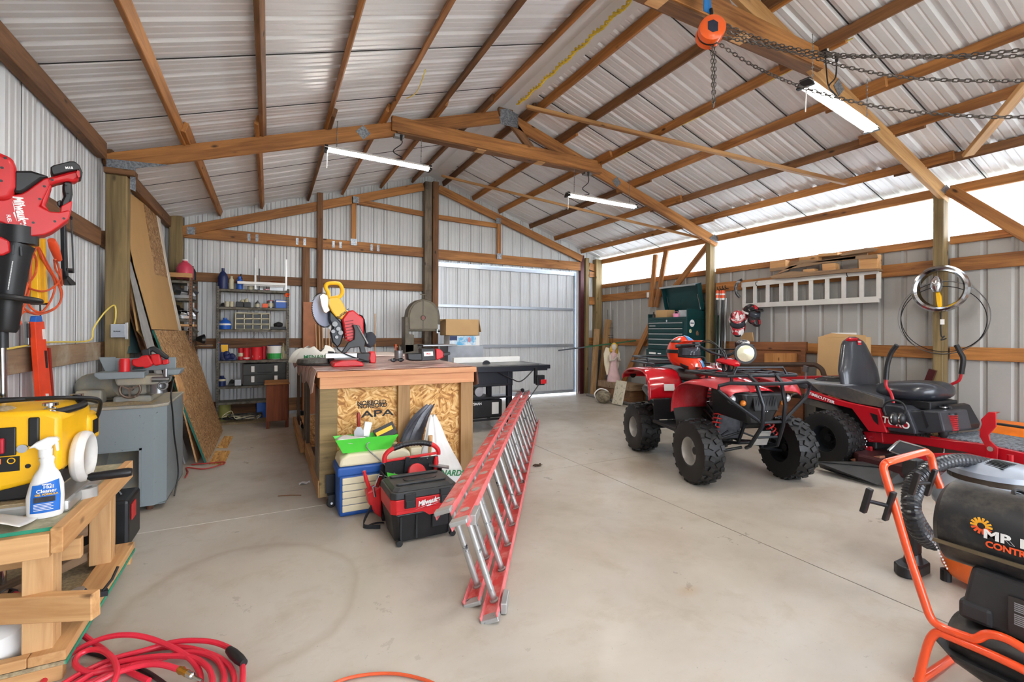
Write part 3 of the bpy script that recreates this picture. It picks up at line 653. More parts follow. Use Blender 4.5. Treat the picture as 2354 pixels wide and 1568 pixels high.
pp(t, 'carry_arm', M_BLK, [(810, 746), (826, 748), (832, 760), (842, 782), (838, 797), (842, 812), (830, 812), (826, 798), (806, 800), (796, 812), (784, 812), (800, 788), (814, 780), (815, 760)], -.125, -.095, .006)
mb = MB(); mb.cyl(L3(t, 822, 748, -.13), L3(t, 845, 790, -.13), .008, n=10); mb.build('slide_rail', M_CHR, t, smooth=True)
pp(t, 'dust_bag', flat('bag_fabric', (58, 60, 68), .9, var=.2), [(843, 768), (856, 761), (867, 774), (864, 790), (852, 802), (842, 794), (836, 780)], -.06, .06, .02, True)
pp(t, 'pivot', M_BLKM, [(757, 712), (768, 722), (786, 742), (790, 770), (784, 790), (776, 800), (764, 786), (760, 765), (766, 752), (757, 736)], -.03, .06, .01, True)
mb = MB()
for p, r in (((770, 745), .022), ((778, 756), .018), ((766, 762), .016), ((783, 765), .02), ((774, 775), .014)): mb.cyl(L3(t, *p, -.06), L3(t, *p, -.02), r, n=12)
mb.build('adjuster', M_CHR, t, smooth=True)
a = L3(t, 800, 830, 0)
mb = MB(); mb.prism([(-.13, .0), (.13, .0), (.12, .035), (.06, .055), (-.06, .055), (-.12, .035)], -.04, .22, 'y'); o = mb.build('base', M_RED, t, bev=.01); o.location = (a.x, 0, 0)
mb = MB(); mb.lathe([(.004, .055), (.10, .055), (.105, .065), (.004, .065)], (a.x, .09, 0), (0, 0, 1), 32); mb.build('turntable', M_ALU, t, smooth=True)
mb = MB(); mb.box(a.x-.17, a.x+.10, .14, .16, .065, .11); mb.build('fence', M_ALU, t, bev=.004)
tubep(t, 'power_cord', M_BLK, [(778, 785, .03), (775, 800, .05), (790, 812, .08), (815, 822, .10), (850, 832, .14)], .006, sm=5)
# ------------------------------------------------------------------ hand tools on the bench
def pt(x, y, z=BZT+.006): return px(x, y, Z=z)
p = pt(770, 838)
t = thing('cordless_planer', 'red and black cordless tool with upright black battery at the workbench front edge', 'power tool', (p.x, p.y+.03, BZT+.006), R(4))
pp(t, 'battery', M_BLK, [(757, 808), (769, 809), (771, 838), (756, 838)], -.04, .04, .006)
pp(t, 'body', M_RED, [(768, 834), (778, 822), (782, 815), (800, 811), (822, 814), (822, 830), (806, 835)], -.035, .03, .01, True)
pp(t, 'grip', M_BLK, [(772, 820), (772, 810), (790, 814), (792, 822)], -.03, .03, .006, True)
pp(t, 'motor', M_BLK, [(820, 812), (850, 810), (856, 822), (848, 834), (820, 833)], -.04, .04, .012, True)
pp(t, 'nose', M_RED, [(851, 809), (862, 807), (866, 820), (864, 836), (852, 836), (848, 824)], -.045, .045, .012, True)
pp(t, 'label_plate', M_WHT, [(786, 818), (813, 817), (813, 826), (786, 827)], -.037, -.035)
text('maker_name', 'Milwaukee', .018, M_RED, t, L3(t, 800, 822, -.038), decal_rot((0, -1, 0)), bold=.0004)
p = pt(985, 836)
t = thing('cordless_multitool', 'black and red cordless tool lying by the pencil can on the workbench', 'power tool', (p.x, p.y+.04, BZT+.006), R(2))
pp(t, 'barrel', M_BLK, [(936, 812), (950, 812), (972, 811), (972, 830), (948, 830), (937, 828)], -.04, .04, .012, True)
pp(t, 'battery', M_BLK, [(968, 802), (1000, 801), (1003, 828), (970, 830)], -.045, .045, .006)
pp(t, 'head', M_RED, [(1002, 802), (1012, 802), (1020, 810), (1020, 822), (1006, 828), (1002, 826)], -.04, .04, .01, True)
pp(t, 'tip', M_BLK, [(1016, 811), (1035, 809), (1036, 815), (1020, 820)], -.02, .02, .006, True)
pp(t, 'label_plate', M_WHT, [(974, 809), (995, 808), (996, 818), (975, 819)], -.047, -.045)
text('maker_name', 'M18', .022, M_RED, t, L3(t, 985, 813.5, -.048), decal_rot((0, -1, 0)), bold=.0004)
p = pt(919, 829)
t = thing('pencil_can', 'grey tin can of markers and pencils on the workbench', 'can', (p.x, p.y+.05, BZT+.006))
mb = MB(); r_ = .044; mb.lathe([(.004, 0), (r_, 0), (r_, .008)]+[(r_+(.0015 if k % 2 else -.0005), .02+k*.008) for k in range(9)]+[(r_, .105), (r_-.003, .105), (r_-.003, .01), (.004, .01)], n=24); mb.build('can', M_STEEL, t, smooth=True)
for k, (dx, dy, c_x, h_, mm) in enumerate(((-.02, 0, -.03, .17, M_ORG), (0, -.01, -.005, .16, M_BLK), (.015, .01, .03, .165, M_BLK), (.0, .02, .01, .15, M_YEL), (-.01, -.015, -.02, .14, M_BLK), (.02, -.01, .015, .145, M_STEEL))):
    mb = MB(); mb.cyl((dx, dy, .015), (c_x, dy*1.5, h_), .006 if k else .009, n=8); mb.build('pen', mm, t, smooth=True)
p = pt(912, 833)
t = thing('safety_glasses', 'dark safety glasses folded beside the pencil can', 'glasses', (p.x, p.y, BZT+.006))
mb = MB(); mb.tube([(-.07, .06, .02), (-.07, 0, .025), (-.04, -.02, .03), (0, -.015, .028), (.04, -.02, .03), (.07, 0, .025), (.06, .07, .012), (-.03, .06, .008)], .004, 6, sm=5); mb.build('frame', M_BLK, t, smooth=True)
for sx in (-1, 1): mb = MB(); mb.ball((sx*.036, -.018, .024), (.03, .004, .02), 14, 8); mb.build('lens', flat('dark_lens', (34, 34, 40), .1, var=0), t, smooth=True)
t = thing('shopping_bag', 'white plastic bag with green lettering lying on the left of the workbench', 'bag', (px(722, 800, Y=5.05).x, 5.05, BZT+.006))
def bagf(M0): return M0
mb = MB(); random.seed(3)
def bagp(u, v, A=.22, B=.14, H_=.13):
    a = 2*PI*u; rr = 1-(.55*v**1.6); z = H_*math.sin(v*PI/2)*(1+.18*math.sin(a*3+1)+.1*math.sin(a*7)); return (A*rr*math.cos(a)*(1+.08*math.sin(a*5)), B*rr*math.sin(a), max(0, z)+.0)
mb.grid(bagp, 36, 10); mb.build('bag', flat('bag_white', (240, 240, 232), .35, var=.04), t, smooth=True)
text('store_name', 'MENARDS', .055, flat('bag_green', (22, 120, 70), .5, var=0), t, (.02, -.135, .055), Matrix.Rotation(R(-25), 3, 'X') @ decal_rot((0, -1, 0)), bold=.001)
t = thing('circular_saw_base', 'flat grey metal tool lying in front of the white bag on the workbench', 'tool', (px(722, 822, Y=4.68).x, 4.68, BZT+.006))
mb = MB(); mb.lathe([(.004, .0), (.14, .0), (.15, .02), (.14, .05), (.05, .06), (.004, .06)], (0, 0, 0), (0, 0, 1), 24); mb.build('disc_housing', dirty('dull_metal', (120, 118, 112), (72, 70, 66), .5, 8, .5, .6), t, smooth=True)
mb = MB(); mb.box(.05, .30, -.05, .03, .02, .055); mb.build('handle', M_BLK, t, bev=.012)
tubep_ = MB(); tubep_.tube([(-.14, -.1, .01), (-.05, -.22, .01), (.10, -.26, .012), (.2, -.16, .02), (.28, -.04, .04)], .008, 8, sm=5); tubep_.build('cord', M_BLK, t, smooth=True)
t = thing('white_board', 'pale flat board lying across the far part of the workbench', 'board', (1.05, 6.2, BZT+.008)); mb = MB(); mb.box(-.35, .45, -.4, .4, 0, .014); mb.build('board', flat('pale_board', (232, 214, 204), .4, var=.08), t, bev=.003)
# ================================================================== JOINTER CABINET
M_JG = dirty('chipped_grey_paint', (132, 142, 146), (48, 50, 52), .67, 34, .5, .1, .015)
M_JD = dirty('dusty_grey_paint', (138, 140, 136), (168, 156, 132), .52, 5, .7, .0, .12)
M_DUSTP = dirty('sawdust', (188, 168, 132), (150, 134, 106), .5, 60, .95, 0, .1, .5)
t = thing('jointer', 'old grey steel jointer on a chipped cabinet with a dark chute opening', 'machine', (-.95, 4.8, 0))
J = lambda: wmb(t)
jx0, jx1, jy0, jy1, jz = -1.26, -.69, 4.34, 5.16, .79
# cabinet shell with its chute opening in the front face
a = px(257, 1018, Y=jy0); b_ = px(332, 1018, Y=jy0); c = px(332, 1165, Y=jy0)
ox0, ox1, oz1, oz0 = -1.10, -.845, .46, .07
mb = J(); ch_ = .07
mb.box(jx0, ox0, jy0, jy0+.004, .04, jz-.02); mb.box(ox1, jx1-ch_, jy0, jy0+.004, .04, jz-.02); mb.box(ox0, ox1, jy0, jy0+.004, oz1, jz-.02); mb.box(ox0, ox1, jy0, jy0+.004, .04, oz0)
mb.add([(jx1-ch_, jy0, .04), (jx1, jy0+ch_, .04), (jx1, jy0+ch_, jz-.02), (jx1-ch_, jy0, jz-.02)], [(0, 1, 2, 3)])
mb.add([(jx1, jy0+ch_, .04), (jx1, jy1, .04), (jx1, jy1, jz-.02), (jx1, jy0+ch_, jz-.02)], [(0, 1, 2, 3)])
mb.box(jx0, jx0+.004, jy0, jy1, .04, jz-.02); mb.box(jx0, jx1, jy1-.004, jy1, .04, jz-.02); mb.box(jx0, jx1, jy0+.02, jy1, .04, .045)
mb.build('cabinet', M_JG, t)
mb = J(); mb.prism([(jx0-.01, jy0-.01), (jx1-ch_, jy0-.01), (jx1+.01, jy0+ch_), (jx1+.01, jy1+.01), (jx0-.01, jy1+.01)], jz-.022, jz, 'z'); mb.build('cabinet_top', M_JD, t, bev=.006)
mb = J(); mb.box(ox0-.015, ox0, jy0-.008, jy0+.02, oz0, oz1+.015); mb.box(ox1, ox1+.015, jy0-.008, jy0+.02, oz0, oz1+.015); mb.box(ox0-.015, ox1+.015, jy0-.008, jy0+.02, oz1, oz1+.015); mb.build('chute_frame', M_JG, t)
mb = J(); mb.add([(ox0, jy0+.01, oz0), (ox1, jy0+.01, oz0), (ox1, jy0+.45, .5), (ox0, jy0+.45, .5)], [(0, 1, 2, 3)]); mb.box(ox0, ox0+.003, jy0, jy0+.45, oz0, oz1); mb.box(ox1-.003, ox1, jy0, jy0+.45, oz0, oz1); mb.build('chute', M_JD, t)
for x in (jx0+.05, jx1-.1): mb = J(); mb.cyl((x, jy0+.06, 0), (x, jy0+.06, .05), .022, n=12); mb.build('foot', flat('rusty_foot', (92, 56, 38), .8), t)
# sawdust lying on the cabinet
mb = J(); random.seed(5)
mb.grid(lambda u, v: (jx0+.06+u*.42, jy0+.05+v*.25, jz+.001+.022*max(0, math.sin(u*PI)*math.sin(v*PI))*(.7+.3*math.sin(u*17)*math.sin(v*13))), 14, 10); mb.build('sawdust', M_DUSTP, t, smooth=True)
mb = J(); mb.prism([(-1.04, 4.50), (-.80, 4.50), (-.80, 5.02), (-1.04, 5.02)], jz, jz+.055, 'z'); mb.prism([(-1.0, 4.55), (-.84, 4.55), (-.84, 4.97), (-1.0, 4.97)], jz+.055, jz+.19, 'z'); mb.build('pedestal', M_JD, t, bev=.02)
def jz_tab(x0, x1, y0, y1, z, h_): mb.box(x0, x1, y0, y1, z, z+h_)
mb = J(); mb.prism([(-1.09, .985), (-.83, .985), (-.83, 1.035), (-1.12, 1.035), (-1.12, 1.012)], 4.40, 4.56, 'y'); mb.build('infeed_table', M_JG, t, bev=.006)
mb = J(); mb.prism([(-.72, 1.0), (-.62, 1.0), (-.60, 1.045), (-.72, 1.045)], 4.42, 4.60, 'y'); mb.build('outfeed_table', M_JG, t, bev=.01)
mb = J(); mb.box(-1.10, -.66, 4.58, 4.60, 1.03, 1.13); mb.prism([(-1.14, 1.14), (-1.10, 1.03), (-1.04, 1.03), (-1.04, 1.14)], 4.575, 4.595, 'y'); mb.build('fence', M_JG, t, bev=.004)
mb = J(); mb.prism([(-1.0, .93), (-.70, .93), (-.68, 1.0), (-1.02, 1.0)], 4.44, 4.62, 'y'); mb.build('bed_casting', M_JD, t, bev=.012)
cw = (-.925, 4.455, .90)
mb = J(); mb.ring(.062, .009, cw, (0, 1, 0), 30, 8); mb.cyl((cw[0], cw[1], cw[2]), (cw[0], cw[1]+.05, cw[2]), .016, n=12)
for k in range(3):
    a_ = 2*PI*k/3+.5; mb.beam(cw, (cw[0]+.06*math.cos(a_), cw[1], cw[2]+.06*math.sin(a_)), .012, .010, (0, 1, 0))
mb.cyl((cw[0]+.04, cw[1]-.04, cw[2]-.05), (cw[0]+.04, cw[1], cw[2]-.05), .008, n=8); mb.build('handwheel', flat('rusty_steel', (112, 96, 84), .5, .5, .3), t, smooth=True)
mb = J(); mb.cyl((-.76, 4.50, .86), (-.76, 4.50, .985), .055, n=18); mb.cyl((-.79, 4.44, .97), (-.68, 4.44, .97), .02, n=12); mb.cyl((-.70, 4.42, .99), (-.70, 4.42, 1.05), .012, n=8); mb.ring(.028, .008, (-.72, 4.43, .92), (0, 1, 0), 16, 6); mb.build('adjustment_knob', M_STEEL, t, smooth=True)
# belt-drive motor beside the cabinet, on a shelf
mb = J(); mb.loft([((-1.23, 4.78, .90), .105), ((-.99, 4.62, .93), .105)], 20); mb.ball((-1.23, 4.78, .90), .104, 16, 10); mb.build('motor', M_JD, t, smooth=True)
mb = J(); mb.box(-1.255, -1.10, 4.50, 4.63, jz+.001, .90); mb.build('motor_box', M_JD, t, bev=.015)
tc_ = J(); P = [px(410, 885, Y=4.45), px(400, 905, Y=4.40), px(405, 935, Y=4.33), px(410, 1000, Y=4.5), px(420, 1050, X=-.68), px(425, 1080, X=-.675), px(415, 1110, X=-.675)]
P = [(-.66, 4.50, .98), (-.67, 4.44, .86), (-.672, 4.46, .80), (-.672, 4.52, .70), (-.672, 4.60, .5), (-.672, 4.74, .30), (-.672, 4.80, .14), (-.672, 4.70, .06), (-.672, 4.62, .01)]
tc_.tube(P, .006, 7, sm=5); tc_.build('power_cord', M_BLK, t, smooth=True)
# red cordless tools lying on the jointer table
t = thing('cordless_saw', 'red cordless saw and its red dust cup resting on top of the grey jointer', 'power tool', (-.93, 4.48, 1.036), R(0))
mb = MB(); c = L3(t, 289, 840, 0); mb.lathe([(.004, 0), (.034, 0), (.034, .075), (.028, .098), (.004, .098)], (c.x, -.03, 0), n=20); mb.build('dust_cup', M_RED, t, smooth=True)
pp(t, 'body', M_RED, [(302, 826), (318, 824), (326, 818), (340, 816), (346, 826), (352, 838), (340, 846), (318, 846), (303, 840)], -.04, .03, .01, True)
pp(t, 'motor', M_RED, [(345, 815), (366, 814), (370, 828), (372, 838), (356, 842), (348, 834)], -.03, .04, .01, True)
pp(t, 'grip', M_BLK, [(342, 798), (354, 796), (370, 806), (388, 820), (384, 828), (366, 818), (350, 808), (342, 812)], -.02, .02, .008, True)
pp(t, 'battery', M_BLK, [(324, 806), (344, 800), (346, 816), (328, 820)], -.03, .03, .006)
pp(t, 'shoe', M_BLK, [(304, 846), (330, 843), (330, 848), (304, 850)], -.05, .05, .002)
pp(t, 'nozzle', M_RED, [(372, 828), (386, 826), (388, 836), (374, 840)], -.02, .02, .006, True)
# ================================================================== FOREGROUND BENCH
t = thing('work_stand', 'low bench of new two-by-fours with a dusty green-edged top, near the camera', 'bench', (-.99, 2.95, 0))
Bm = lambda: wmb(t); x0, x1, y0, y1, zt = -1.29, -.70, 2.44, 3.45, .584
mb = Bm(); mb.box(x0, x1-.038, y0+.0, y1-.038, zt-.012, zt); mb.build('top', dirty('dusty_board', (150, 146, 118), (186, 178, 150), .5, 22, .9, 0, .12, .3), t)
mb = Bm(); mb.box(x0, x1-.04, y0-.004, y0, zt-.014, zt-.001); mb.build('top_edge', flat('green_edge', (44, 150, 118), .6, var=.2), t)
mb = Bm(); mb.box(x1-.038, x1, y0-.04, y1, zt-.092, zt+.004); mb.build('front_rail', M_PINEY, t, bev=.004)
mb = Bm(); mb.box(x0, x1-.04, y0-.04, y0-.002, zt-.105, zt-.014); mb.build('end_rail', M_PINE, t, bev=.004)
mb = Bm(); mb.box(x0, x1-.04, y1-.040, y1-.002, zt-.105, zt-.014); mb.build('end_rail', M_PINE, t, bev=.004)
for yy in (y0-.002, y1-.26): 
    mb = Bm(); mb.box(x1-.13, x1-.04, yy, yy+.04, .11, zt-.10); mb.box(x1-.08, x1-.04, yy+.04, yy+.09, .11, zt-.10); mb.build('leg', M_PINEZ, t, bev=.004)
    mb = Bm(); mb.box(x0, x0+.09, yy, yy+.04, .11, zt-.10); mb.build('leg', M_PINEZ, t, bev=.004)
mb = Bm(); mb.box(x1-.10, x1+.01, y0-.04, y1, .075, .113); mb.build('floor_rail', M_PINEY, t, bev=.004)
mb = Bm(); mb.box(x0, x1+.008, y0-.038, y1, .058, .073); mb.build('base_board', M_DUSTP, t)
mb = Bm(); mb.box(x1+.008, x1+.012, y0-.04, y1, .058, .073); mb.build('base_edge', MATS['green_edge'], t)
mb = Bm(); mb.box(x0, x1-.102, y0-.04, y0, .075, .113); mb.build('base_rail', M_PINE, t, bev=.004)
for yy in (y0-.038, y1-.05): mb = Bm(); mb.box(x0, x1, yy, yy+.045, 0, .057); mb.build('base_runner', M_PINE, t, bev=.004)
mb = Bm(); mb.box(x0, x1-.04, y0+.30, y0+.34, .33, .42); mb.build('cross_rail', M_PINE, t, bev=.004)
# loose lumber stored under it
timb = lambda nm, p, q, w_, h_, mat, lab, grp: timber(nm, p, q, w_, h_, mat, lab, grp)
o = timb('offcut_board', (-1.25, 2.64, .275), (-.585, 2.34, .29), .045, .10, M_PINE, 'short two-by-four poking out between the legs of the low bench, end grain showing', 'offcuts under the bench'); o['category'] = 'board'; del o['kind']
o = timb('offcut_board', (-1.22, 2.72, .155), (-.80, 3.36, .155), .10, .045, M_DUST, 'dusty offcut lying lengthwise on the lower rail of the low bench', 'offcuts under the bench'); o['category'] = 'board'; del o['kind']
o = timb('offcut_board', (-1.25, 2.80, .37), (-.80, 3.05, .37), .04, .09, M_DUST, 'dark dusty board crossing under the top of the low bench', 'offcuts under the bench'); o['category'] = 'board'; del o['kind']
t = thing('spray_lubricant_cap', 'small dark can with a grey top lying on a rail of the low bench', 'can', (-.70, 2.60, .16), R(30), rot=(R(0), R(-12), R(20)))
mb = MB(); mb.lathe([(.004, 0), (.035, 0), (.036, .08), (.03, .088), (.004, .088)], (0, 0, 0), n=22); mb.build('cup', flat('navy_plastic', (42, 50, 66), .4), t, smooth=True)
mb = MB(); mb.lathe([(.004, .088), (.032, .088), (.032, .092), (.004, .092)], (0, 0, 0), n=22); mb.build('lid', M_ALU, t, smooth=True)
mb = MB(); mb.cbox((.07, 0, .035), (.05, .03, .022), (0, R(20), 0)); mb.tube([(.08, 0, .04), (.12, .03, .06), (.15, .06, .09)], .006, 6); mb.build('nozzle', M_BLKM, t)
# ================================================================== LEFT SIDE
def cv(pts, sc, ox, oy): return [(ox+p[0]/sc, oy+p[1]/sc) + tuple(p[2:]) for p in pts]
lr = decal_rot((0, -1, 0))
# ------------------------------------------------------------------ thickness planer
t = thing('thickness_planer', 'yellow and black thickness planer with a white crank wheel on the low bench', 'planer', (-.98, 2.66, .585))
X1 = .20
mb = MB(); mb.prism([(-.30, .10), (-.02, .10), (X1-.04, .135), (X1, .17), (X1, .40), (X1-.05, .425), (-.30, .425)], -.02, .36, 'y'); mb.build('body', M_YEL, t, bev=.02, seg=3, smooth=True)
mb = MB(); mb.prism([(-.30, .06), (X1-.05, .06), (X1-.05, .14), (-.02, .105), (-.30, .105)], .0, .36, 'y'); mb.build('cutter_guard', M_BLK, t, bev=.008)
mb = MB(); mb.box(-.30, X1+.04, -.06, .40, .0, .05); mb.build('base', M_ALU, t, bev=.012)
mb = MB(); mb.box(-.30, X1-.06, -.04, .38, .05, .056); mb.build('bed', M_DUSTP, t)
mb = MB(); mb.prism([(.0, .20), (.215, .22), (.215, .335), (.19, .36), (.0, .345)], .30, .44, 'y'); mb.build('side_housing', M_YEL, t, bev=.015, seg=3, smooth=True)
for x, y in ((.155, .02), (.155, .33), (-.2, .33)):
    mb = MB(); mb.cyl((x, y, .08), (x, y, .44), .011, n=12)
    for k in range(16): mb.ring(.016, .004, (x, y, .24+k*.0125), (0, 0, 1), 14, 5)
    mb.cyl((x, y, .44), (x, y, .452), .026, n=16); mb.build('lift_screw', M_CHR, t, smooth=True)
mb = MB(); mb.box(.10, .135, -.028, .05, .28, .40); mb.build('side_post', M_BLK, t, bev=.006)
mb = MB(); mb.box(.17, .20, -.03, .02, .05, .17); mb.build('corner_leg', M_BLK, t, bev=.008)
mb = MB(); mb.tube([(.10, .0, .40), (.15, .02, .405), (.20, .12, .41), (.20, .26, .41), (.13, .33, .405)], .016, 10, sm=5); mb.build('carry_handle', M_BLK, t, smooth=True)
mb = MB(); mb.ring(.095, .019, (.235, .13, .19), (1, 0, .0), 36, 12, ry=.026); mb.build('crank_wheel', flat('crank_white', (226, 224, 220), .4), t, smooth=True)
mb = MB(); mb.cyl((.18, .13, .19), (.215, .13, .19), .05, n=18); mb.build('crank_hub', M_BLK, t, smooth=True)
mb = MB(); mb.loft([((.255, .10, .10), .010), ((.27, .10, .098), .019), ((.40, .105, .10), .021), ((.415, .105, .10), .017)], 14); mb.build('crank_handle', M_BLK, t, smooth=True)
mb = MB(); mb.box(-.06, .065, -.03, -.018, .25, .365); mb.build('switch_plate', M_BLK, t, bev=.004)
mb = MB(); mb.box(-.05, .035, -.045, -.03, .262, .325); mb.build('switch_paddle', flat('switch_red', (178, 24, 44), .5), t, bev=.006)
mb = MB(); mb.cyl((.085, -.018, .275), (.085, -.032, .275), .017, n=16); mb.build('lock_screw', M_CHR, t, smooth=True)
mb = MB(); mb.box(-.08, .075, -.0225, -.0205, .185, .245); o = mb.build('warning_label', M_BLK, t)
mb = MB(); mb.box(-.075, .02, -.0235, -.0228, .218, .239); mb.build('label_band', flat('label_orange', (240, 120, 60), .6, var=0), o)
text('label_text', 'WARNING', .017, M_BINK, o, (-.028, -.024, .2285), lr, bold=.0005)
mb = MB(); mb.ring(.011, .002, (.05, -.023, .228), (0, 1, 0), 16, 5); mb.build('label_symbol', M_YEL, o)
mb = MB(); mb.cyl((.10, -.019, .20), (.10, -.024, .20), .009, n=12); mb.build('plug_screw', M_BLK, t)
mb = MB(); mb.box(.216, .2175, .33, .41, .25, .32); mb.build('rating_label', M_BLK, t)
mb = MB(); mb.prism([(-.30, .425), (.02, .425), (.0, .437), (-.30, .44)], .02, .12, 'y'); mb.build('sawdust', M_DUSTP, t, bev=.004)
mb = MB(); mb.tube([(-.32, .20, .445), (-.15, .24, .452), (.05, .22, .45), (.17, .24, .445), (.235, .33, .42), (.225, .39, .36), (.20, .42, .30)], .009, 8, sm=6); mb.tube([(-.32, .17, .443), (-.1, .19, .447), (.08, .25, .448), (.18, .30, .43), (.215, .40, .40)], .009, 8, sm=6); mb.build('power_cord', M_BLK, t, smooth=True)
# ------------------------------------------------------------------ spray bottle
p = px(97, 1192, Z=.585)
t = thing('spray_bottle', 'white spray bottle with a blue label standing on the low bench', 'bottle', (p.x, p.y+.03, .585), R(8))
mb = MB(); sec = [(0, .052, .034), (.012, .056, .037), (.08, .058, .038), (.13, .052, .036), (.17, .040, .032), (.195, .026, .026), (.215, .021, .022), (.235, .024, .024), (.245, .019, .019)]
mb.loft([((.004*(z > .1), 0, z), (a, b_)) for z, a, b_ in sec], 24, upv=(0, 1, 0)); mb.build('bottle', M_WHT, t, smooth=True)
mb = MB(); mb.loft([((.0, 0, .243), .021), ((0, 0, .275), .022)], 20); mb.build('cap', M_WHT, t, smooth=True)
mb = MB(); mb.prism([(-.05, .283), (-.028, .305), (.005, .322), (.035, .32), (.042, .305), (.020, .285), (.018, .272), (-.02, .272), (-.03, .286)], -.016, .016, 'y'); mb.build('spray_head', M_WHT, t, bev=.006, smooth=True)
mb = MB(); mb.prism([(.026, .300), (.038, .30), (.040, .262), (.033, .262)], -.008, .008, 'y'); mb.build('trigger', M_WHT, t, bev=.003)
M_LBL = flat('label_blue', (20, 104, 196), .4, var=.1)
def lab(u, v):
    z = .025+v*.128; a_ = .058 if z < .085 else .058-(z-.085)*.13; x = (-.040+u*.088); x = x*(1 if z < .09 else 1-(z-.09)*2.2)+ (z*.02); yy = -.0385*math.sqrt(max(0, 1-(x/(a_+.006))**2))-.002
    return (x, yy, z-(.02*(1-u) if v > .95 else 0))
mb = MB(); mb.grid(lab, 12, 8); o = mb.build('label', M_LBL, t, smooth=True)
for b_, s_, z, mm in (('Instant', .010, .136, M_INK), ('Hull', .019, .128, M_INK), ('Cleaner', .019, .112, M_INK), ('GEL FORMULA', .0105, .098, M_YEL)):
    text('label_text', b_, s_, mm, o, (.010 if b_ != 'Hull' else .016, -.0425, z if b_ != 'Instant' else .139), lr, bold=.0003)
mb = MB(); mb.box(-.028, .036, -.0418, -.0412, .068, .089); mb.build('label_picture', flat('label_photo', (40, 40, 46), .5, var=.6, vs=60), o)
for k in range(5): 
    mb = MB(); mb.box(-.028, .030-.006*(k % 2), -.0416, -.0412, .060-k*.006, .062-k*.006); mb.build('label_line', M_INK, o)
mb = MB(); c = px(170, 1150, Z=.585)
t = thing('tape_roll', 'grey roll of clear tape lying beside the spray bottle', 'tape', (c.x+.03, c.y+.03, .585)); mb.lathe([(.026, 0), (.045, 0), (.045, .045), (.026, .045), (.026, 0)], n=28); mb.build('roll', flat('tape_grey', (178, 176, 172), .3), t, smooth=True)
t = thing('plastic_sleeve', 'clear-white plastic sleeve lying over the near corner of the low bench', 'packaging', (-.86, 2.47, .60))
mb = MB(); mb.grid(lambda u, v: (-.14+u*.18, -.08+v*.20, .012+.02*math.sin(u*3+v*2)+.03*(1-u)*(1-v)), 10, 10); mb.build('sleeve', flat('sleeve_white', (226, 222, 214), .3), t, smooth=True, solid=.002)
# ------------------------------------------------------------------ leaf blower
d_ = BX*((100-PCX)/FPX)+BY*((480-PCY)/FPX)+BZ; P0 = Vector((0, 0, CAMH))+d_*2.25
t = thing('leaf_blower', 'red and black cordless leaf blower hanging by the left wall with its nozzle down', 'leaf blower', (P0.x, P0.y, 1.33), R(17.6))
C6 = lambda pts: cv(pts, 3.336, 0, 330)
pp(t, 'body', M_RED, C6([(0, 400), (60, 400), (165, 382), (200, 365), (335, 268), (372, 262), (385, 310), (330, 430), (300, 480), (385, 520), (455, 525), (520, 510), (545, 520), (530, 580), (450, 640), (400, 675), (340, 700), (240, 712), (100, 655), (30, 610), (-40, 590), (-40, 420)]), -.045, .07, .018, True, seg=3)
pp(t, 'top_arm', M_RED, C6([(335, 268), (410, 248), (530, 215), (600, 200), (615, 262), (575, 295), (520, 285), (440, 300), (385, 320), (345, 330)]), -.03, .05, .012, True)
pp(t, 'rear_strut', M_RED, C6([(345, 300), (400, 320), (375, 400), (350, 470), (380, 520), (300, 480), (320, 400)]), -.035, .05, .008, True)
pp(t, 'grip', M_BLK, C6([(480, 305), (520, 288), (555, 300), (560, 390), (545, 450), (520, 500), (480, 508), (462, 480), (470, 440), (490, 400), (480, 350)]), -.025, .045, .014, True)
pp(t, 'trigger', M_BLK, C6([(438, 442), (468, 430), (470, 470), (455, 490), (436, 465)]), -.01, .02, .004)
pp(t, 'grip_base', M_RED, C6([(470, 480), (540, 440), (555, 440), (545, 520), (520, 545), (460, 530)]), -.032, .05, .008)
pp(t, 'battery', M_BLK, C6([(385, 180), (410, 165), (530, 135), (575, 135), (610, 165), (635, 220), (630, 255), (612, 262), (598, 200), (530, 212), (412, 243), (395, 225)]), -.045, .06, .01, True)
pp(t, 'battery_cap', M_RED, C6([(596, 200), (612, 215), (614, 255), (600, 262), (585, 225)]), -.047, .06)
pp(t, 'intake', M_BLK, C6([(100, 205), (240, 205), (380, 250), (330, 268), (200, 360), (165, 378), (95, 375)]), -.06, .08, .02, True)
mb = MB(); a = L3(t, 132, 640/3.336+330, .01)
def R6(x, y, r, d=.01): q = L3(t, x/3.336, 330+y/3.336, d); return (q, r*6.25e-4)
mb.loft([R6(140, 640, 112), R6(138, 770, 112)], 28); mb.build('nozzle_collar', M_BLK, t, smooth=True)
mb = MB(); mb.loft([R6(132, 770, 100), R6(110, 830, 96), R6(60, 1200, 80), R6(40, 1420, 72), R6(35, 1445, 60)], 28); mb.build('nozzle', M_BLK, t, smooth=True)
for x0, y0, x1, y1 in ((105, 780, 100, 850), (160, 790, 165, 860)):
    mb = MB(); mb.beam(L3(t, x0/3.336, 330+y0/3.336, -.055), L3(t, x1/3.336, 330+y1/3.336, -.05), .006, .02, (0, 1, 0)); mb.build('collar_rib', M_BLK, t)
rt = Matrix.Rotation(R(80), 3, 'Y') @ lr
text('maker_name', 'Milwaukee', .046, M_INK, t, L3(t, 160/3.336, 330+525/3.336, -.0465), rt, sx=.72, shear=.2, bold=.0016)
pp(t, 'maker_bolt', M_INK, C6([(95, 440), (118, 500), (108, 505), (132, 600), (100, 530), (112, 522)]), -.0465, -.0455)
text('model_name', 'FUEL', .018, M_INK, t, L3(t, 68/3.336, 330+575/3.336, -.0465), rt, sx=.9, bold=.0004)
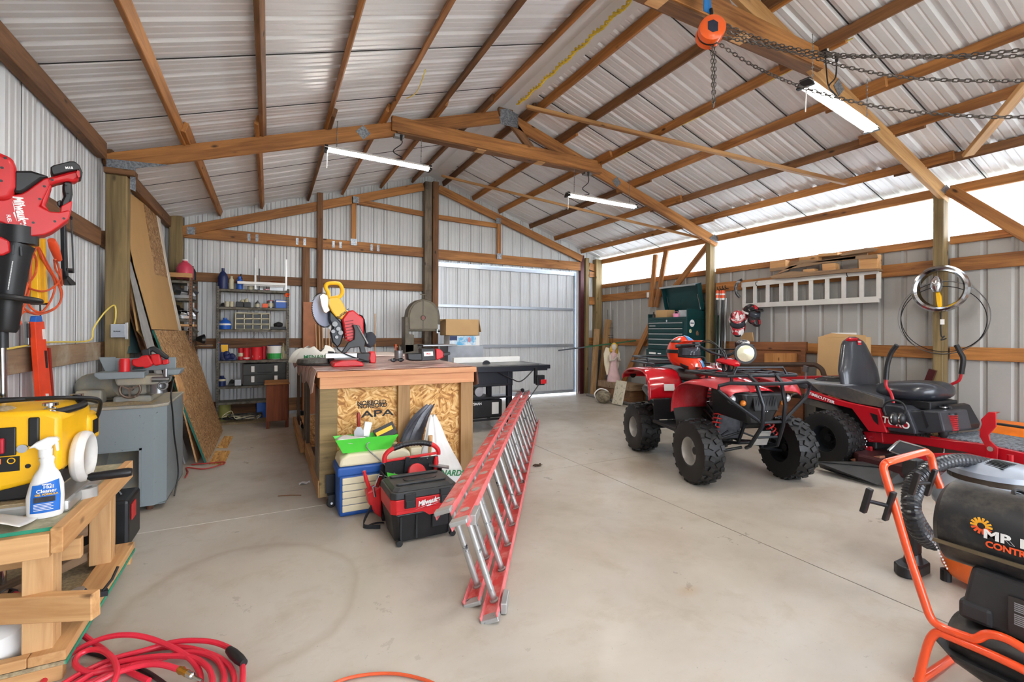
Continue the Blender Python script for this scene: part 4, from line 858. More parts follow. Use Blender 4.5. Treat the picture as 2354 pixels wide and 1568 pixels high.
text('battery_text', 'M18', .016, M_INK, t, L3(t, 530/3.336, 330+187/3.336, -.0465), Matrix.Rotation(R(-14), 3, 'Y') @ lr, bold=.0005)
for x, y in ((400, 278), (340, 328), (305, 425), (255, 607), (420, 597), (490, 575), (508, 308), (522, 372)):
    mb = MB(); c = L3(t, x/3.336, 330+y/3.336, -.046); mb.cyl(c+Vector((0, .002, 0)), c-Vector((0, .001, 0)), .0055, n=10); mb.build('screw', M_BLK, t)
mb = MB(); 
for k in range(26): q = L3(t, (97-k*1.4)/3.336, 330+(905+k*8.5)/3.336, -.052-.00*k); mb.cbox(q, (.004, .004, .003))
mb.build('scale_mark', M_INK, t)
# string trimmer at the edge of the picture
t = thing('string_trimmer', 'red and black string trimmer on a silver shaft, cut by the left picture edge', 'trimmer', (P0.x-.165, P0.y-.05, 0), R(17.6))
pp(t, 'motor_head', M_RED, C6([(-90, 60), (0, 65), (100, 108), (125, 180), (128, 330), (90, 420), (30, 432), (-90, 430)]), -.07, .05, .02, True, seg=3)
pp(t, 'battery', M_RED, C6([(-60, 700), (10, 715), (72, 745), (85, 830), (20, 860), (-60, 850)]), -.06, .04, .008, True)
mb = MB(); mb.cyl(L3(t, 2, 470, 0), L3(t, 7, 735, 0), .0135, n=14); mb.cyl(L3(t, 4, 760, 0), L3(t, 7, 935, 0), .015, n=14); q = L3(t, 7, 935, 0); mb.cyl(q, (q.x, q.y, .01), .015, n=14); mb.build('shaft', M_CHR, t, smooth=True)
mb = MB(); mb.cyl(L3(t, 5, 730, 0), L3(t, 5.5, 800, 0), .021, n=14); mb.build('coupler', M_BLK, t, smooth=True)
mb = MB(); mb.ring(.10, .014, L3(t, 22, 685, -.02), (.12, 0, 1), 28, 8); mb.build('loop_handle', M_BLK, t, smooth=True)
for x, y in ((40/3.336, 330+110/3.336), (15/3.336, 330+185/3.336), (8/3.336, 330+285/3.336)):
    mb = MB(); c = L3(t, x, y, -.071); mb.cyl(c+Vector((0, .002, 0)), c, .006, n=10); mb.build('screw', M_BLK, t)
# rack on the wall that carries both
t = thing('wall_rack', 'steel tool rack arm reaching from the left wall behind the leaf blower', 'rack', (-1.31, 3.20, 2.0))
mb = wmb(t); mb.box(-1.296, -1.285, 3.10, 3.30, 2.10, 2.22); mb.build('wall_plate', M_STEEL, t)
mb = wmb(t); q = P0+Vector((0.02, .055, 0)); mb.tube([(-1.29, 3.2, 2.16), (-1.2, 3.19, 2.13), (q.x-.12, q.y+.03, 2.0), (q.x-.12, q.y+.02, 1.97)], .008, 8, sm=4); mb.tube([(-1.29, 3.14, 2.16), (-1.24, 3.14, 2.13), (P0.x-.17, P0.y+.02, 2.0)], .008, 8, sm=3); mb.build('arm', M_STEEL, t, smooth=True)
# ------------------------------------------------------------------ things hanging on the left wall (local x runs along the wall)
def wall_l(name, label, cat, x=-1.30, z=0, y=4, grp=None): return thing(name, label, cat, (x, y, z), R(90), grp)
t = wall_l('spirit_level', 'long yellow spirit level hanging on the left wall behind the orange cord', 'level', -1.285, 1.0)
pp(t, 'body', M_YEL, C6([(275, 740), (350, 728), (368, 1228), (297, 1228)]), -.03, .005, .003)
pp(t, 'end_cap', M_BLK, C6([(297, 1228), (368, 1222), (368, 1238), (298, 1238)]), -.032, .006)
pp(t, 'channel', flat('yellow_shade', (222, 160, 10), .5), C6([(300, 740), (325, 736), (345, 1226), (322, 1228)]), -.033, -.03)
mb = MB(); mb.cyl(L3(t, 308/3.336, 330+1238/3.336, -.01), L3(t, 310/3.336, 330+1325/3.336, -.01), .004, n=6); mb.build('hanging_cord', M_BLK, t)
t = wall_l('red_level', 'orange-red spirit level with a blue end leaning on the left wall', 'level', -1.265, 0)
pp(t, 'body', flat('level_red', (236, 70, 30), .4), [(81, 740), (102, 739), (121, 923), (94, 923)], -.028, .0, .003)
pp(t, 'end_cap', flat('cap_blue', (30, 100, 190), .4), [(84, 727), (96, 726), (99, 740), (82, 741)], -.028, .0, .003)
pp(t, 'face_strip', M_BLK, [(103, 806), (108, 806), (111, 846), (106, 846)], -.030, -.028)
pp(t, 'vial', M_WHT, [(98, 757), (104, 757), (106, 780), (100, 780)], -.031, -.028)
pp(t, 'vial', M_WHT, [(106, 905), (112, 905), (114, 920), (108, 920)], -.031, -.028)
pp(t, 'lower_edge', flat('level_dark', (150, 34, 16), .5), [(113, 800), (117, 800), (126, 923), (121, 923)], -.02, .0)
q = t
mb = MB(); a = L3(t, 107, 923, -.012); mb.box(a.x-.03, a.x+.03, -.026, -.001, .19, a.z+.005); mb.build('lower_body', MATS['level_red'], t)
t = wall_l('caulk_clamp', 'small grey and black clamp hung beside the orange level on the left wall', 'clamp', -1.29, 1.0)
pp(t, 'bar', M_STEEL, C6([(220, 1365), (250, 1365), (250, 1545), (222, 1545)]), -.02, .0, .003); pp(t, 'jaw', M_BLK, C6([(218, 1380), (255, 1380), (252, 1490), (220, 1490)]), -.03, -.02, .003)
t = wall_l('bar_clamp', 'black hooked bar clamp hanging below the upper girt of the left wall', 'clamp', -1.27, 1.4)
pp(t, 'bar', M_BLKM, C6([(496, 600), (510, 600), (525, 960), (528, 1015), (512, 1040), (503, 980)]), -.03, -.005, .004)
pp(t, 'pad', M_BLK, C6([(528, 1012), (585, 1068), (582, 1088), (545, 1090), (514, 1045)]), -.04, .0, .006, True)
tubep(t, 'screw_rod', M_BLKM, C6([(548, 575), (556, 800), (562, 960)]), .005, -.02)
pp(t, 'cross_bar', M_BLK, C6([(522, 955), (572, 958), (574, 995), (560, 995), (556, 975), (522, 975)]), -.04, -.005, .004)
mb = MB(); c = L3(t, 547/3.336, 330+570/3.336, -.02); mb.ring(.012, .004, c, (0, 1, 0), 12, 5); mb.cyl(c, c+Vector((0, .03, 0)), .004, n=6); mb.build('hook', M_BLKM, t)
# orange extension cord, coiled on the wall
M_CORD = flat('orange_cord', (216, 88, 44), .5)
t = wall_l('power_cable', 'orange extension cord coiled and hung on the left wall under the blower', 'cord', -1.24, 1.4)
loops = [[(285, 770), (310, 860), (400, 1000), (465, 1130), (455, 1230), (360, 1290), (250, 1300), (170, 1260), (150, 1330), (180, 1260), (225, 1120), (240, 900), (280, 790)],
         [(290, 790), (350, 930), (420, 1060), (400, 1180), (320, 1290), (230, 1250), (190, 1120), (225, 940), (262, 850)],
         [(300, 800), (380, 950), (450, 1070), (475, 1160), (430, 1260), (300, 1310), (190, 1290), (130, 1350)],
         [(255, 830), (278, 900), (270, 1000), (215, 1090), (290, 1130), (370, 1125), (440, 1075), (465, 1020), (440, 920), (425, 890)],
         [(180, 1010), (205, 1100), (165, 1220), (140, 1340), (150, 1365)],
         [(415, 890), (425, 960), (455, 1010), (475, 1060), (470, 1090)]]
mb = MB()
for i, l in enumerate(loops): mb.tube([L3(t, 0+a/3.336, 330+b_/3.336, -.01+.012*((i*2+k) % 3)) for k, (a, b_) in enumerate(l)], .0058, 7, sm=5)
mb.build('coil', M_CORD, t, smooth=True)
mb = MB(); mb.loft([(L3(t, 118, 552, -.01), .02), (L3(t, 124, 567, -.01), .026), (L3(t, 133, 592, -.01), .021), (L3(t, 136, 597, -.01), .016)], 12); mb.build('plug', flat('cord_plug', (244, 92, 52), .5), t, smooth=True)
mb = MB(); mb.loft([(L3(t, 39, 733, -.02), .012), (L3(t, 40, 742, -.02), .018), (L3(t, 37, 750, -.02), .012)], 10); mb.build('socket', flat('cord_plug', (244, 92, 52), .5), t, smooth=True)
t = wall_l('faded_strap', 'faded orange strap hanging at the right side of the cord coil', 'strap', -1.26, 1.4)
pp(t, 'strap', flat('strap_faded', (176, 84, 66), .8), C6([(462, 960), (476, 960), (482, 1090), (466, 1098)]), -.01, .0)
# yellow cable along the wall and the electrical box
t = thing('electrical_box', 'grey blank electrical box on the big left post', 'electrical box', (-1.195, 5.245, 1.35))
pp(t, 'box', flat('box_grey', (168, 174, 184), .4), [(254, 745), (287, 745), (287, 776), (254, 776)], -.045, .0, .004)
pp(t, 'side_bracket', M_ALU, [(287, 742), (294, 741), (294, 780), (287, 780)], -.03, .0, .002)
text('cover_text', 'BLANK', .016, M_BINK, t, L3(t, 269, 762, -.047), lr)
t = thing('yellow_cable', 'yellow electrical cable running along the left girt and up to the grey box', 'cable', (-1.29, 4.9, 1.25))
P = [px(-40, 812, X=-1.29), px(30, 800, X=-1.285), px(110, 787, X=-1.285), px(205, 783, X=-1.28), px(215, 755, X=-1.27), px(240, 719, X=-1.22), Vector((-1.19, 5.2, 1.56)), px(266, 728, Y=5.21), px(262, 747, Y=5.22)]
mb = wmb(t); mb.tube(P, .006, 8, sm=6); mb.build('cable', flat('cable_yellow', (226, 202, 96), .5), t, smooth=True)
# ------------------------------------------------------------------ boards leaning on the left wall
M_HARD = flat('hardboard', (198, 156, 100), .6, var=.07, vs=2)
M_OSBD = osb('strand_board_brown', ((112, 78, 44), (154, 112, 68), (186, 146, 100), (208, 176, 132)), 30, 0)
def lean(name, label, mat, pts, x0, sl, th, grp='boards leaning on the left wall', cat='board', ground=None, edge=None):
    n_ = Vector((1, 0, sl)).normalized(); P_ = Vector((x0, 0, 0)); C_ = Vector((0, 0, CAMH)); vs = []
    for x, y in pts:
        d = BX*((x-PCX)/FPX)+BY*((y-PCY)/FPX)+BZ; k = n_.dot(P_-C_)/n_.dot(d); vs.append(C_+d*k)
    if ground: 
        for y in ground: vs.append(Vector((x0-sl*.004, y, .004)))
    t = thing(name, label, cat, (x0-.05, vs[0].y, 0), 0, grp); m_ = wmb(t); k = len(vs)
    m_.add([tuple(v) for v in vs]+[tuple(v-n_*th) for v in vs], [tuple(range(k)), tuple(range(2*k-1, k-1, -1))]+[(i, i+k, (i+1) % k+k, (i+1) % k) for i in range(k)]); m_.build('sheet', mat, t)
    if edge: a, b_, em = edge; m_ = wmb(t); m_.beam(vs[a]-n_*th/2+Vector((0, -.002, 0)), vs[b_]-n_*th/2+Vector((0, -.002, 0)), .006, th, tuple(n_)); m_.build('painted_edge', em, t)
    return t
lean('hardboard_sheet', 'tall smooth tan hardboard sheet leaning on the left wall behind the post', M_HARD, [(294, 440), (331, 468), (345, 540), (356, 631), (390, 640), (415, 759), (352, 757), (312, 614), (294, 530)], -.80, .18, .012)
lean('strand_board_strip', 'brown strand board strip standing behind the tan hardboard sheet', M_OSBD, [(331, 468), (363, 495), (376, 560), (388, 642), (356, 633)], -.822, .170, .012)
lean('white_edged_sheet', 'thin white-edged panel behind the strand board strip on the left wall', flat('panel_white', (226, 218, 204), .6), [(360, 490), (368, 498), (384, 600), (394, 650), (418, 762), (412, 762), (388, 642)], -.812, .170, .008)
lean('strand_board_sheet', 'green-edged strand board sheet leaning in front of the other boards', M_OSBD, [(354, 759), (430, 760), (445, 790), (516, 1000), (475, 1063)], -.54, .36, .018, edge=(0, 4, flat('edge_green', (20, 96, 84), .7)))
for i, (pts, x0, mm, lb) in enumerate((([(296, 600), (301, 602), (345, 760), (385, 900), (440, 1068), (428, 1070), (372, 900), (330, 760)], -.74, flat('plank_grey', (150, 148, 146), .7), 'thin grey trim board, front one leaning between the post and the sheets'),
        ([(295, 612), (300, 640), (352, 800), (372, 812), (352, 802), (318, 760)], -.78, M_HARD, 'narrow tan strip leaning between the post and the sheets'),
        ([(294, 640), (300, 650), (326, 745), (345, 815), (330, 815), (300, 720)], -.84, M_TIMD, 'dark brown board leaning close to the big left post'),
        ([(294, 700), (304, 720), (330, 800), (318, 812), (296, 812)], -.88, flat('board_teal', (60, 92, 96), .7, var=.3), 'dull teal board standing just behind the big left post'),
        ([(400, 850), (418, 872), (468, 1062), (455, 1068)], -.64, M_PINE, 'raw pine board edge standing just behind the green-edged sheet'))):
    lean('leaning_board', lb, mm, pts, x0, .2, .014)
for pts, lb in (([(480, 1065), (515, 1066), (530, 1036), (495, 1036)], 'flat strand board offcut on the floor, nearer one at the sheet foot'), ([(498, 1028), (522, 1028), (536, 1003), (516, 1002)], 'flat strand board offcut on the floor, farther one at the sheet foot')):
    t = thing('floor_offcut', lb, 'board', fl_ and Vector((-.45, 6.0, 0)), 0, 'offcuts on the floor'); mb = wmb(t); q = [px(*p, Z=.012) for p in pts]; mb.prism([(v.x, v.y) for v in q], .001, .012, 'z'); mb.build('offcut', osb('strand_board_offcut', ((140, 96, 44), (184, 134, 66), (212, 164, 92), (228, 190, 126))), t)
t = thing('red_cable', 'thin red cord on the floor running from the jointer to the board offcuts', 'cord', (-.5, 5.4, 0)); mb = wmb(t)
mb.tube([px(426, 1098, Z=.01), px(432, 1085, Z=.008), px(430, 1075, Z=.008), px(470, 1078, Z=.008), px(512, 1067, Z=.02), px(515, 1062, Z=.02), px(490, 1064, Z=.02), px(440, 1068, Z=.01)], .006, 7, sm=5); mb.build('cord', flat('dull_red', (168, 48, 44), .5), t, smooth=True)
# ------------------------------------------------------------------ red air hose on the floor
M_HOSE = flat('hose_red', (214, 40, 62), .38, var=.1)
t = thing('air_hose', 'coiled red rubber air hose on the floor in the near left corner', 'hose', (-.35, 2.2, 0)); mb = wmb(t)
C8 = lambda pts, z: [px(a/3.363, 1250+b_/3.363, Z=(z[k] if isinstance(z, list) else z)) for k, (a, b_) in enumerate(pts)]
r_ = .0105
H_ = [([(110, 385), (240, 430), (400, 520), (560, 640), (700, 750), (800, 820), (900, 920), (1000, 990), (1150, 1060)], [.16, .15, .10, .06, .03, .012, .012, .012, .012]),
      ([(300, 1120), (420, 960), (600, 820), (800, 730), (980, 705), (1150, 730), (1350, 810), (1480, 900), (1545, 1000), (1550, 1120)], [.012, .02, .04, .06, .07, .06, .045, .03, .012, .012]),
      ([(520, 1120), (700, 1010), (900, 900), (1150, 820), (1400, 800), (1620, 850), (1760, 930), (1810, 1030), (1800, 1120)], .014),
      ([(480, 1090), (650, 990), (880, 890), (1100, 830), (1350, 760), (1550, 750), (1700, 775), (1830, 850), (1875, 950), (1870, 1120)], .03),
      ([(560, 1100), (800, 960), (1000, 900), (1250, 870), (1480, 880), (1600, 950), (1640, 1040), (1630, 1120)], .034),
      ([(700, 1100), (900, 1000), (1100, 940), (1250, 935), (1390, 975)], [.04, .045, .05, .05, .04]),
      ([(860, 1120), (905, 1000), (880, 900), (800, 830), (700, 820), (610, 860), (580, 920), (620, 970), (720, 1000), (830, 980), (1000, 950)], [.03, .05, .06, .06, .055, .05, .045, .04, .035, .03, .03]),
      ([(600, 1110), (750, 1050), (950, 960), (1200, 900), (1450, 840), (1650, 880), (1730, 1000), (1720, 1120)], .02)]
for pts, z in H_: mb.tube(C8(pts, z), r_, 10, sm=7)
mb.build('hose', M_HOSE, t, smooth=True)
mb = wmb(t); a = C8([(1770, 820), (1885, 925)], .04); mb.loft([(a[0], .015), (a[0].lerp(a[1], .3), .019), (a[0].lerp(a[1], .7), .019), (a[1], .015)], 12); mb.build('coupling', M_BLK, t, smooth=True)
mb = wmb(t); a = C8([(1385, 972), (1450, 1005)], .042); mb.loft([(a[0], .012), (a[0].lerp(a[1], .3), .0145), (a[0].lerp(a[1], .6), .011), (a[1], .013)], 10); mb.build('brass_fitting', flat('brass', (196, 150, 60), .25, .9), t, smooth=True)
mb = wmb(t); a = C8([(1450, 1005), (1560, 1060)], .042); mb.loft([(a[0], .012), (a[0].lerp(a[1], .35), .012), (a[0].lerp(a[1], .4), .006), (a[1], .005)], 10); mb.build('steel_tip', M_CHR, t, smooth=True)
mb = wmb(t); a = C8([(-30, 420), (60, 370), (112, 378)], .165); mb.tube(a, .014, 10, sm=4); mb.build('hose_end', M_BLK, t, smooth=True)
t = thing('black_hose', 'thin black hose crossing under the red hose coil', 'hose', (-.8, 2.6, 0)); mb = wmb(t)
mb.tube(C8([(0, 435), (100, 520), (250, 650), (420, 770), (600, 820), (800, 870), (1000, 930), (1150, 1000), (1280, 1090)], [.13, .11, .08, .05, .01, .009, .009, .009, .009]), .008, 8, sm=6); mb.build('hose', M_BLK, t, smooth=True)
t = thing('orange_cable', 'orange cord curving along the floor at the bottom edge', 'cord', (.4, 1.9, 0)); mb = wmb(t)
mb.tube([px(a, b_, Z=.008) for a, b_ in ((740, 1585), (790, 1562), (850, 1550), (920, 1550), (990, 1568), (1020, 1590))], .006, 8, sm=6); mb.build('cord', M_CORD, t, smooth=True)
t = thing('white_tank', 'rounded white plastic tank cut by the lower left picture corner', 'tank', px(0, 1560, Z=.0)+Vector((-.035, .02, 0)))
mb = MB(); mb.lathe([(.004, 0), (.09, 0), (.10, .03), (.10, .12), (.085, .17), (.05, .195), (.004, .20)], n=28); mb.build('tank', M_WHT, t, smooth=True)
t = thing('red_reel', 'red round reel lying under the low bench on its floor boards', 'reel', (-1.0, 2.72, .115))
mb = MB(); mb.lathe([(.02, 0), (.15, 0), (.155, .01), (.15, .02), (.06, .022), (.06, .05), (.02, .05), (.02, 0)], n=30); mb.build('reel', flat('reel_red', (176, 26, 34), .4), t, smooth=True)
t = thing('tool_case', 'black and red tool case standing on the floor behind the low bench', 'tool case', (-.93, 3.80, 0)); mb = MB(); mb.box(-.20, .17, -.15, .15, 0, .30); mb.build('case', M_BLK, t, bev=.02)
mb = MB(); mb.box(.172, .176, -.10, .0, .16, .26); mb.build('side_label', M_RED, t); mb = MB(); mb.tube([(-.1, 0, .30), (-.08, 0, .34), (.08, 0, .34), (.1, 0, .30)], .012, 8); mb.build('handle', M_BLK, t)
# ================================================================== FLOOR ITEMS IN FRONT OF THE WORKBENCH
# ------------------------------------------------------------------ wet/dry vacuum box
t = thing('portable_vacuum', 'red and black boxy wet-dry vacuum with white lettering on the floor', 'vacuum', (.90, 3.10, 0))
def octo(x0, x1, y0, y1, c): return [(x0+c, y0), (x1-c, y0), (x1, y0+c), (x1, y1-c), (x1-c, y1), (x0+c, y1), (x0, y1-c), (x0, y0+c)]
X0, X1_, Y0, Y1 = -.215, .215, -.17, .17
def lay(nm, mat, z0, z1, e0, e1, c=.03, bev=.006):
    a = octo(X0-e0, X1_+e0, Y0-e0, Y1+e0, c); b_ = octo(X0-e1, X1_+e1, Y0-e1, Y1+e1, c); m_ = MB()
    m_.add([(*p, z0) for p in a]+[(*p, z1) for p in b_], [tuple(range(8)), tuple(range(15, 7, -1))]+[(i, i+8, (i+1) % 8+8, (i+1) % 8) for i in range(8)]); return m_.build(nm, mat, t, bev=bev)
lay('tank', M_BLK, .012, .195, -.03, 0); lay('body', M_RED, .196, .29, .004, .006); lay('lid', flat('grey_black_plastic', (46, 48, 50), .5), .291, .335, .008, .004); lay('lid_top', MATS['grey_black_plastic'], .3355, .355, -.005, -.03)
mb = MB(); mb.prism([(-.19, .20), (-.02, .20), (.02, .17), (.07, .17), (.11, .20), (.21, .20), (.21, .22), (-.19, .22)], Y0-.008, Y0-.004, 'y'); mb.build('body_skirt', M_RED, t)
for x in (-.105, .125): mb = MB(); mb.box(x-.035, x+.035, Y0-.022, Y0-.006, .235, .325); mb.box(x-.030, x+.030, Y0-.028, Y0-.022, .24, .285); mb.build('latch', M_BLK, t, bev=.006)
mb = MB(); mb.box(.04, .15, Y0-.012, Y0-.002, .085, .165); mb.build('bottom_latch', M_BLK, t, bev=.006)
mb = MB(); mb.prism(octo(-.10, .12, -.035, .045, .02), .3555, .362, 'z'); mb.build('lid_recess', M_BLK, t, bev=.003)
for y in (-.085, .09): mb = MB(); mb.prism(octo(-.17, .16, y-.018, y+.018, .01), .3555, .368, 'z'); mb.build('lid_rib', MATS['grey_black_plastic'], t, bev=.004)
text('maker_name', 'Milwaukee', .044, M_INK, t, (.025, Y0-.013, .258), Matrix.Rotation(R(-7), 3, 'Y') @ decal_rot((0, -1, 0)), sx=.85, shear=.25, bold=.0018)
mb = MB(); mb.prism([(-.07, .218), (.0, .232), (.005, .226), (.13, .250), (.03, .233), (.028, .240)], Y0-.0125, Y0-.011, 'y'); mb.build('maker_bolt', M_INK, t)
for x in (-.17, .18): mb = MB(); mb.cyl((x, Y0+.02, .02), (x, Y0-.012, .02), .02, n=14); mb.build('roller', M_BLK, t, smooth=True)
for x in (-.16, -.06, .16): mb = MB(); mb.box(x-.006, x+.006, Y0-.004, Y0+.0, .03, .18); mb.build('tank_rib', M_BLK, t, bev=.002)
# ------------------------------------------------------------------ cooler box with green tray
t = thing('storage_tote', 'beige and blue lidded storage box against the workbench front', 'storage box', (.72, 3.70, 0))
M_BEI = flat('beige_plastic', (226, 216, 184), .5, var=.05); M_BLU = flat('blue_plastic', (28, 84, 164), .45, var=.08)
mb = MB(); mb.prism([(-.265, -.13), (.25, -.13), (.25, .12), (-.265, .12)], 0, .30, 'z'); mb.build('frame', M_BLU, t, bev=.02)
for k in range(5): z = .035+k*.05; mb = MB(); mb.box(-.245, .235, -.142+.004*(k % 2), -.125, z, z+.047); mb.build('side_panel', M_BEI, t, bev=.006)
mb = MB(); mb.box(-.28, .27, -.14, .135, .29, .36); mb.build('rim', M_BLU, t, bev=.015)
mb = MB(); mb.prism([(-.27, .36), (.26, .36), (.25, .42), (.20, .45), (-.20, .45), (-.255, .42)], -.135, .13, 'y'); mb.build('lid', M_BEI, t, bev=.018, seg=3, smooth=True)
mb = MB(); mb.prism([(.262, .36), (.34, .36), (.35, .44), (.26, .44)], -.11, .1, 'y'); mb.build('end_tray', M_BEI, t, bev=.008)
t = thing('mud_pan', 'bright green plastic mud tray sitting on the beige box lid', 'tray', (.655, 3.66, .452))
M_GRN = flat('bright_green', (86, 214, 70), .4, var=.05)
mb = MB(); o4 = [(-.225, -.08), (.225, -.08), (.225, .08), (-.225, .08)]; i4 = [(-.17, -.045), (.17, -.045), (.17, .045), (-.17, .045)]
mb.add([(*p, .105) for p in o4]+[(*p, .0) for p in i4], [(0, 1, 5, 4), (1, 2, 6, 5), (2, 3, 7, 6), (3, 0, 4, 7), (4, 5, 6, 7)]); mb.build('pan', M_GRN, t, solid=.004)
mb = MB(); mb.grid(lambda u, v: (-.21+u*.20, -.07+v*.14, .088+.012*math.sin(u*9+v*5)), 12, 8); mb.build('joint_compound', M_WHT, t, smooth=True, solid=.02)
def knife(name, lab, a, b_, bw, hm, grp, loc=(0, 0, 0)):
    t = thing(name, lab, 'hand tool', loc, 0, grp); a, b_ = Vector(a), Vector(b_); d = (b_-a)
    m_ = wmb(t); m_.loft([(a, .008), (a+d*.12, .015), (a+d*.35, .012), (a+d*.55, .014), (a+d*.6, .009)], 12, flat_=1); m_.build('handle', hm, t, smooth=True)
    m_ = wmb(t); u = Vector((1, 0, 0)) if abs(d.x) < abs(d.z) else Vector((0, 1, 0)); e = a+d*.6; f = a+d*.78; g = b_
    m_.add([tuple(e-u*.012), tuple(e+u*.012), tuple(f+u*bw), tuple(g+u*bw), tuple(g-u*bw), tuple(f-u*bw)], [(0, 1, 2, 3, 4, 5)]); m_.build('blade', M_STEEL, t, solid=.002)
M_HAN = flat('red_brown_handle', (140, 44, 34), .35, var=.15)
knife('putty_knife', 'putty knife with red-brown handle standing up in the green tray', (.60, 3.66, .735), (.605, 3.66, .555), .035, M_HAN, 'putty knives', (.6, 3.66, .55))
knife('margin_trowel', 'trowel with brown handle lying on the beige lid right of the green tray', (.985, 3.63, .475), (.82, 3.64, .468), .03, M_HAN, 'putty knives', (.9, 3.63, .46))
t = thing('blade_packet', 'black and yellow packet leaning in the green tray', 'packet', (.80, 3.66, .50)); mb = MB(); mb.cbox((0, 0, .07), (.16, .02, .10), (R(-20), R(-22), 0)); mb.build('packet', M_BLK, t, bev=.003)
mb = MB(); mb.cbox((-.01, -.0145, .082), (.13, .004, .03), (R(-20), R(-22), 0)); o = mb.build('yellow_band', M_YEL, t)
t = thing('white_sponge', 'white block leaning beside the putty knife in the green tray', 'block', (.665, 3.68, .545)); mb = MB(); mb.cbox((0, 0, .055), (.055, .03, .11), (0, R(12), 0)); mb.build('block', M_WHT, t, bev=.005)
t = thing('caulking_gun_rod', 'bent grey steel paint roller frame lying across the tray and the tool bag', 'paint roller', (.9, 3.5, .5)); mb = wmb(t)
mb.tube([px(870, 1018, Y=3.60), px(856, 1014, Y=3.60), px(842, 1027, Y=3.58), px(875, 1060, Y=3.52), px(908, 1090, Y=3.42), px(905, 1103, Y=3.40), px(880, 1092, Y=3.42)], .005, 8, sm=3); mb.build('rod', M_STEEL, t, smooth=True)
# ------------------------------------------------------------------ open tool bag behind the vacuum
t = thing('tool_bag', 'open black and red tool bag with an arched grip behind the vacuum', 'tool bag', (.95, 3.42, 0))
M_BAG = flat('bag_black', (34, 34, 38), .85, var=.25, vs=30)
mb = MB(); mb.prism([(-.235, -.055), (.20, -.055), (.22, .085), (-.22, .085)], 0, .06, 'z'); mb.build('base', M_BAG, t, bev=.01)
for y in (-.05, .075): mb = MB(); mb.box(-.22, .20, y, y+.008, .05, .30 if y < 0 else .37); mb.build('side_wall', M_BAG, t, bev=.004)
for x in (-.225, .20): mb = MB(); mb.box(x, x+.01, -.05, .083, .05, .33); mb.build('end_wall', M_BAG, t, bev=.004)
mb = MB(); mb.box(-.20, .195, .005, .02, .06, .40); mb.build('divider', M_BAG, t)
mb = MB(); mb.prism([(-.205, .40), (.20, .415), (.20, .43), (-.205, .415)], .0, .026, 'y'); mb.build('top_bar', M_RED, t, bev=.003)
for k in range(6): mb = MB(); mb.cyl((-.15+k*.065, .004, .385+k*.002), (-.15+k*.065, .0, .385+k*.002), .005, n=8); mb.build('rivet', M_CHR, t)
mb = MB(); mb.tube([(-.205, .01, .40), (-.20, .01, .45), (-.15, .01, .49), (-.05, .01, .515), (.06, .01, .515), (.15, .01, .49), (.195, .01, .45), (.20, .01, .41)], .017, 10, sm=5); mb.build('handle', M_RED, t, smooth=True)
mb = MB(); mb.tube([(-.14, .01, .493), (-.05, .01, .515), (.06, .01, .515), (.14, .01, .494)], .0205, 12, sm=5)
for k in range(12): mb.ring(.0195, .0025, (-.12+k*.022, .01, .502+.014*math.sin(PI*k/11)), (1, 0, 0), 14, 5)
mb.build('grip', M_BLK, t, smooth=True)
mb = MB(); mb.prism([(-.34, .22), (-.24, .25), (-.235, .02), (-.28, .06), (-.325, .14)], -.05, .05, 'y'); mb.build('side_pocket', M_RED, t, bev=.012)
mb = MB(); mb.grid(lambda u, v: (-.27-.10*math.sin(u*PI)-.0*v, -.03-u*.14, .16-.15*math.sin(min(1, u*1.6)*PI/2)+.035*(v-.5)), 14, 2); mb.build('shoulder_strap', M_BAG, t, smooth=True, solid=.004)
mb = MB(); mb.grid(lambda u, v: (-.23-.13*u, -.11-.02*u+v*.025, .008+.012*math.sin(u*PI)), 8, 1); mb.build('strap_end', M_BAG, t, smooth=True, solid=.003)
mb = MB(); mb.lathe([(.004, 0), (.06, 0), (.068, .015), (.06, .03), (.004, .034)], (.02, -.03, .305), (0, -.8, .6), 24); o = mb.build('measuring_reel', M_RED, t, smooth=True)
mb = MB(); mb.prism([(-.20, .34), (-.03, .285), (-.17, .20)], -.045, -.038, 'y'); mb.build('speed_square', M_GRN, t)
mb = MB(); mb.cbox((-.05, -.02, .37), (.03, .01, .11), (0, R(6), 0)); mb.build('chisel', M_BLKM, t)
mb = MB(); mb.loft([((.17, -.01, .30), .014), ((.175, -.01, .36), .02), ((.178, -.01, .40), .014)], 12); mb.build('screwdriver_handle', M_RED, t, smooth=True)
mb = MB(); mb.loft([((-.31, 0, .18), .006), ((-.315, 0, .24), .012), ((-.335, 0, .30), .014), ((-.35, 0, .36), .010)], 10); mb.build('plier_handle', M_RED, t, smooth=True)
mb = MB(); mb.cbox((-.26, -.05, .29), (.03, .02, .09), (0, R(20), 0)); mb.cbox((-.29, -.05, .22), (.015, .02, .08), (0, R(-10), 0)); mb.build('pliers', M_CHR, t, bev=.004)
mb = MB(); mb.cbox((.19, -.035, .335), (.15, .06, .01), (0, R(10), R(-20))); mb.build('square_blade', M_STEEL, t)
# hammer handle behind the bag
t = thing('hammer', 'wooden hammer handle sticking up behind the tool bag', 'hammer', (1.13, 3.58, .0)); mb = MB(); mb.loft([((0, 0, .10), .011), ((0, 0, .40), .012), ((.005, 0, .48), .016), ((.005, 0, .525), .017)], 12); mb.build('handle', M_PINEZ, t, smooth=True); mb = MB(); mb.cyl((-.06, 0, .09), (.06, 0, .09), .015, n=12); mb.build('head', M_BLKM, t)
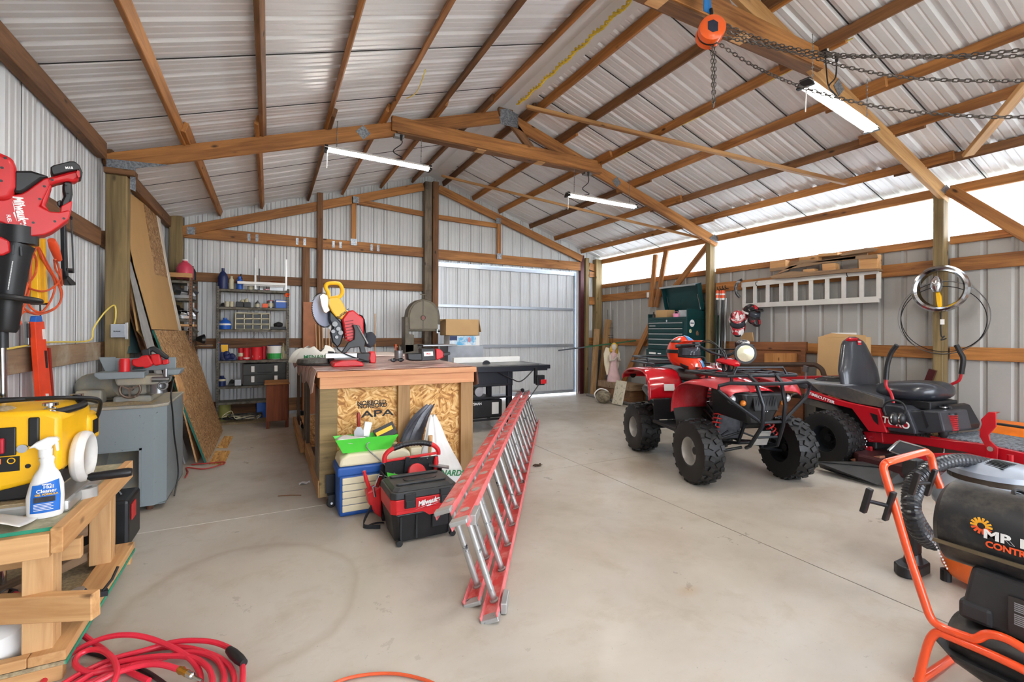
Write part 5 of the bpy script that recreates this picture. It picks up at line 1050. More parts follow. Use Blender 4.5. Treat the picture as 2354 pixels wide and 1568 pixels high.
# ------------------------------------------------------------------ plastic bags
def bag(name, label, loc, prof, mat, seed, lean_=(0, 0), grp=None, n=40, amp=.12):
    t = thing(name, label, 'bag', loc, 0, grp); random.seed(seed); ph = [random.uniform(0, 6) for _ in range(8)]
    def fn(u, v):
        k = v*(len(prof)-1); i = min(int(k), len(prof)-2); f = k-i; z = prof[i][0]*(1-f)+prof[i+1][0]*f; rx = prof[i][1]*(1-f)+prof[i+1][1]*f; ry = prof[i][2]*(1-f)+prof[i+1][2]*f; a = 2*PI*u
        w_ = 1+amp*(math.sin(3*a+ph[0]+v*2)+.7*math.sin(7*a+ph[1]-v*3)+.5*math.sin(13*a+ph[2]))*(.5+v*.9)
        return (rx*w_*math.cos(a)+lean_[0]*v*v, ry*w_*math.sin(a)+lean_[1]*v, z+.01*math.sin(5*a+ph[3]))
    mb = MB(); mb.grid(fn, n, 16); mb.build('bag_body', mat, t, smooth=True); return t
t = bag('store_bag', 'crumpled white plastic bag with green lettering standing by the workbench front', (1.20, 3.64, .0), [(0, .16, .11), (.08, .22, .14), (.20, .21, .13), (.30, .17, .09), (.40, .12, .06), (.50, .075, .05), (.60, .05, .03), (.67, .025, .02)], flat('bag_white_film', (232, 232, 230), .3, var=.06, vs=6), 4, (-.03, 0))
text('store_name', 'MENARDS', .062, MATS['bag_green'], t, (.05, -.142, .235), Matrix.Rotation(R(8), 3, 'Y') @ decal_rot((0, -1, .1)), shear=.2, bold=.002)
bag('grey_bag', 'dark grey plastic bag wrapped round something behind the white bag', (.99, 3.80, .0), [(0, .07, .03), (.2, .09, .04), (.38, .09, .035), (.52, .08, .03), (.64, .06, .025), (.73, .03, .01)], flat('bag_grey_film', (70, 72, 82), .25, var=.5, vs=9), 9, (.22, 0))
# ------------------------------------------------------------------ extension ladder on the floor
A0, A1 = Vector((.86, 2.0, 0)), Vector((3.60, 6.22, 0))
dv = (A1-A0).normalized(); sd_ = Vector((dv.y, -dv.x, 0)); LL = (A1-A0).length
t = thing('extension_ladder', 'long red fibreglass extension ladder lying on edge on the floor beside the workbench', 'ladder', (2.1, 3.8, 0), rot=(0, 0, 0))
tl_ = -.15   # the upper rails stand this far to the left of the lower ones
M_FIB = dirty('scuffed_red_fibreglass', (204, 62, 58), (222, 150, 146), .56, 9, .5, 0, .1)
M_FIBP = dirty('faded_pink_flange', (222, 120, 122), (206, 66, 62), .6, 14, .5, 0, .1)
M_RUNG = dirty('paint_splashed_rung', (178, 178, 176), (36, 40, 50), .62, 18, .4, .5, .04)
def lad(s_, lat, z): return A0+dv*s_+sd_*lat+Vector((0, 0, z))
HH = .445
def frame(lat0, s0, s1, nm):
    upv = (Vector((0, 0, HH))+sd_*tl_).normalized()
    nrm = dv.cross(upv).normalized()
    for top in (0, 1):
        base = (sd_*tl_+Vector((0, 0, HH)))*top
        for k, mat in ((0, M_FIB),):
            m_ = wmb(t); c0 = lad(s0, lat0, .012)+base; c1 = lad(s1, lat0, .012)+base
            m_.beam(c0, c1, .078, .006, tuple(upv)); o = m_.build('rail', mat, t, bev=.001)
        for sgn in (-1, 1):
            m_ = wmb(t); off = nrm*(sgn*.039)+upv*(.014*(1 if not top else -1)); m_.beam(c0+off, c1+off, .006, .030, tuple(upv)); m_.build('rail_flange', M_FIBP, o, bev=.001)
        for e in (c0, c1):
            m_ = wmb(t); q = dv*(.05 if e is c0 else -.05); m_.beam(e-q*.1, e+q, .088, .022, tuple(upv)); m_.build('end_cap', M_RUNG, o, bev=.005)
    s_ = s0+.16
    while s_ < s1-.1:
        a = lad(s_, lat0, .016); b_ = a+sd_*tl_+Vector((0, 0, HH-.006))
        m_ = wmb(t); m_.loft([(a, .024), (a+upv*.006, .024), (a+upv*.010, .0165), (b_-upv*.010, .0165), (b_-upv*.008, .023), (b_+upv*.008, .025), (b_+upv*.009, .012)], 12); m_.build('rung', M_RUNG, t, smooth=True); s_ += .305
frame(.06, .0, 4.85, 'a'); frame(-.045, .12, 4.95, 'b')
for q in (lad(.12, .115, .03), lad(.12, .115, .03)+sd_*tl_+Vector((0, 0, HH-.03))):
    m_ = wmb(t); m_.beam(q-dv*.05, q+dv*.08, .03, .05); m_.build('guide_bracket', M_ALU, t, bev=.004); 
m_ = wmb(t); q = lad(4.7, .0, .02)+sd_*tl_+Vector((0, 0, HH)); m_.cyl(q-dv*.02+Vector((0, 0, .02)), q+dv*.03+Vector((0, 0, .02)), .03, n=12); m_.build('pulley', M_BLKM, t)
# small things on the floor
for p, lb in (((236/3.35+200+1, 1109, 0), None),): pass
for i, (x, y, lb) in enumerate(((1236, 1072, 'dry brown leaf on the concrete right of the ladder'), (700, 1113, 'white scrap on the concrete left of the caster'))):
    q = px(x, y, Z=0); t = thing('dry_leaf' if i == 0 else 'paper_scrap', lb, 'debris', q); mb = MB(); mb.grid(lambda u, v: ((u-.5)*.09, (v-.5)*.05, .003+.018*abs(math.sin(u*5+v*3))), 6, 4); mb.build('piece', flat('leaf_brown', (72, 54, 38), .8) if i == 0 else M_WHT, t, smooth=True, solid=.001)
q = px(666, 1140, Z=.004); t = thing('twig', 'thin brown twig on the concrete left of the workbench caster', 'twig', q, R(-20)); mb = MB(); mb.tube([(-.09, 0, .003), (0, .004, .004), (.09, -.003, .003)], .0035, 6); mb.build('twig', M_TIMD, t)
# ================================================================== BACK OF THE SHOP
# ------------------------------------------------------------------ steel shelving by the back wall
M_SH = dirty('grimy_shelf_steel', (112, 108, 98), (70, 62, 52), .55, 16, .6, .3, .1)
M_SHR = dirty('rusty_shelf_steel', (120, 104, 84), (134, 78, 48), .5, 30, .7, .2, .1)
def shelving(name, label, x0, x1, y0, y1, levels, top, um=M_SH):
    t = thing(name, label, 'shelving', ((x0+x1)/2, (y0+y1)/2, 0))
    for x in (x0, x1):
        for y in (y0, y1):
            m_ = wmb(t); sx = 1 if x == x0 else -1; sy = 1 if y == y0 else -1
            m_.box(min(x, x+sx*.035), max(x, x+sx*.035), min(y, y+sy*.003), max(y, y+sy*.003), 0, top); m_.box(min(x, x+sx*.003), max(x, x+sx*.003), min(y, y+sy*.035), max(y, y+sy*.035), 0, top); o = m_.build('upright', um, t)
            if y == y0:
                m_ = wmb(t); z = .05
                while z < top-.02: m_.box(x+sx*.012, x+sx*.024, y-.001, y, z, z+.012); z += .04
                m_.build('slot', M_BLK, o)
    for z in levels: m_ = wmb(t); m_.box(x0+.003, x1-.003, y0+.004, y1-.004, z-.004, z); m_.box(x0+.003, x1-.003, y0+.004, y0+.007, z-.035, z); m_.box(x0+.003, x1-.003, y1-.007, y1-.004, z-.035, z); m_.build('shelf', M_SH, t)
    return t
SY0, SY1 = 8.02, 8.30
t = shelving('steel_shelving', 'grey steel shelving unit of six shelves against the back wall', -.68, .28, SY0, SY1, (.29, .52, .90, 1.36, 1.69, 1.955), 1.985)
for a, b_ in (((-.45, .95), (-.15, 1.33)), ((.12, .95), (-.12, 1.33))): m_ = wmb(t); m_.beam((a[0], SY1-.0, a[1]), (b_[0], SY1-.0, b_[1]), .003, .02, (0, 1, 0)); m_.build('cross_brace', M_SH, t)
sc3 = lambda x, y: (380+x/3.5625, 560+y/3.5625)
def itm(name, label, cat, x0, x1, zt, shelf_z, mat, shape='box', dy=.10, yy=8.16, grp=None, lid=None, band=None):
    a = px(sc3(x0, 0)[0], 700, Y=yy).x; b_ = px(sc3(x1, 0)[0], 700, Y=yy).x; h_ = px(500, sc3(0, zt)[1], Y=yy).z-shelf_z; w_ = b_-a
    t = thing(name, label, cat, ((a+b_)/2, yy, shelf_z+.001), 0, grp); r_ = w_/2; mb = MB()
    if shape == 'box': mb.box(-w_/2, w_/2, -dy/2, dy/2, 0, h_); mb.build('body', mat, t, bev=.006)
    elif shape == 'can': mb.lathe([(.002, 0), (r_, 0), (r_, h_*.94), (r_*1.03, h_), (r_*.94, h_), (.002, h_*.97)], n=20); mb.build('body', mat, t, smooth=True)
    elif shape == 'spray': mb.lathe([(.002, 0), (r_, 0), (r_, h_*.72), (r_*.6, h_*.82), (r_*.5, h_*.84), (r_*.5, h_), (.002, h_)], n=18); mb.build('body', mat, t, smooth=True)
    elif shape == 'bottle': mb.lathe([(.002, 0), (r_*.95, 0), (r_, h_*.1), (r_, h_*.55), (r_*.75, h_*.72), (r_*.3, h_*.86), (r_*.3, h_), (.002, h_)], n=20); mb.build('body', mat, t, smooth=True)
    elif shape == 'pail': mb.lathe([(.002, 0), (r_*.86, 0), (r_, h_*.92), (r_*1.05, h_*.93), (r_*1.05, h_), (.002, h_*.98)], n=22); mb.build('body', mat, t, smooth=True)
    elif shape == 'lump':
        random.seed(int(x0)); 
        for k in range(5): mb.ball((random.uniform(-.3, .3)*w_, random.uniform(-.3, .3)*dy, h_*random.uniform(.25, .6)), (w_*random.uniform(.15, .28), dy*.3, h_*random.uniform(.2, .4)), 9, 6)
        mb.box(-w_/2, w_/2, -dy/3, dy/3, 0, h_*.3); mb.build('body', mat, t, bev=.004)
    if lid: mb = MB(); mb.lathe([(.002, h_), (r_*lid[1], h_), (r_*lid[1], h_+lid[2]), (.002, h_+lid[2])], n=16); mb.build('cap', lid[0], t, smooth=True)
    if band: 
        mb = MB(); z0, z1 = band[1]*h_, band[2]*h_
        if shape == 'box': mb.box(-w_*.42, w_*.42, -dy/2-.002, -dy/2, z0, z1)
        else: mb.lathe([(r_*1.01, z0), (r_*1.02, z0), (r_*1.02, z1), (r_*1.01, z1), (r_*1.01, z0)], n=20)
        mb.build('label', band[0], t)
    return t
c = lambda n_, col, **k: flat(n_, col, .4, **k)
C_NAVY, C_BLUE, C_PRED, C_GREEN, C_TAN, C_DK = c('navy', (24, 40, 90)), c('mid_blue', (36, 96, 190)), c('paint_red', (186, 30, 40)), c('pail_green', (40, 160, 70)), c('cream_plastic', (206, 198, 168)), c('dark_case', (40, 42, 40), var=.4)
Z6, Z5, Z4, Z3, Z2, Z1 = 1.955, 1.69, 1.36, .90, .52, .29
itm('water_jug', 'tall dark blue jug on the top shelf, far left', 'jug', 428, 515, 200, Z6, C_NAVY, 'bottle', yy=8.15)
itm('spray_can', 'pale patterned spray can beside the blue jug', 'can', 520, 562, 262, Z6, C_TAN, 'spray', grp='cans on the top shelf')
itm('spray_can', 'blue spray can with a dark cap, third item from the left on the top shelf', 'can', 582, 635, 262, Z6, C_BLUE, 'spray', grp='cans on the top shelf')
itm('spray_can', 'dark-capped can just behind the blue spray can', 'can', 606, 632, 240, Z6, M_BLK, 'spray', yy=8.24, grp='cans on the top shelf')
itm('tin_can', 'short pale tin under the white bar on the top shelf', 'can', 680, 722, 335, Z6, C_TAN, 'can', grp='cans on the top shelf')
itm('small_box', 'small grey box on the top shelf', 'box', 764, 802, 352, Z6, M_STEEL, 'box', .06)
itm('small_box', 'small red box on the top shelf', 'box', 815, 880, 356, Z6, C_PRED, 'box', .06, band=(M_WHT, .3, .6))
itm('tape_roll', 'blue tape roll standing on the top shelf at right', 'tape', 902, 942, 352, Z6, C_BLUE, 'can')
t = thing('copper_coil', 'coil of copper tubing on the top shelf at right', 'coil', (.10, 8.17, Z6+.06)); mb = MB()
for k in range(9): mb.ring(.085+.004*(k % 2), .0055, (0, 0, .005+k*.010), (0, 0, 1), 28, 6)
mb.build('tubing', flat('copper', (176, 104, 72), .3, .8), t, smooth=True); mb = MB(); mb.box(-.09, .09, -.05, .05, -.058, 0); mb.build('stand_box', M_STEEL, t)
t = thing('clamp_rack', 'white aluminium clamp frame with two upright bars on the top shelf', 'frame', (0, 8.06, Z6))
for nm, a, b_, y in (('crossbar', (590, 318), (985, 335), 8.05), ('lower_bar', (640, 338), (980, 352), 8.09)): mb = wmb(t); A_, B_ = sc3(*a), sc3(*b_); mb.beam(px(*A_, Y=y), px(*B_, Y=y), .03, .04 if nm == 'crossbar' else .02); mb.build(nm, M_WHT, t, bev=.003)
for x, z0, z1 in ((738, 115, 375), (990, 130, 385)): mb = wmb(t); A_, B_ = sc3(x, z0), sc3(x, z1); p, q = px(*A_, Y=8.06), px(*B_, Y=8.06); q.z = max(q.z, Z6+.001); mb.beam(p, q, .02, .026, (1, 0, 0)); mb.build('upright_bar', M_ALU, t, bev=.002)
mb = wmb(t); A_, B_ = sc3(770, 205), sc3(770, 375); p, q = px(*A_, Y=8.10), px(*B_, Y=8.10); q.z = Z6+.001; mb.beam(p, q, .016, .016, (1, 0, 0)); mb.build('clamp_bar', M_BLKM, t)
# second shelf
itm('round_tin', 'dark lump of rag at the left end of the second shelf', 'rag', 445, 488, 475, Z5, M_BLK, 'lump')
itm('paper_roll', 'white round roll lying on the second shelf, left one', 'roll', 488, 522, 472, Z5, C_TAN, 'can', grp='round rolls'); itm('paper_roll', 'white round roll lying on the second shelf, right one', 'roll', 526, 560, 472, Z5, C_TAN, 'can', grp='round rolls')
itm('parts_bin', 'black open bin on the second shelf, left of the pair', 'bin', 580, 640, 472, Z5, M_BLK, 'box'); itm('parts_bin', 'black open bin on the second shelf, right of the pair', 'bin', 645, 698, 474, Z5, M_BLK, 'box')
itm('plastic_wrap', 'crumpled clear bag of yellow parts behind the black bins', 'bag', 612, 690, 430, Z5, C_TAN, 'lump', yy=8.25)
itm('steel_jug', 'steel jug with a cream label on the second shelf', 'jug', 735, 776, 455, Z5, M_STEEL, 'bottle', band=(C_TAN, .1, .5))
itm('orange_box', 'small bright orange box on the second shelf', 'box', 795, 840, 482, Z5, M_ORG, 'box', .05, 8.10)
itm('glass_jar', 'jar with a red lid on the second shelf', 'jar', 832, 892, 460, Z5, M_STEEL, 'can', yy=8.20, lid=(C_PRED, .9, .01), band=(C_TAN, .2, .7))
itm('blue_bin', 'blue plastic bin on the second shelf, far right', 'bin', 900, 1005, 448, Z5, C_BLUE, 'box', .16, band=(M_WHT, .72, .9))
t = thing('orange_cone', 'orange funnel hung at the right front corner of the shelving', 'funnel', px(*sc3(1003, 425), Y=8.0)); mb = MB(); mb.lathe([(.012, 0), (.034, .03), (.031, .03), (.010, 0), (.012, 0)], (0, 0, 0), (-.3, -1, .2), 20); mb.build('funnel', M_ORG, t, smooth=True)
# third shelf
itm('blue_cask', 'round blue container on the third shelf, far left', 'container', 438, 542, 608, Z4, C_BLUE, 'bottle', band=(M_WHT, .35, .5))
t = thing('drawer_organiser', 'cream parts organiser of twelve little drawers on the third shelf', 'organiser', (.0-.17, 8.16, Z4+.001)); a = px(*sc3(575, 690), Y=8.09); b_ = px(*sc3(855, 690), Y=8.09); w_ = (b_.x-a.x); t.location.x = (a.x+b_.x)/2
mb = MB(); h_ = .245; mb.box(-w_/2, w_/2, .03, .07, 0, h_)
for k in range(5): x = -w_/2+k*w_/4; mb.box(x-.006, x+.006, -.07, .03, 0, h_)
for k in range(4): z = k*h_/3; mb.box(-w_/2, w_/2, -.07, .03, max(0, z-.006), z+.006)
mb.build('case', C_TAN, t)
for i in range(4):
    for j in range(3): mb = MB(); x = -w_/2+(i+.5)*w_/4; z = j*h_/3+.008; mb.box(x-w_/8+.009, x+w_/8-.009, -.055, .028, z, z+.05); mb.build('drawer', c('smoked_plastic', (58, 62, 66), var=.2), t, bev=.003)
itm('black_cable', 'heap of black cable and adapters on the third shelf at right', 'cable', 862, 990, 620, Z4, M_BLK, 'lump', .14); itm('small_bottle', 'small cream bottle at the right end of the third shelf', 'bottle', 985, 1003, 610, Z4, C_TAN, 'bottle')
# fourth shelf
itm('blue_bottle', 'tall blue bottle with a red cap at the left end of the paint shelf', 'bottle', 428, 462, 815, Z3, C_NAVY, 'bottle', lid=(C_PRED, .3, .012))
itm('lubricant_tin', 'yellow-and-blue tin with a black cap standing on the paint shelf', 'tin', 452, 522, 822, Z3, C_NAVY, 'box', .06, 8.2, band=(M_YEL, .5, .95))
itm('power_tool', 'dark blue power tool on the paint shelf in front of the tin', 'power tool', 478, 585, 868, Z3, C_NAVY, 'lump', .1, 8.09)
itm('paint_can', 'dull red metal can, left of the two bright red ones', 'paint can', 598, 640, 858, Z3, C_PRED, 'can', grp='red cans', band=(C_TAN, .3, .6))
itm('paint_can', 'bright red coffee-style can, second of the red cans', 'paint can', 640, 696, 858, Z3, c('bright_red', (210, 28, 40)), 'can', grp='red cans', band=(M_WHT, .1, .2))
q = itm('paint_can', 'bright red coffee can with white lettering, third of the red cans', 'paint can', 700, 795, 852, Z3, c('bright_red', (210, 28, 40)), 'can', grp='red cans', yy=8.13)
text('can_lettering', 'Folgers', .035, M_INK, q, (.0, -.062, .05), decal_rot((0, -1, 0)), bold=.001)
itm('paint_can', 'dark red can just behind the third red can', 'paint can', 790, 830, 846, Z3, C_PRED, 'can', grp='red cans', yy=8.23)
itm('paint_pail', 'white pail with a green lower half and dark lid on the paint shelf', 'pail', 836, 952, 842, Z3, M_WHT, 'pail', yy=8.15, lid=(C_NAVY, .98, .012), band=(C_GREEN, .05, .45))
itm('work_glove', 'bundle of cream and black gloves at the right end of the paint shelf', 'gloves', 950, 1003, 800, Z3, c('glove', (170, 160, 130), var=.4), 'lump', .1)
# fifth shelf
itm('oil_can', 'dark blue can with a grip at the left of the fifth shelf', 'can', 432, 500, 1085, Z2, C_NAVY, 'spray', band=(C_TAN, .5, .7))
itm('camera_charger', 'small grey box with a dark cable on the fifth shelf', 'charger', 570, 628, 1118, Z2, M_STEEL, 'box', .06, 8.10); itm('cable_heap', 'small dark heap of parts left of the grey box', 'parts', 520, 572, 1108, Z2, M_BLK, 'lump', .08)
for k, (z0, z1, nm) in enumerate(((1168, 1082, 'lower'), (1078, 990, 'upper'))):
    zb = Z2 if k == 0 else Z2+.152; q = itm('tool_case', 'black hard tool case with two white latches, %s of the stack' % nm, 'tool case', 640, 992, z1, zb, C_DK, 'box', .2, 8.15, grp='stacked tool cases')
    w_ = .17
    for x in (-.085*1.9, .085*1.75): mb = MB(); mb.box(x-.022, x+.022, -.108, -.1005, .045, .135); mb.build('latch', M_WHT, q, bev=.003)
    mb = MB(); mb.box(-.10, .09, -.112, -.101, .03, .05); mb.build('handle', M_BLK, q, bev=.004)
# pile of rope and sawdust on the floor under the shelving
t = thing('sawdust_pile', 'pale sawdust spread on the floor under the steel shelving', 'sawdust', (-.2, 8.05, 0)); t['kind'] = 'stuff'
mb = MB(); mb.grid(lambda u, v: (-.48+u*.95, -.30+v*.5, .002+.03*math.sin(u*PI)*math.sin(v*PI)*(1+.4*math.sin(u*23)*math.sin(v*19))), 24, 14); q = mb.build('sawdust', M_DUSTP, t, smooth=True); q['kind'] = 'stuff'
random.seed(11)
t = thing('rope_tangle', 'tangled grey and black ropes and straps on the floor under the shelving', 'ropes', (-.38, 7.90, .02))
for k in range(7):
    mb = MB(); P = [(random.uniform(-.26, .32), random.uniform(-.14, .12), .02+.02*k*random.random()+.02) for _ in range(7)]; mb.tube(P, random.choice((.006, .009, .012)), 7, sm=5); mb.build('rope', (M_BLK, MATS['smoked_plastic'], C_TAN, M_SH)[k % 4], t, smooth=True)
itm('yellow_bucket', 'dull yellow-green basin under the bottom shelf', 'basin', 432, 545, 1308, .0, c('dull_green', (150, 150, 84)), 'pail', yy=8.16)
itm('blue_case', 'bright blue plastic case on the floor under the shelving', 'case', 752, 842, 1305, .0, C_BLUE, 'box', .12, 8.10)
# ------------------------------------------------------------------ second shelving, seen end-on by the left wall
t = shelving('rusty_shelving', 'rusty steel shelving by the left wall, seen end-on beside the boards', -1.27, -.93, 7.70, 8.20, (.4, .85, 1.22, 1.50, 1.78, 2.02), 2.06, M_SHR)
def it2(name, label, cat, dx, dy, z, sx, sy, sz, mat, shape='box', lidm=None, grp=None):
    t = thing(name, label, cat, (-1.10+dx, 7.95+dy, z+.001), 0, grp); mb = MB()
    if shape == 'box': mb.box(-sx/2, sx/2, -sy/2, sy/2, 0, sz); mb.build('body', mat, t, bev=.005)
    elif shape == 'jug': r_ = sx/2; mb.lathe([(.002, 0), (r_, 0), (r_, sz*.55), (r_*.8, sz*.72), (r_*.32, sz*.88), (r_*.32, sz*.94), (.002, sz*.94)], n=20); mb.build('body', mat, t, smooth=True); mb = MB(); mb.lathe([(.002, sz*.94), (r_*.35, sz*.94), (r_*.35, sz), (.002, sz)], n=14); mb.build('cap', lidm, t, smooth=True)
    else:
        random.seed(int(sz*1000+dx*100+7))
        for k in range(7): mb.cbox((random.uniform(-.4, .4)*sx, random.uniform(-.4, .4)*sy, sz*random.uniform(.2, .8)), (sx*.3, sy*.3, sz*.35), (random.random(), random.random(), random.random()))
        mb.box(-sx/2, sx/2, -sy/2, sy/2, 0, sz*.25); mb.build('body', mat, t, bev=.003)
    return t
it2('pink_jug', 'pink jug with a white cap on top of the rusty shelving', 'jug', .05, .02, 2.065, .20, .2, .27, c('pink_fluid', (214, 70, 96), var=.1), 'jug', M_WHT)
it2('wood_block', 'short yellow wooden block on top of the rusty shelving', 'block', .02, -.17, 2.065, .28, .07, .06, M_PINE)
it2('oil_bottle', 'dark bottle on the top shelf of the rusty shelving', 'bottle', .12, .16, 2.065, .09, .1, .2, M_BLK, 'jug', M_BLK)
for k, (z, lb, mm) in enumerate(((1.78, 'grey metal fittings heaped on the upper shelf of the rusty shelving', M_STEEL), (1.50, 'machine parts heaped on the middle shelf of the rusty shelving', M_CHR), (1.22, 'dull metal parts on the lower middle shelf of the rusty shelving', M_SH), (.85, 'dark tools heaped low on the rusty shelving', M_BLKM))):
    it2('metal_parts', lb, 'parts', .04, -.05, z, .26, .34, .17, mm, 'heap', grp='heaps on the rusty shelving')
it2('white_cup', 'small white box on the rusty shelving', 'box', .13, -.14, 1.78+.17, .06, .06, .06, M_WHT)
t = it2('wood_tray', 'brown wooden tray end sticking out of the rusty shelving', 'tray', .08, -.1, 1.225+.17, .22, .3, .03, M_PINE)
t = thing('garden_tool', 'black funnel and steel rod sticking out of the rusty shelving at waist height', 'tool', (-.90, 7.9, 1.18)); mb = MB(); mb.lathe([(.03, 0), (.07, .09), (.066, .09), (.026, 0), (.03, 0)], (0, 0, .04), (1, -.2, 0), 18); mb.build('funnel', M_BLK, t, smooth=True); mb = MB(); mb.cyl((-.02, -.05, -.05), (.2, -.08, -.05), .012, n=8); mb.build('rod', M_CHR, t)
# ------------------------------------------------------------------ red-brown cabinet beside the workbench
t = thing('wooden_cabinet', 'low reddish-brown wooden cabinet left of the workbench', 'cabinet', (.10, 7.45, 0)); M_CH = wood('cherry_wood', (96, 44, 26), (140, 76, 46), 2); 
mb = MB(); mb.box(-.13, .15, -.22, .22, .10, .60); mb.build('body', M_CH, t, bev=.004); mb = MB(); mb.box(-.15, .16, -.24, .24, .60, .625); mb.build('top', M_TIM, t, bev=.004)
for x in (-.13, .11): mb = MB(); mb.box(x, x+.04, -.22, -.18, 0, .10); mb.build('leg', M_CH, t)
# plywood behind the bench and the sticks
t = thing('plywood_piece', 'reddish plywood piece standing on edge behind the white bag', 'board', (0, 8.22, 0)); a, b_ = px(697, 700, Y=8.22).x, px(728, 700, Y=8.22).x; mb = wmb(t); mb.box(a, b_, 8.215, 8.228, .0, px(700, 694, Y=8.22).z); mb.build('board', M_HARD if 0 else flat('red_ply', (168, 108, 72), .6), t)
for k in range(6):
    x = 735+k*6.0; q = px(x, 780, Y=8.12); t = thing('wood_lath', 'pale thin wooden lath in the fan behind the mitre saw, number %s from the left' % ('one two three four five six'.split()[k]), 'lath', (q.x, q.y, .01), 0, 'laths behind the mitre saw'); mb = MB(); mb.beam((0, 0, 0), (-.06+.012*k, .03, 1.44-.02*k), .02, .012, (1, 0, 0)); mb.build('lath', M_PINEZ, t)
t = thing('tall_lath', 'single tall pale lath standing behind the dust bag of the saw', 'lath', (px(862, 800, Y=7.6).x, 7.6, .0)); mb = MB(); mb.beam((0, 0, 0), (0, 0, px(862, 721, Y=7.6).z), .03, .012, (1, 0, 0)); mb.build('lath', M_PINEZ, t)
# ------------------------------------------------------------------ band saw
t = thing('band_saw', 'old olive-brown band saw with a rounded wheel cover, behind the workbench', 'band saw', (2.19, 7.3, 0)); M_OL = dirty('olive_machine_paint', (96, 86, 66), (72, 64, 50), .5, 9, .45, .1, .12)
pp(t, 'wheel_cover', M_OL, [(937, 762), (936, 728), (939, 712), (948, 698), (960, 690), (973, 687), (988, 690), (1001, 699), (1009, 712), (1012, 728), (1012, 746), (1003, 748), (1003, 762)], 0, .20, .012, True, seg=3)
q = pp(t, 'cover_door', flat('olive_door', (104, 94, 72), .4, var=.12), [(942, 757), (941, 728), (944, 713), (952, 701), (962, 694), (973, 691), (986, 694), (997, 702), (1005, 714), (1007, 730), (1007, 757)], -.012, 0, .006)
mb = MB(); c0 = L3(t, 973, 722, -.014); mb.cbox(c0, (.012, .01, .46)); mb.ring(.038, .006, c0+Vector((0, -.004, -.06)), (0, 1, 0), 24, 6); mb.build('door_rib', M_OL, q); mb = MB(); mb.cyl(c0+Vector((0, .0, -.06)), c0+Vector((0, -.008, -.06)), .03, n=20); mb.build('badge', c('badge_red', (120, 60, 50)), q)
pp(t, 'column', M_OL, [(931, 728), (940, 728), (940, 768), (952, 770), (952, 808), (931, 812)], 0, .22, .008)
pp(t, 'lower_body', M_OL, [(931, 792), (960, 792), (962, 800), (1000, 800), (1000, 830), (931, 830)], 0, .25, .006)
mb = wmb(t); mb.box(1.93, 2.42, 7.32, 7.55, .0, .92); mb.build('stand', M_OL, t, bev=.01)
mb = MB(); a = L3(t, 1006, 793, -.08); mb.box(a.x-.28, a.x+.28, -.22, .16, a.z-.02, a.z+.01); mb.build('table', M_STEEL, t, bev=.006)
mb = MB(); a = L3(t, 1005, 752, .02); mb.box(a.x-.012, a.x+.012, 0, .03, a.z-.10, a.z+.06); mb.build('blade_guard', M_ALU, t); mb = MB(); mb.cyl(a+Vector((.0, -.02, -.06)), a+Vector((.04, -.02, -.06)), .02, n=10); mb.build('guide', M_CHR, t)
mb = MB(); a = L3(t, 973, 686, .1); mb.cyl(a, a+Vector((0, 0, .06)), .008, n=8); mb.cbox(a+Vector((0, 0, .065)), (.10, .02, .012)); mb.build('tension_handle', M_OL, t)
# ------------------------------------------------------------------ cardboard boxes by the band saw, on a low cabinet
t = thing('grey_cabinet', 'plain grey cabinet standing behind the table saw under the boxes', 'cabinet', (2.92, 7.55, 0)); mb = MB(); mb.box(-.30, .34, -.2, .2, 0, 1.10); mb.build('body', MATS['box_grey'], t, bev=.006)
t = thing('cardboard_box', 'open plain cardboard box on top of the blue-and-white one', 'box', (2.88, 7.5, 1.275))
a = .30; mb = MB(); mb.box(-a, a, -.14, -.135, 0, .27); mb.box(-a, a, .135, .14, 0, .27); mb.box(-a, -a+.005, -.14, .14, 0, .27); mb.box(a-.005, a, -.14, .14, 0, .27); mb.box(-a, a, -.14, .14, 0, .004); mb.build('carton', M_CARD, t)
mb = MB(); mb.add([(-a, -.14, .27), (-a-.12, -.12, .22), (-a-.12, .1, .22), (-a, .14, .27)], [(0, 1, 2, 3)]); mb.add([(a, -.14, .27), (a+.03, -.16, .06), (a+.03, .08, .06), (a, .14, .27)], [(0, 1, 2, 3)]); mb.build('flap', M_CARD, t, solid=.004)
t = thing('picture_box', 'white box with a blue sky picture under the open cardboard box', 'box', (2.93, 7.52, 1.102)); mb = MB(); mb.box(-.27, .27, -.14, .14, 0, .17); mb.build('carton', M_WHT, t, bev=.002)
mb = MB(); mb.box(-.26, .20, -.142, -.1405, .01, .16); mb.build('picture', dirty('sky_picture', (96, 180, 226), (232, 240, 246), .5, 9, .4), t); mb = MB(); mb.ball((.08, -.142, .10), (.03, .002, .045), 10, 6); mb.build('figure_spot', c('pinkish', (214, 130, 140)), t); mb = MB(); mb.box(-.27, -.14, -.1435, -.1425, .09, .165); mb.build('blue_corner', C_NAVY, t)
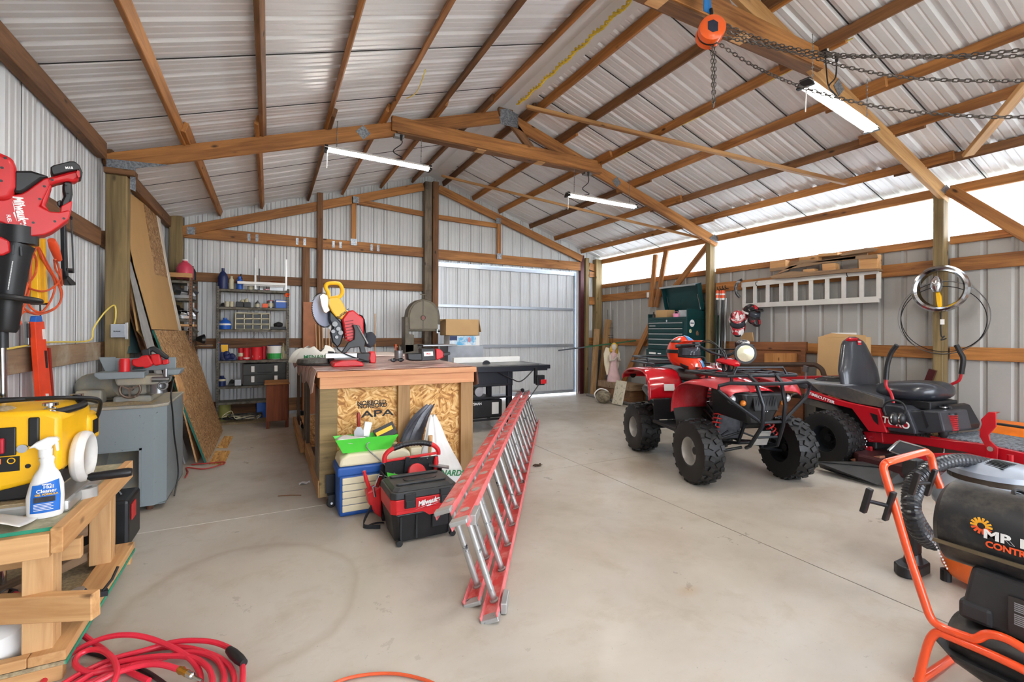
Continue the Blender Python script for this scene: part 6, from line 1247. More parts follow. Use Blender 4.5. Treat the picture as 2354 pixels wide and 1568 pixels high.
# ------------------------------------------------------------------ table saw
t = thing('table_saw', 'black table saw with a wide top and white fence behind the workbench', 'table saw', (2.75, 6.0, 0)); w0 = wmb(t)
M_TS = flat('saw_navy', (28, 32, 42), .35, .2)
w0.box(2.0, 3.40, 5.72, 6.55, .865, .885); w0.build('table', dirty('cast_top', (128, 126, 122), (92, 92, 92), .5, 3, .3, .6), t, bev=.004)
w0 = wmb(t); w0.box(1.95, 3.50, 5.66, 5.72, .80, .875); w0.build('front_rail', M_TS, t, bev=.006)
w0 = wmb(t); w0.box(3.40, 3.56, 5.68, 6.5, .82, .875); w0.build('extension_wing', M_TS, t, bev=.004)
w0 = wmb(t); w0.box(2.35, 3.42, 6.34, 6.40, .886, .965); w0.build('fence', M_WHT, t, bev=.004)
w0 = wmb(t); w0.lathe([(.004, -.0015), (.055, -.0015), (.055, .0015), (.004, .0015)], (2.75, 6.1, .868), (0, .3, 0) if 0 else (.0, 1, 0), 30)
for k in range(14): a_ = PI*k/13; w0.cbox((2.75+.06*math.cos(a_), 6.1, .868+.06*math.sin(a_)), (.014, .004, .012), (0, -a_, 0))
w0.build('blade', M_BLKM, t)
for x, y in ((2.25, 5.78), (2.95, 5.78), (2.25, 6.45), (2.95, 6.45)):
    w0 = wmb(t); w0.box(x-.035, x+.035, y-.035, y+.035, .05, .80); w0.build('leg', M_TS, t, bev=.006)
w0 = wmb(t); w0.box(2.20, 3.0, 5.76, 6.5, .60, .80); w0.build('cabinet', M_TS, t, bev=.008)
w0 = wmb(t); w0.box(2.22, 2.86, 5.80, 6.4, .17, .42); q = w0.build('dust_box', M_BLK, t, bev=.02)
text('maker_name', 'CRAFTSMAN', .045, M_INK, q, Vector((2.42, 5.798, .37))-t.location, decal_rot((0, -1, 0)), bold=.001)
w0 = wmb(t); w0.box(2.70, 2.80, 5.795, 5.7995, .22, .38); w0.build('instruction_label', M_WHT, q)
for z in (.62, .45, .16): w0 = wmb(t); w0.beam((2.0, 5.76, z), (2.98, 5.76, z), .04, .025); w0.build('cross_brace', M_BLKM, t, bev=.004)
w0 = wmb(t); w0.box(3.30, 3.42, 5.60, 5.66, .60, .74); w0.build('switch_box', M_BLK, t, bev=.008); w0 = wmb(t); w0.box(3.28, 3.32, 5.63, 5.67, .62, .84); w0.build('switch_bracket', M_BLK, t)
w0 = wmb(t); w0.box(3.35, 3.44, 5.585, 5.602, .62, .68); w0.build('stop_paddle', M_RED, t, bev=.006)
w0 = wmb(t); w0.tube([(3.34, 5.62, .62), (3.2, 5.62, .45), (3.05, 5.62, .3), (2.98, 5.65, .1)], .008, 8, sm=5); w0.tube([(3.3, 5.68, .83), (3.1, 5.7, .66), (2.95, 5.72, .70), (2.75, 5.74, .8)], .008, 8, sm=5); w0.build('power_cord', M_BLK, t, smooth=True)
w0 = wmb(t); w0.cyl((2.98, 5.82, .52), (3.12, 5.75, .52), .012, n=10); w0.build('lock_knob', M_STEEL, t, smooth=True); w0 = wmb(t); w0.cyl((2.45, 5.76, .55), (2.45, 5.66, .55), .06, n=18); w0.build('hand_crank', M_STEEL, t, smooth=True)
for x, y in ((2.1, 5.8), (2.98, 5.8), (2.25, 6.45), (2.95, 6.45)): w0 = wmb(t); w0.lathe([(.004, -.015), (.03, -.015), (.035, 0), (.03, .015), (.004, .015)], (x, y, .035), (1, 0, 0), 16); w0.build('caster', M_BLK, t, smooth=True)
# ================================================================== RIGHT WALL
def wr(name, label, cat, x=6.49, z=0, y=4, grp=None): return thing(name, label, cat, (x, y, z), R(-90), grp)
rrot = decal_rot((-1, 0, 0))
M_ALUW = flat('bright_aluminium', (222, 222, 218), .45, .35, .06)
# aluminium ladder on hooks
t = wr('aluminium_ladder', 'folded aluminium ladder hung sideways on the right wall under the pallet', 'ladder', 6.40, 1.9)
for d, dx, M_ALUW in ((0, 0, MATS['bright_aluminium']), (.075, 0, M_ALU)):
    pp(t, 'rail', M_ALUW, [(1704+dx, 650), (2019+dx, 616), (2019+dx, 629), (1704+dx, 661)], d, d+.025, .003); pp(t, 'rail', M_ALUW, [(1706+dx, 698), (2019+dx, 681), (2020+dx, 695), (1706+dx, 708)], d, d+.025, .003)
    for k, x in enumerate((1706, 1731, 1760, 1791, 1824, 1859, 1896, 1934, 1975, 2014)): w_ = 7+k*.4; pp(t, 'rung', M_ALUW, [(x+dx, 657-(x-1706)*.104), (x+w_+dx, 657-(x-1706)*.104), (x+w_+dx, 703-(x-1706)*.055), (x+dx, 703-(x-1706)*.055)], d+.004, d+.022, .002)
for x, y in ((1740, 652), (1949, 630)): mb = MB(); c0 = L3(t, x, y, -.01); mb.tube([c0+Vector((0, .10, .03)), c0+Vector((0, -.02, .02)), c0+Vector((0, -.02, -.02)), c0+Vector((.0, .0, -.03))], .006, 6, sm=3); mb.build('hook', M_BLKM, t)
t = wr('wooden_pallet', 'weathered wooden pallet lying on top of the hung ladder by the window', 'pallet', 6.36, 2.2); M_PAL = wood('pallet_wood', (118, 92, 68), (168, 138, 106), 0, 1)
C9 = lambda pts: cv(pts, 3.3438, 1650, 550)
pp(t, 'lower_board', M_PAL, C9([(395, 300), (640, 190), (980, 160), (1225, 145), (1225, 118), (1080, 125), (800, 160), (640, 160), (430, 275)]), -.02, .0, .003)
for d in (-.02, .08): pp(t, 'edge_board', M_PAL, C9([(400, 235), (620, 205), (790, 160), (1150, 120), (1150, 90), (780, 128), (620, 160), (400, 195)] if d > 0 else [(400, 250), (560, 228), (790, 190), (1060, 150), (1060, 128), (790, 165), (560, 205), (400, 225)]), d, d+.02, .003)
pp(t, 'top_board', M_PAL, C9([(925, 118), (1140, 65), (1215, 70), (1190, 92), (950, 128)]), .02, .09, .003)
for q in ([(400, 170), (520, 160), (520, 225), (400, 235)], [(625, 138), (770, 128), (770, 170), (625, 185)], [(1080, 125), (1225, 115), (1225, 225), (1085, 230)], [(800, 190), (900, 182), (905, 245), (805, 258)], [(655, 232), (740, 225), (740, 270), (655, 275)], [(770, 112), (920, 100), (920, 122), (770, 135)]): pp(t, 'block', M_PINE, C9(q), -.01, .09, .004)
pp(t, 'bottom_board', M_PAL, C9([(395, 285), (560, 245), (700, 250), (900, 232), (1225, 226), (1225, 240), (900, 262), (600, 292), (420, 305)]), -.03, .10, .003)
# trim ring, trouble light, wire loop on the near post
t = wr('trim_ring', 'chrome wheel trim ring hung on the near post of the right wall', 'wheel ring', 6.30, 1.84); c0 = L3(t, 2159, 664, 0)
mb = MB(); mb.lathe([(.195, .0), (.215, -.02), (.235, -.015), (.25, .01), (.245, .03), (.215, .025), (.185, .05), (.18, .045), (.195, 0)], c0, (0, 1, 0), 48); mb.build('ring', M_CHR, t, smooth=True)
t = wr('trouble_light', 'yellow-handled caged work light hanging inside the chrome ring', 'work light', 6.33, 1.6)
pp(t, 'handle', M_YEL, [(2150, 672), (2158, 671), (2163, 682), (2164, 705), (2155, 707), (2152, 690)], -.02, .01, .006)
mb = MB(); a = L3(t, 2153, 654, -.02); mb.loft([(a+Vector((0, 0, -.08)), .03), (a+Vector((0, 0, -.02)), .055), (a+Vector((0, 0, .04)), .05), (a+Vector((0, 0, .09)), .02)], 14); mb.build('reflector', M_CHR, t, smooth=True)
mb = MB(); a = L3(t, 2156, 636, 0); mb.tube([a+Vector((0, .03, .06)), a+Vector((0, 0, .05)), a], .004, 6); mb.build('hook', M_CHR, t)
mb = MB(); mb.tube([L3(t, 2158, 707, -.01), L3(t, 2162, 725, .0), L3(t, 2162, 760, .0), L3(t, 2165, 775, .0), L3(t, 2172, 772, .01), L3(t, 2163, 782, .0), L3(t, 2176, 778, .01)], .006, 7, sm=4); mb.build('power_cord', M_BLK, t, smooth=True)
pp(t, 'tag', M_WHT, [(2161, 734), (2171, 734), (2171, 746), (2161, 746)], -.008, -.004)
t = wr('wire_loop', 'large thin loop of grey wire hung behind the chrome ring', 'wire', 6.42, 1.4); a = L3(t, 2168, 730, -.03)
for k, (rr, dx, dz) in enumerate(((.385, 0, 0), (.372, .012, .008), (.36, -.004, -.03))): mb = MB(); mb.ring(rr, .004, (a.x+dx, -.075+k*.006, a.z+dz+.0), (0, 1, 0), 64, 6); mb.build('wire', M_BLKM if k else M_STEEL, t, smooth=True)
# helmets hanging at the ladder end
def mx_helmet(name, label, c0, yaw, cols, s_=1.0, tilt=0, hang=True):
    """off-road helmet: shell with a jutting chin bar, goggles in the eye opening, peak above"""
    t = thing(name, label, 'helmet', c0, 0, None, rot=(0, tilt, yaw))
    def sf(az, el, off=0):
        ca = max(0, math.cos(az)); r = .135+off; chin = math.exp(-((el+.62)/.30)**2)*ca**2.2*.115; r += chin-.012*math.exp(-((el-.05)/.28)**2)*ca
        return Vector((r*math.cos(el)*math.cos(az)*1.10, r*math.cos(el)*math.sin(az)*(.86 if chin < .03 else .80), r*math.sin(el)*1.0+.148))*s_
    def patch(nm, mat, a0, a1, e0, e1, off, nu=24, nv=8, solid=.004, fn=None, par=None):
        m_ = MB(); m_.grid(lambda u, v: sf(a0+(a1-a0)*u, e0+(e1-e0)*v, off if fn is None else fn(u, v)), nu, nv); return m_.build(nm, mat, par or t, smooth=True, solid=solid)
    m_ = MB(); m_.grid(lambda u, v: sf(2*PI*u, -.98+v*(PI/2+.98)), 48, 22); m_.build('shell', cols[0], t, smooth=True)
    patch('eye_opening', M_BLK, -1.05, 1.05, -.26, .40, .004); patch('goggle_lens', flat('goggle_grey', (64, 68, 78), .06, var=0), -.82, .82, -.16, .30, .014, fn=lambda u, v: .012+.014*math.sin(u*PI)*math.sin(v*PI))
    patch('goggle_strap', cols[3], 1.0, 2.1, -.05, .16, .006); patch('goggle_strap', cols[3], -2.1, -1.0, -.05, .16, .006)
    patch('mouth_vent', M_BLK, -.26, .26, -.82, -.50, .004); patch('side_vent', M_BLK, .55, .95, -.72, -.52, .004); patch('side_vent', M_BLK, -.95, -.55, -.72, -.52, .004)
    patch('chin_stripe', cols[2], .10, .60, -.95, -.34, .003); patch('crown_stripe', cols[2], -.35, .25, .75, 1.5, .004); patch('crown_graphic', M_BLK, -1.9, -.9, .62, .80, .004)
    m_ = MB(); m_.grid(lambda u, v: sf((u-.5)*2.2, .50+.10*v)+Vector((.12*v*math.cos((u-.5)*2.0), 0, (.012*v+.010)))*s_, 18, 5); m_.build('peak', cols[1], t, smooth=True, solid=.007)
    return t
C_HOR, C_HBL = flat('helmet_orange', (240, 62, 26), .22, var=0, coat=.5), flat('helmet_blue', (66, 140, 200), .25, var=0)
a = px(1697, 730, X=6.28); mx_helmet('motocross_helmet', 'red and white motocross helmet hanging at the left end of the wall ladder', (a.x, a.y, a.z-.16), R(215), (dirty('red_white_graphic', (180, 30, 44), (226, 220, 220), .55, 14, .25, 0, .03), dirty('red_white_graphic', (180, 30, 44), (226, 220, 220), .55, 14, .25), M_WHT, M_WHT), 1.02, R(35))
a = px(1722, 715, X=6.40); mx_helmet('motocross_helmet', 'black and dark red helmet behind the red and white one', (a.x, a.y, a.z-.16), R(250), (dirty('dark_graphic', (36, 34, 38), (140, 24, 40), .58, 12, .25, 0, .03), M_BLK, C_PRED, M_WHT), .95, R(20))
t = wr('helmet_peak', 'black and white curved visor hung above the red and white helmet', 'visor', 6.36, 1.9); mb = MB(); mb.tube([L3(t, 1706, 643, 0), L3(t, 1697, 648, -.02), L3(t, 1691, 660, -.04), L3(t, 1693, 674, -.03), L3(t, 1701, 684, 0)], .022, 8, sm=4); mb.build('visor', dirty('visor_paint', (40, 42, 46), (200, 200, 204), .58, 20, .3), t, smooth=True)
# poles leaning at the middle post
t = thing('green_pipe', 'green plastic pipe standing beside the middle post of the right wall', 'pipe', (6.43, 5.20, 0)); mb = MB(); mb.cyl((0, 0, 0), (0, .01, 1.62), .032, n=14); mb.build('pipe', flat('pipe_green', (52, 120, 82), .5), t, smooth=True)
t = wr('pole_rack', 'black hook rack screwed to the girt above the poles', 'rack', 6.45, 2.0); mb = MB(); 
for k in range(4): c0 = L3(t, 1652+k*6, 664-k*1.2, -.04); mb.tube([c0+Vector((0, .045, -.02)), c0+Vector((0, 0, -.02)), c0+Vector((0, -.03, 0)), c0+Vector((0, -.03, .03))], .007, 6, sm=3)
mb.build('hooks', M_BLKM, t)
for k, (x, lb, mm, r_) in enumerate(((1651, 'first pole with an orange-white grip right of the green pipe', M_BLK, .017), (1658, 'second, slimmer grey pole with an orange-white grip', M_STEEL, .011), (1664, 'third pole with an orange-white grip, black and thick', M_BLK, .021), (1671, 'fourth pole, thin and grey, leaning at the right of the row', M_STEEL, .012))):
    p = px(x, 690, X=6.42); t = thing('long_pole', lb, 'pole', (p.x-.04, p.y, 0), 0, 'poles on the right wall'); zt = px(x, 668, X=6.42).z; mb = MB(); mb.cyl((-.05, 0, 0), (.02, .0, zt-.12), r_, n=10); mb.build('shaft', mm, t, smooth=True)
    if k < 3:
        mb = MB(); mb.cyl((.02, 0, zt-.12), (.025, 0, zt), r_*1.35, n=12); mb.build('grip', flat('grip_orange', (244, 96, 52), .5), t, smooth=True); mb = MB(); mb.cyl((.022, 0, zt-.075), (.023, 0, zt-.05), r_*1.45, n=12); mb.cyl((.02, 0, zt-.15), (.02, 0, zt-.12), r_*1.3, n=12); mb.build('grip_band', M_WHT, t)
# cardboard, crate and rails along the right wall
t = wr('cardboard_piece', 'small upright cardboard piece on the crate under the helmets', 'cardboard', 6.38, 1.2); pp(t, 'sheet', M_CARD, [(1704, 765), (1729, 764), (1732, 785), (1703, 785)], 0, .02, .002)
t = wr('wooden_crate', 'old dark wooden wagon side with a lighter plywood panel against the right wall', 'crate', 6.30, .6); M_CRT = wood('old_brown_board', (92, 54, 32), (146, 92, 54), 0)
pp(t, 'top_board', M_CRT, [(1677, 786), (1853, 786), (1853, 806), (1677, 803)], 0, .04, .003); pp(t, 'panel', M_CRT, [(1677, 803), (1850, 806), (1850, 855), (1677, 855)], .02, .04)
pp(t, 'light_panel', wood('amber_board', (150, 96, 46), (196, 140, 80), 2), [(1757, 812), (1831, 812), (1831, 838), (1757, 838)], .0, .018); pp(t, 'bottom_board', M_CRT, [(1677, 855), (1850, 855), (1850, 905), (1677, 900)], .0, .04)
for x in (1683, 1846): pp(t, 'upright', M_CRT, [(x-5, 803), (x+5, 803), (x+5, 905), (x-5, 905)], -.02, .0)
mb = wmb(t); a, b_ = px(1683, 900, X=6.30), px(1846, 900, X=6.30); mb.box(6.30, 6.34, b_.y, a.y, 0, min(a.z, b_.z)+.02); mb.build('skirt', M_CRT, t)
t = wr('flat_carton', 'large flat brown cardboard box standing against the right wall behind the mower seat', 'box', 6.22, 0); pp(t, 'carton', M_CARD, [(1881, 775), (1992, 775), (1992, 950), (1872, 950)], 0, .10, .003); pp(t, 'flap', M_CARD, [(1881, 775), (1911, 766), (1990, 771), (1990, 776)], .04, .05)
pp(t, 'white_sheet', M_WHT, [(1911, 765), (1969, 765), (1969, 780), (1911, 780)], .06, .065); mb = wmb(t); a = px(1940, 940, X=6.22); mb.box(6.22, 6.32, a.y-.35, a.y+.30, 0, .30); mb.build('lower_carton', M_CARD, t)
t = wr('gate_rail', 'brown rounded pipe rail standing by the right wall between crate and cardboard', 'rail', 6.05, 0); tubep(t, 'rail', flat('rusty_brown', (74, 58, 48), .6, .3), [(1700, 838), (1780, 838), (1860, 838), (1880, 842), (1892, 855), (1897, 885)], .03, sm=4)
mb = wmb(t); a = px(1897, 870, X=6.05); b_ = px(1700, 838, X=6.05); mb.cyl((a.x, a.y, a.z), (a.x, a.y, 0), .03, n=12); mb.cyl((b_.x, b_.y, b_.z), (b_.x, b_.y, 0), .03, n=12); mb.build('upright', MATS['rusty_brown'], t, smooth=True)
t = wr('maroon_bar', 'short dark red bar leaning at the foot of the near post', 'bar', 6.30, 0); mb = wmb(t); a, b_ = px(2132, 880, X=6.30), px(2145, 850, X=6.34); mb.beam((a.x, a.y+.25, 0), b_, .06, .06); mb.build('bar', M_MAR, t)
t = thing('orange_sled', 'bright orange plastic sled with a black handle lying behind the mower platform', 'sled', (6.1, 1.30, 0)); mb = wmb(t)
a, b_ = px(2245, 985, X=5.95), px(2560, 1010, X=5.95); mb.prism([(5.86, .02), (6.34, .02), (6.42, .45), (6.30, .52), (5.95, a.z), (5.84, a.z-.10)], b_.y-.2, a.y, 'y'); mb.build('shell', flat('sled_orange', (246, 126, 24), .35), t, bev=.04, seg=3, smooth=True)
mb = wmb(t); c0, c1 = px(2290, 974, X=5.95), px(2354, 983, X=5.95); mb.beam(c0, c1+(c1-c0)*.3, .04, .02); mb.build('handle', M_BLK, t, bev=.006)
# ------------------------------------------------------------------ tool chest
t = thing('tool_chest', 'tall dark green rolling tool chest with an open lid by the right wall', 'tool chest', (5.98, 5.84, 0), R(-90)); t.scale = (1, 1, 1.065)
M_TG = flat('chest_green', (10, 56, 58), .35, .1, .08); W0, W1 = -.50, .42   # local x runs towards the camera, local y towards the wall
def cb(nm, x0, x1, y0, y1, z0, z1, mat=M_TG, bev=.004, par=None): m_ = MB(); m_.box(x0, x1, y0, y1, z0, z1); return m_.build(nm, mat, par or t, bev=bev)
cb('lower_cabinet', W0, W1, 0, .46, .12, .98); cb('base', W0+.02, W1-.02, .02, .44, .08, .12, M_BLK)
cb('upper_chest', W0+.02, W1-.02, .02, .44, .982, 1.46)
for x0, x1, y0, y1 in ((W0+.02, W0+.03, .02, .44), (W1-.03, W1-.02, .02, .44), (W0+.03, W1-.03, .43, .44)): cb('tray_side', x0, x1, y0, y1, 1.46, 1.62 if y0 > .4 or x0 > 0 else 1.56)
cb('tray_front', W0+.03, W1-.03, .02, .03, 1.46, 1.50)
zs = [.99, 1.075, 1.16, 1.245, 1.33, 1.41]
for k in range(5):
    q = cb('drawer', W0+.06, W1-.10, .006, .02, zs[k]+.008, zs[k+1]-.004 if k < 4 else 1.42, bev=.003); cb('drawer_pull', W0+.06, W1-.10, -.004, .006, (zs[k+1]-.022) if k < 4 else 1.40, (zs[k+1]-.006) if k < 4 else 1.416, M_ALU, .003, q)
for z0, z1 in ((.14, .33), (.34, .53), (.54, .70), (.71, .84)):
    q = cb('drawer', W0+.05, W1-.09, -.014, 0, z0, z1, bev=.003); cb('drawer_pull', W0+.05, W1-.09, -.026, -.014, z1-.024, z1-.004, M_ALU, .003, q)
q = cb('handle_plate', -.42, -.26, -.01, 0, .90, .93, M_WHT); cb('badge_mark', -.22, -.14, -.002, 0, .905, .925, M_INK, .001); cb('badge', -.44, -.18, -.022, -.0145, .76, .80, C_BLUE, .002)
cb('badge_mark', -.42, -.28, -.002, .006, 1.355, 1.37, M_ALU, .001)
m_ = MB(); m_.cyl((-.02, .018, 1.44), (-.02, .004, 1.44), .018, n=14); m_.build('lock', M_CHR, t)
# open lid, hinged at the back
LM = Matrix.Translation((0, .44, 1.60)) @ Matrix.Rotation(R(12), 4, 'X')
m_ = MB(); m_.box(W0+.10, W1-.02, -.02, 0, .0, .44, LM); m_.prism([(-.02, 0), (-.08, 0), (-.10, .40), (-.12, .44), (-.02, .44)], W1-.03, W1-.02, 'x', LM); m_.prism([(-.02, 0), (-.08, 0), (-.10, .40), (-.12, .44), (-.02, .44)], W0+.10, W0+.11, 'x', LM); m_.box(W0+.10, W1-.02, -.14, 0, .43, .445, LM); m_.build('lid', M_TG, t, bev=.003)
m_ = MB(); m_.box(W0+.10, W1-.02, -.145, -.14, .425, .45, LM); m_.build('lid_edge', M_ALU, t)
for x in (W0+.16, W1-.08): m_ = MB(); m_.cyl((x, .42, 1.58), (x, .33, 1.86), .006, n=8); m_.build('lid_stay', M_CHR, t)
sx = W1+.0; nx = decal_rot((1, 0, 0))
m_ = MB(); m_.lathe([(.002, 0), (.055, 0), (.055, .002), (.002, .002)], (W1-.021, .14, 1.40), (1, 0, 0), 28); q = m_.build('round_sticker', M_WHT, t); text('sticker_text', 'FISHER', .026, C_NAVY, q, (W1-.018, .14, 1.40), nx, bold=.001)
m_ = MB(); m_.lathe([(.002, 0), (.028, 0), (.03, .002), (.002, .002)], (W1-.021, .10, 1.28), (1, 0, 0), 20); m_.build('small_sticker', flat('sticker_gold', (196, 186, 140), .4, var=.3), t)
m_ = MB(); m_.cbox((W1-.0195, .26, 1.24), (.002, .06, .05)); m_.cbox((W1-.0195, .26, 1.275), (.002, .035, .02)); m_.build('crest_sticker', flat('sticker_brown', (120, 90, 70), .5, var=.5, vs=60), t)
for z in (.93, 1.0 if 0 else .86): m_ = MB(); m_.cbox((W1+.001, .24, z), (.002, .10, .055)); m_.build('plate_sticker', flat('sticker_plate', (190, 170, 158), .5, var=.4, vs=50), t)
for x in (W0+.06, W1-.06):
    for y in (.06, .40): m_ = MB(); m_.lathe([(.004, -.014), (.03, -.014), (.036, 0), (.03, .014), (.004, .014)], (x, y, .04), (1, 0, 0), 16); m_.build('caster', M_BLK, t, smooth=True)
def onch(name, label, cat, x, y, z, fn, mat, mats2=None):
    q = t.matrix_basis if 0 else Matrix.Translation(t.location) @ t.rotation_euler.to_matrix().to_4x4() @ Matrix.Diagonal((1, 1, 1.065, 1)); t2 = thing(name, label, cat, q @ Vector((x, y, z)), R(-90)); m_ = MB(); fn(m_); m_.build('body', mat, t2, bev=.003); return t2
CH = t
onch('open_carton', 'small open cardboard carton on the tool chest tray, left end', 'box', -.27, .22, 1.465, lambda m: (m.box(-.14, .14, -.09, -.085, 0, .17), m.box(-.14, .14, .085, .09, 0, .17), m.box(-.14, -.135, -.09, .09, 0, .17), m.box(.135, .14, -.09, .09, 0, .17), m.box(-.14, .14, -.09, .09, 0, .005)), M_CARD)
q = onch('pink_bucket', 'little pink bucket on the tool chest tray', 'bucket', .10, .10, 1.463, lambda m: m.lathe([(.002, 0), (.042, 0), (.055, .10), (.05, .10), (.038, .006), (.002, .006)], n=20), flat('pink_plastic', (236, 150, 190), .4))
mb = MB(); mb.tube([(-.05, 0, .10), (-.03, 0, .13), (.03, 0, .13), (.05, 0, .10)], .004, 6); mb.build('handle', MATS['pink_plastic'], q)
onch('rag', 'crumpled yellow-tan rag hanging over the tool chest tray front', 'rag', .24, .09, 1.464, lambda m: m.grid(lambda u, v: ((u-.5)*.26, (v-.5)*.12, .02+.018*math.sin(u*9)*math.cos(v*5)), 12, 6), flat('rag_tan', (204, 170, 110), .9, var=.25))
onch('clear_case', 'clear plastic case on the tool chest under the open lid', 'case', .20, .32, 1.464, lambda m: m.box(-.18, .17, -.08, .08, 0, .16), flat('frosted_plastic', (196, 206, 214), .2, var=.2))
onch('spray_bottle_small', 'small dark bottle on the tool chest tray beside the carton', 'bottle', -.40, .08, 1.463, lambda m: m.lathe([(.002, 0), (.03, 0), (.03, .08), (.012, .11), (.012, .14), (.002, .14)], n=14), M_BLK)
random.seed(21)
for k, (x, y, mm, lb) in enumerate(((-.2, .07, M_STEEL, 'steel tool end'), (-.1, .08, M_YEL, 'yellow bit'), (0, .2, M_RED, 'red handle'), (-.05, .1, M_WHT, 'white scrap'), (.02, .07, M_BLK, 'black socket holder'))): onch('small_tool', '%s lying among the clutter on the tool chest tray' % lb, 'tool', x, y, 1.463, lambda m: m.cbox((0, 0, .02), (.09, .03, .035), (0, 0, k*.6)), mm)
# ------------------------------------------------------------------ far right corner
def c6(x, y): return (1340+x/5.6, 680+y/5.6)
for k, (x0, x1, yt, yb, lb) in enumerate(((150, 128, 430, 1245, 'shorter of the two posts leaning in the far right corner'), (258, 218, 310, 1260, 'taller of the two posts leaning in the far right corner'))):
    a, b_ = px(*c6(x0+30, yt), Y=8.12), px(*c6(x1, yb), Y=7.95); b_ = Vector((b_.x, b_.y, .0)); t = thing('timber_post', lb, 'post', b_, 0, 'loose posts in the corner'); mb = wmb(t); mb.beam(b_+Vector((0, 0, .01)), Vector((a.x, a.y-.1*k, a.z)), .09+.02*k, .09, (0, 1, 0)); mb.build('timber', M_STUD, t, bev=.005)
t = thing('angel_statue', 'pale garden angel statue with yellow hair and cream wings in the far corner', 'statue', px(*c6(390, 1110), X=6.25)+Vector((0, 0, 0))); t.location.z = .34; zb = .34
M_STO = flat('pale_stone', (216, 204, 190), .7, var=.12); M_PNK = flat('pink_gown', (222, 186, 186), .7, var=.12)
sc_ = 1.15
mb = MB(); mb.loft([((0, 0, 0), (.125, .10)), ((0, 0, .10), (.11, .09)), ((0, 0, .24), (.075, .065)), ((0, 0, .33), (.06, .055)), ((0, 0, .42), (.075, .055)), ((0, 0, .50), (.06, .05)), ((0, 0, .53), (.028, .028)), ((.0, -.01, .58), (.03, .03))], 18); o = mb.build('gown', M_PNK, t, smooth=True)
mb = MB(); mb.ball((0, -.015, .62), (.048, .052, .06), 16, 12); mb.ball((0, -.068, .615), (.008, .012, .012), 8, 6); mb.build('head', M_STO, t, smooth=True)
mb = MB(); mb.ball((.02, .012, .635), (.062, .06, .066), 14, 10); mb.ball((.06, .03, .56), (.045, .04, .09), 12, 8); mb.ball((-.035, .03, .58), (.03, .03, .06), 10, 8); mb.build('hair', flat('hair_yellow', (214, 170, 50), .7, var=.3, vs=20), t, smooth=True)
for sg in (1, -1): mb = MB(); mb.prism([(0, .22), (sg*.10, .10), (sg*.15, .30), (sg*.165, .50), (sg*.12, .62), (sg*.05, .60), (sg*.02, .48)], .055, .085, 'y'); mb.build('wing', flat('wing_cream', (232, 222, 196), .7, var=.1), t, bev=.01)
for sg in (1, -1): mb = MB(); mb.loft([((sg*.07, 0, .47), .026), ((sg*.095, -.05, .38), .022), ((sg*.04, -.10, .40), .018), ((sg*.01, -.12, .45), .016)], 10); mb.build('arm', M_STO, t, smooth=True)
t.rotation_euler = (0, 0, R(-10)); t.scale = (1.12, 1.12, 1.12)
for p in (0,): pass
t = thing('wooden_box', 'low rough wooden box under the angel statue', 'box', (6.25, 7.40, 0)); mb = MB(); mb.box(-.17, .2, -.55, .45, .22, .338); mb.build('upper_planks', M_PAL, t, bev=.004); mb = MB(); mb.box(-.14, .19, -.5, .42, 0, .218); mb.build('lower_body', M_TIMD, t, bev=.004)
q = px(*c6(395, 1110), X=6.22); bpy.data.objects['angel_statue'].location = (6.22, min(7.7, q.y), .339)
t = thing('painted_board', 'speckled cream board leaning with a round lamp in front of the tool chest', 'board', (5.72, 6.75, 0)); mb = MB(); mb.cbox((0, 0, .23), (.03, .26, .44), (0, R(14), 0)); mb.build('board', dirty('speckled_cream', (214, 206, 184), (130, 118, 96), .6, 22), t)
t = thing('wash_basin', 'dull round basin with a looped white hose in front of the speckled board', 'basin', (5.62, 7.08, 0)); mb = MB(); mb.ball((0, 0, .12), (.14, .16, .12), 18, 10); mb.build('basin', dirty('dull_bowl', (150, 140, 118), (100, 90, 74), .5, 8), t, smooth=True); mb = MB(); mb.tube([(-.05, .1, .02), (-.12, .12, .16), (-.02, .08, .26), (.06, -.05, .22), (.0, -.1, .10)], .012, 8, sm=5); mb.build('hose_loop', M_WHT, t, smooth=True)
t = thing('drain_pipe', 'long grey plastic pipe lying on the floor along the right wall corner', 'pipe', (5.9, 7.6, .03)); mb = wmb(t); a, b_ = px(1350, 907, Z=.03), px(1462, 932, Z=.03); mb.cyl(a, b_, .03, n=12)
for k in (.3, .62): c0 = a.lerp(b_, k); mb.cyl(c0, c0+(b_-a)*.02, .034, n=12)
mb.build('pipe', flat('pipe_grey', (112, 108, 102), .6), t, smooth=True)
t = thing('ratchet_strap', 'green strap stretched from the sliding door to the right wall', 'strap', (6.2, 8.1, 1.15)); mb = wmb(t); mb.beam(px(1283, 806, Y=8.42), px(1345, 798, Y=8.2), .004, .028, (0, 0, 1)); mb.build('hook_end', M_BLKM, t); mb = wmb(t); mb.beam(px(1345, 798, Y=8.2), px(1462, 783, X=6.4), .004, .03, (0, 0, 1)); mb.build('strap', flat('strap_green', (52, 96, 62), .8), t)
t = thing('plant_stakes', 'thin dark wire plant cage standing against the corrugated wall in the corner', 'plant cage', (6.42, 7.9, 0)); mb = wmb(t)
for x in (1397, 1409): a = px(x, 712, X=6.44); mb.cyl((a.x, a.y, 0), a, .005, n=6)
for y in (754, 771, 776): mb.cyl(px(1398, y, X=6.44), px(1410, y, X=6.44), .004, n=6)
mb.build('wire', M_BLKM, t)
t = thing('grey_tarp', 'dark grey folded sheet leaning behind the loose posts', 'sheet', (6.30, 8.15, 0)); mb = MB(); mb.grid(lambda u, v: ((u-.5)*.22, .02*math.sin(u*9), v*.95), 10, 4); mb.build('sheet', flat('tarp_grey', (84, 90, 98), .7, var=.2), t, smooth=True, solid=.004)
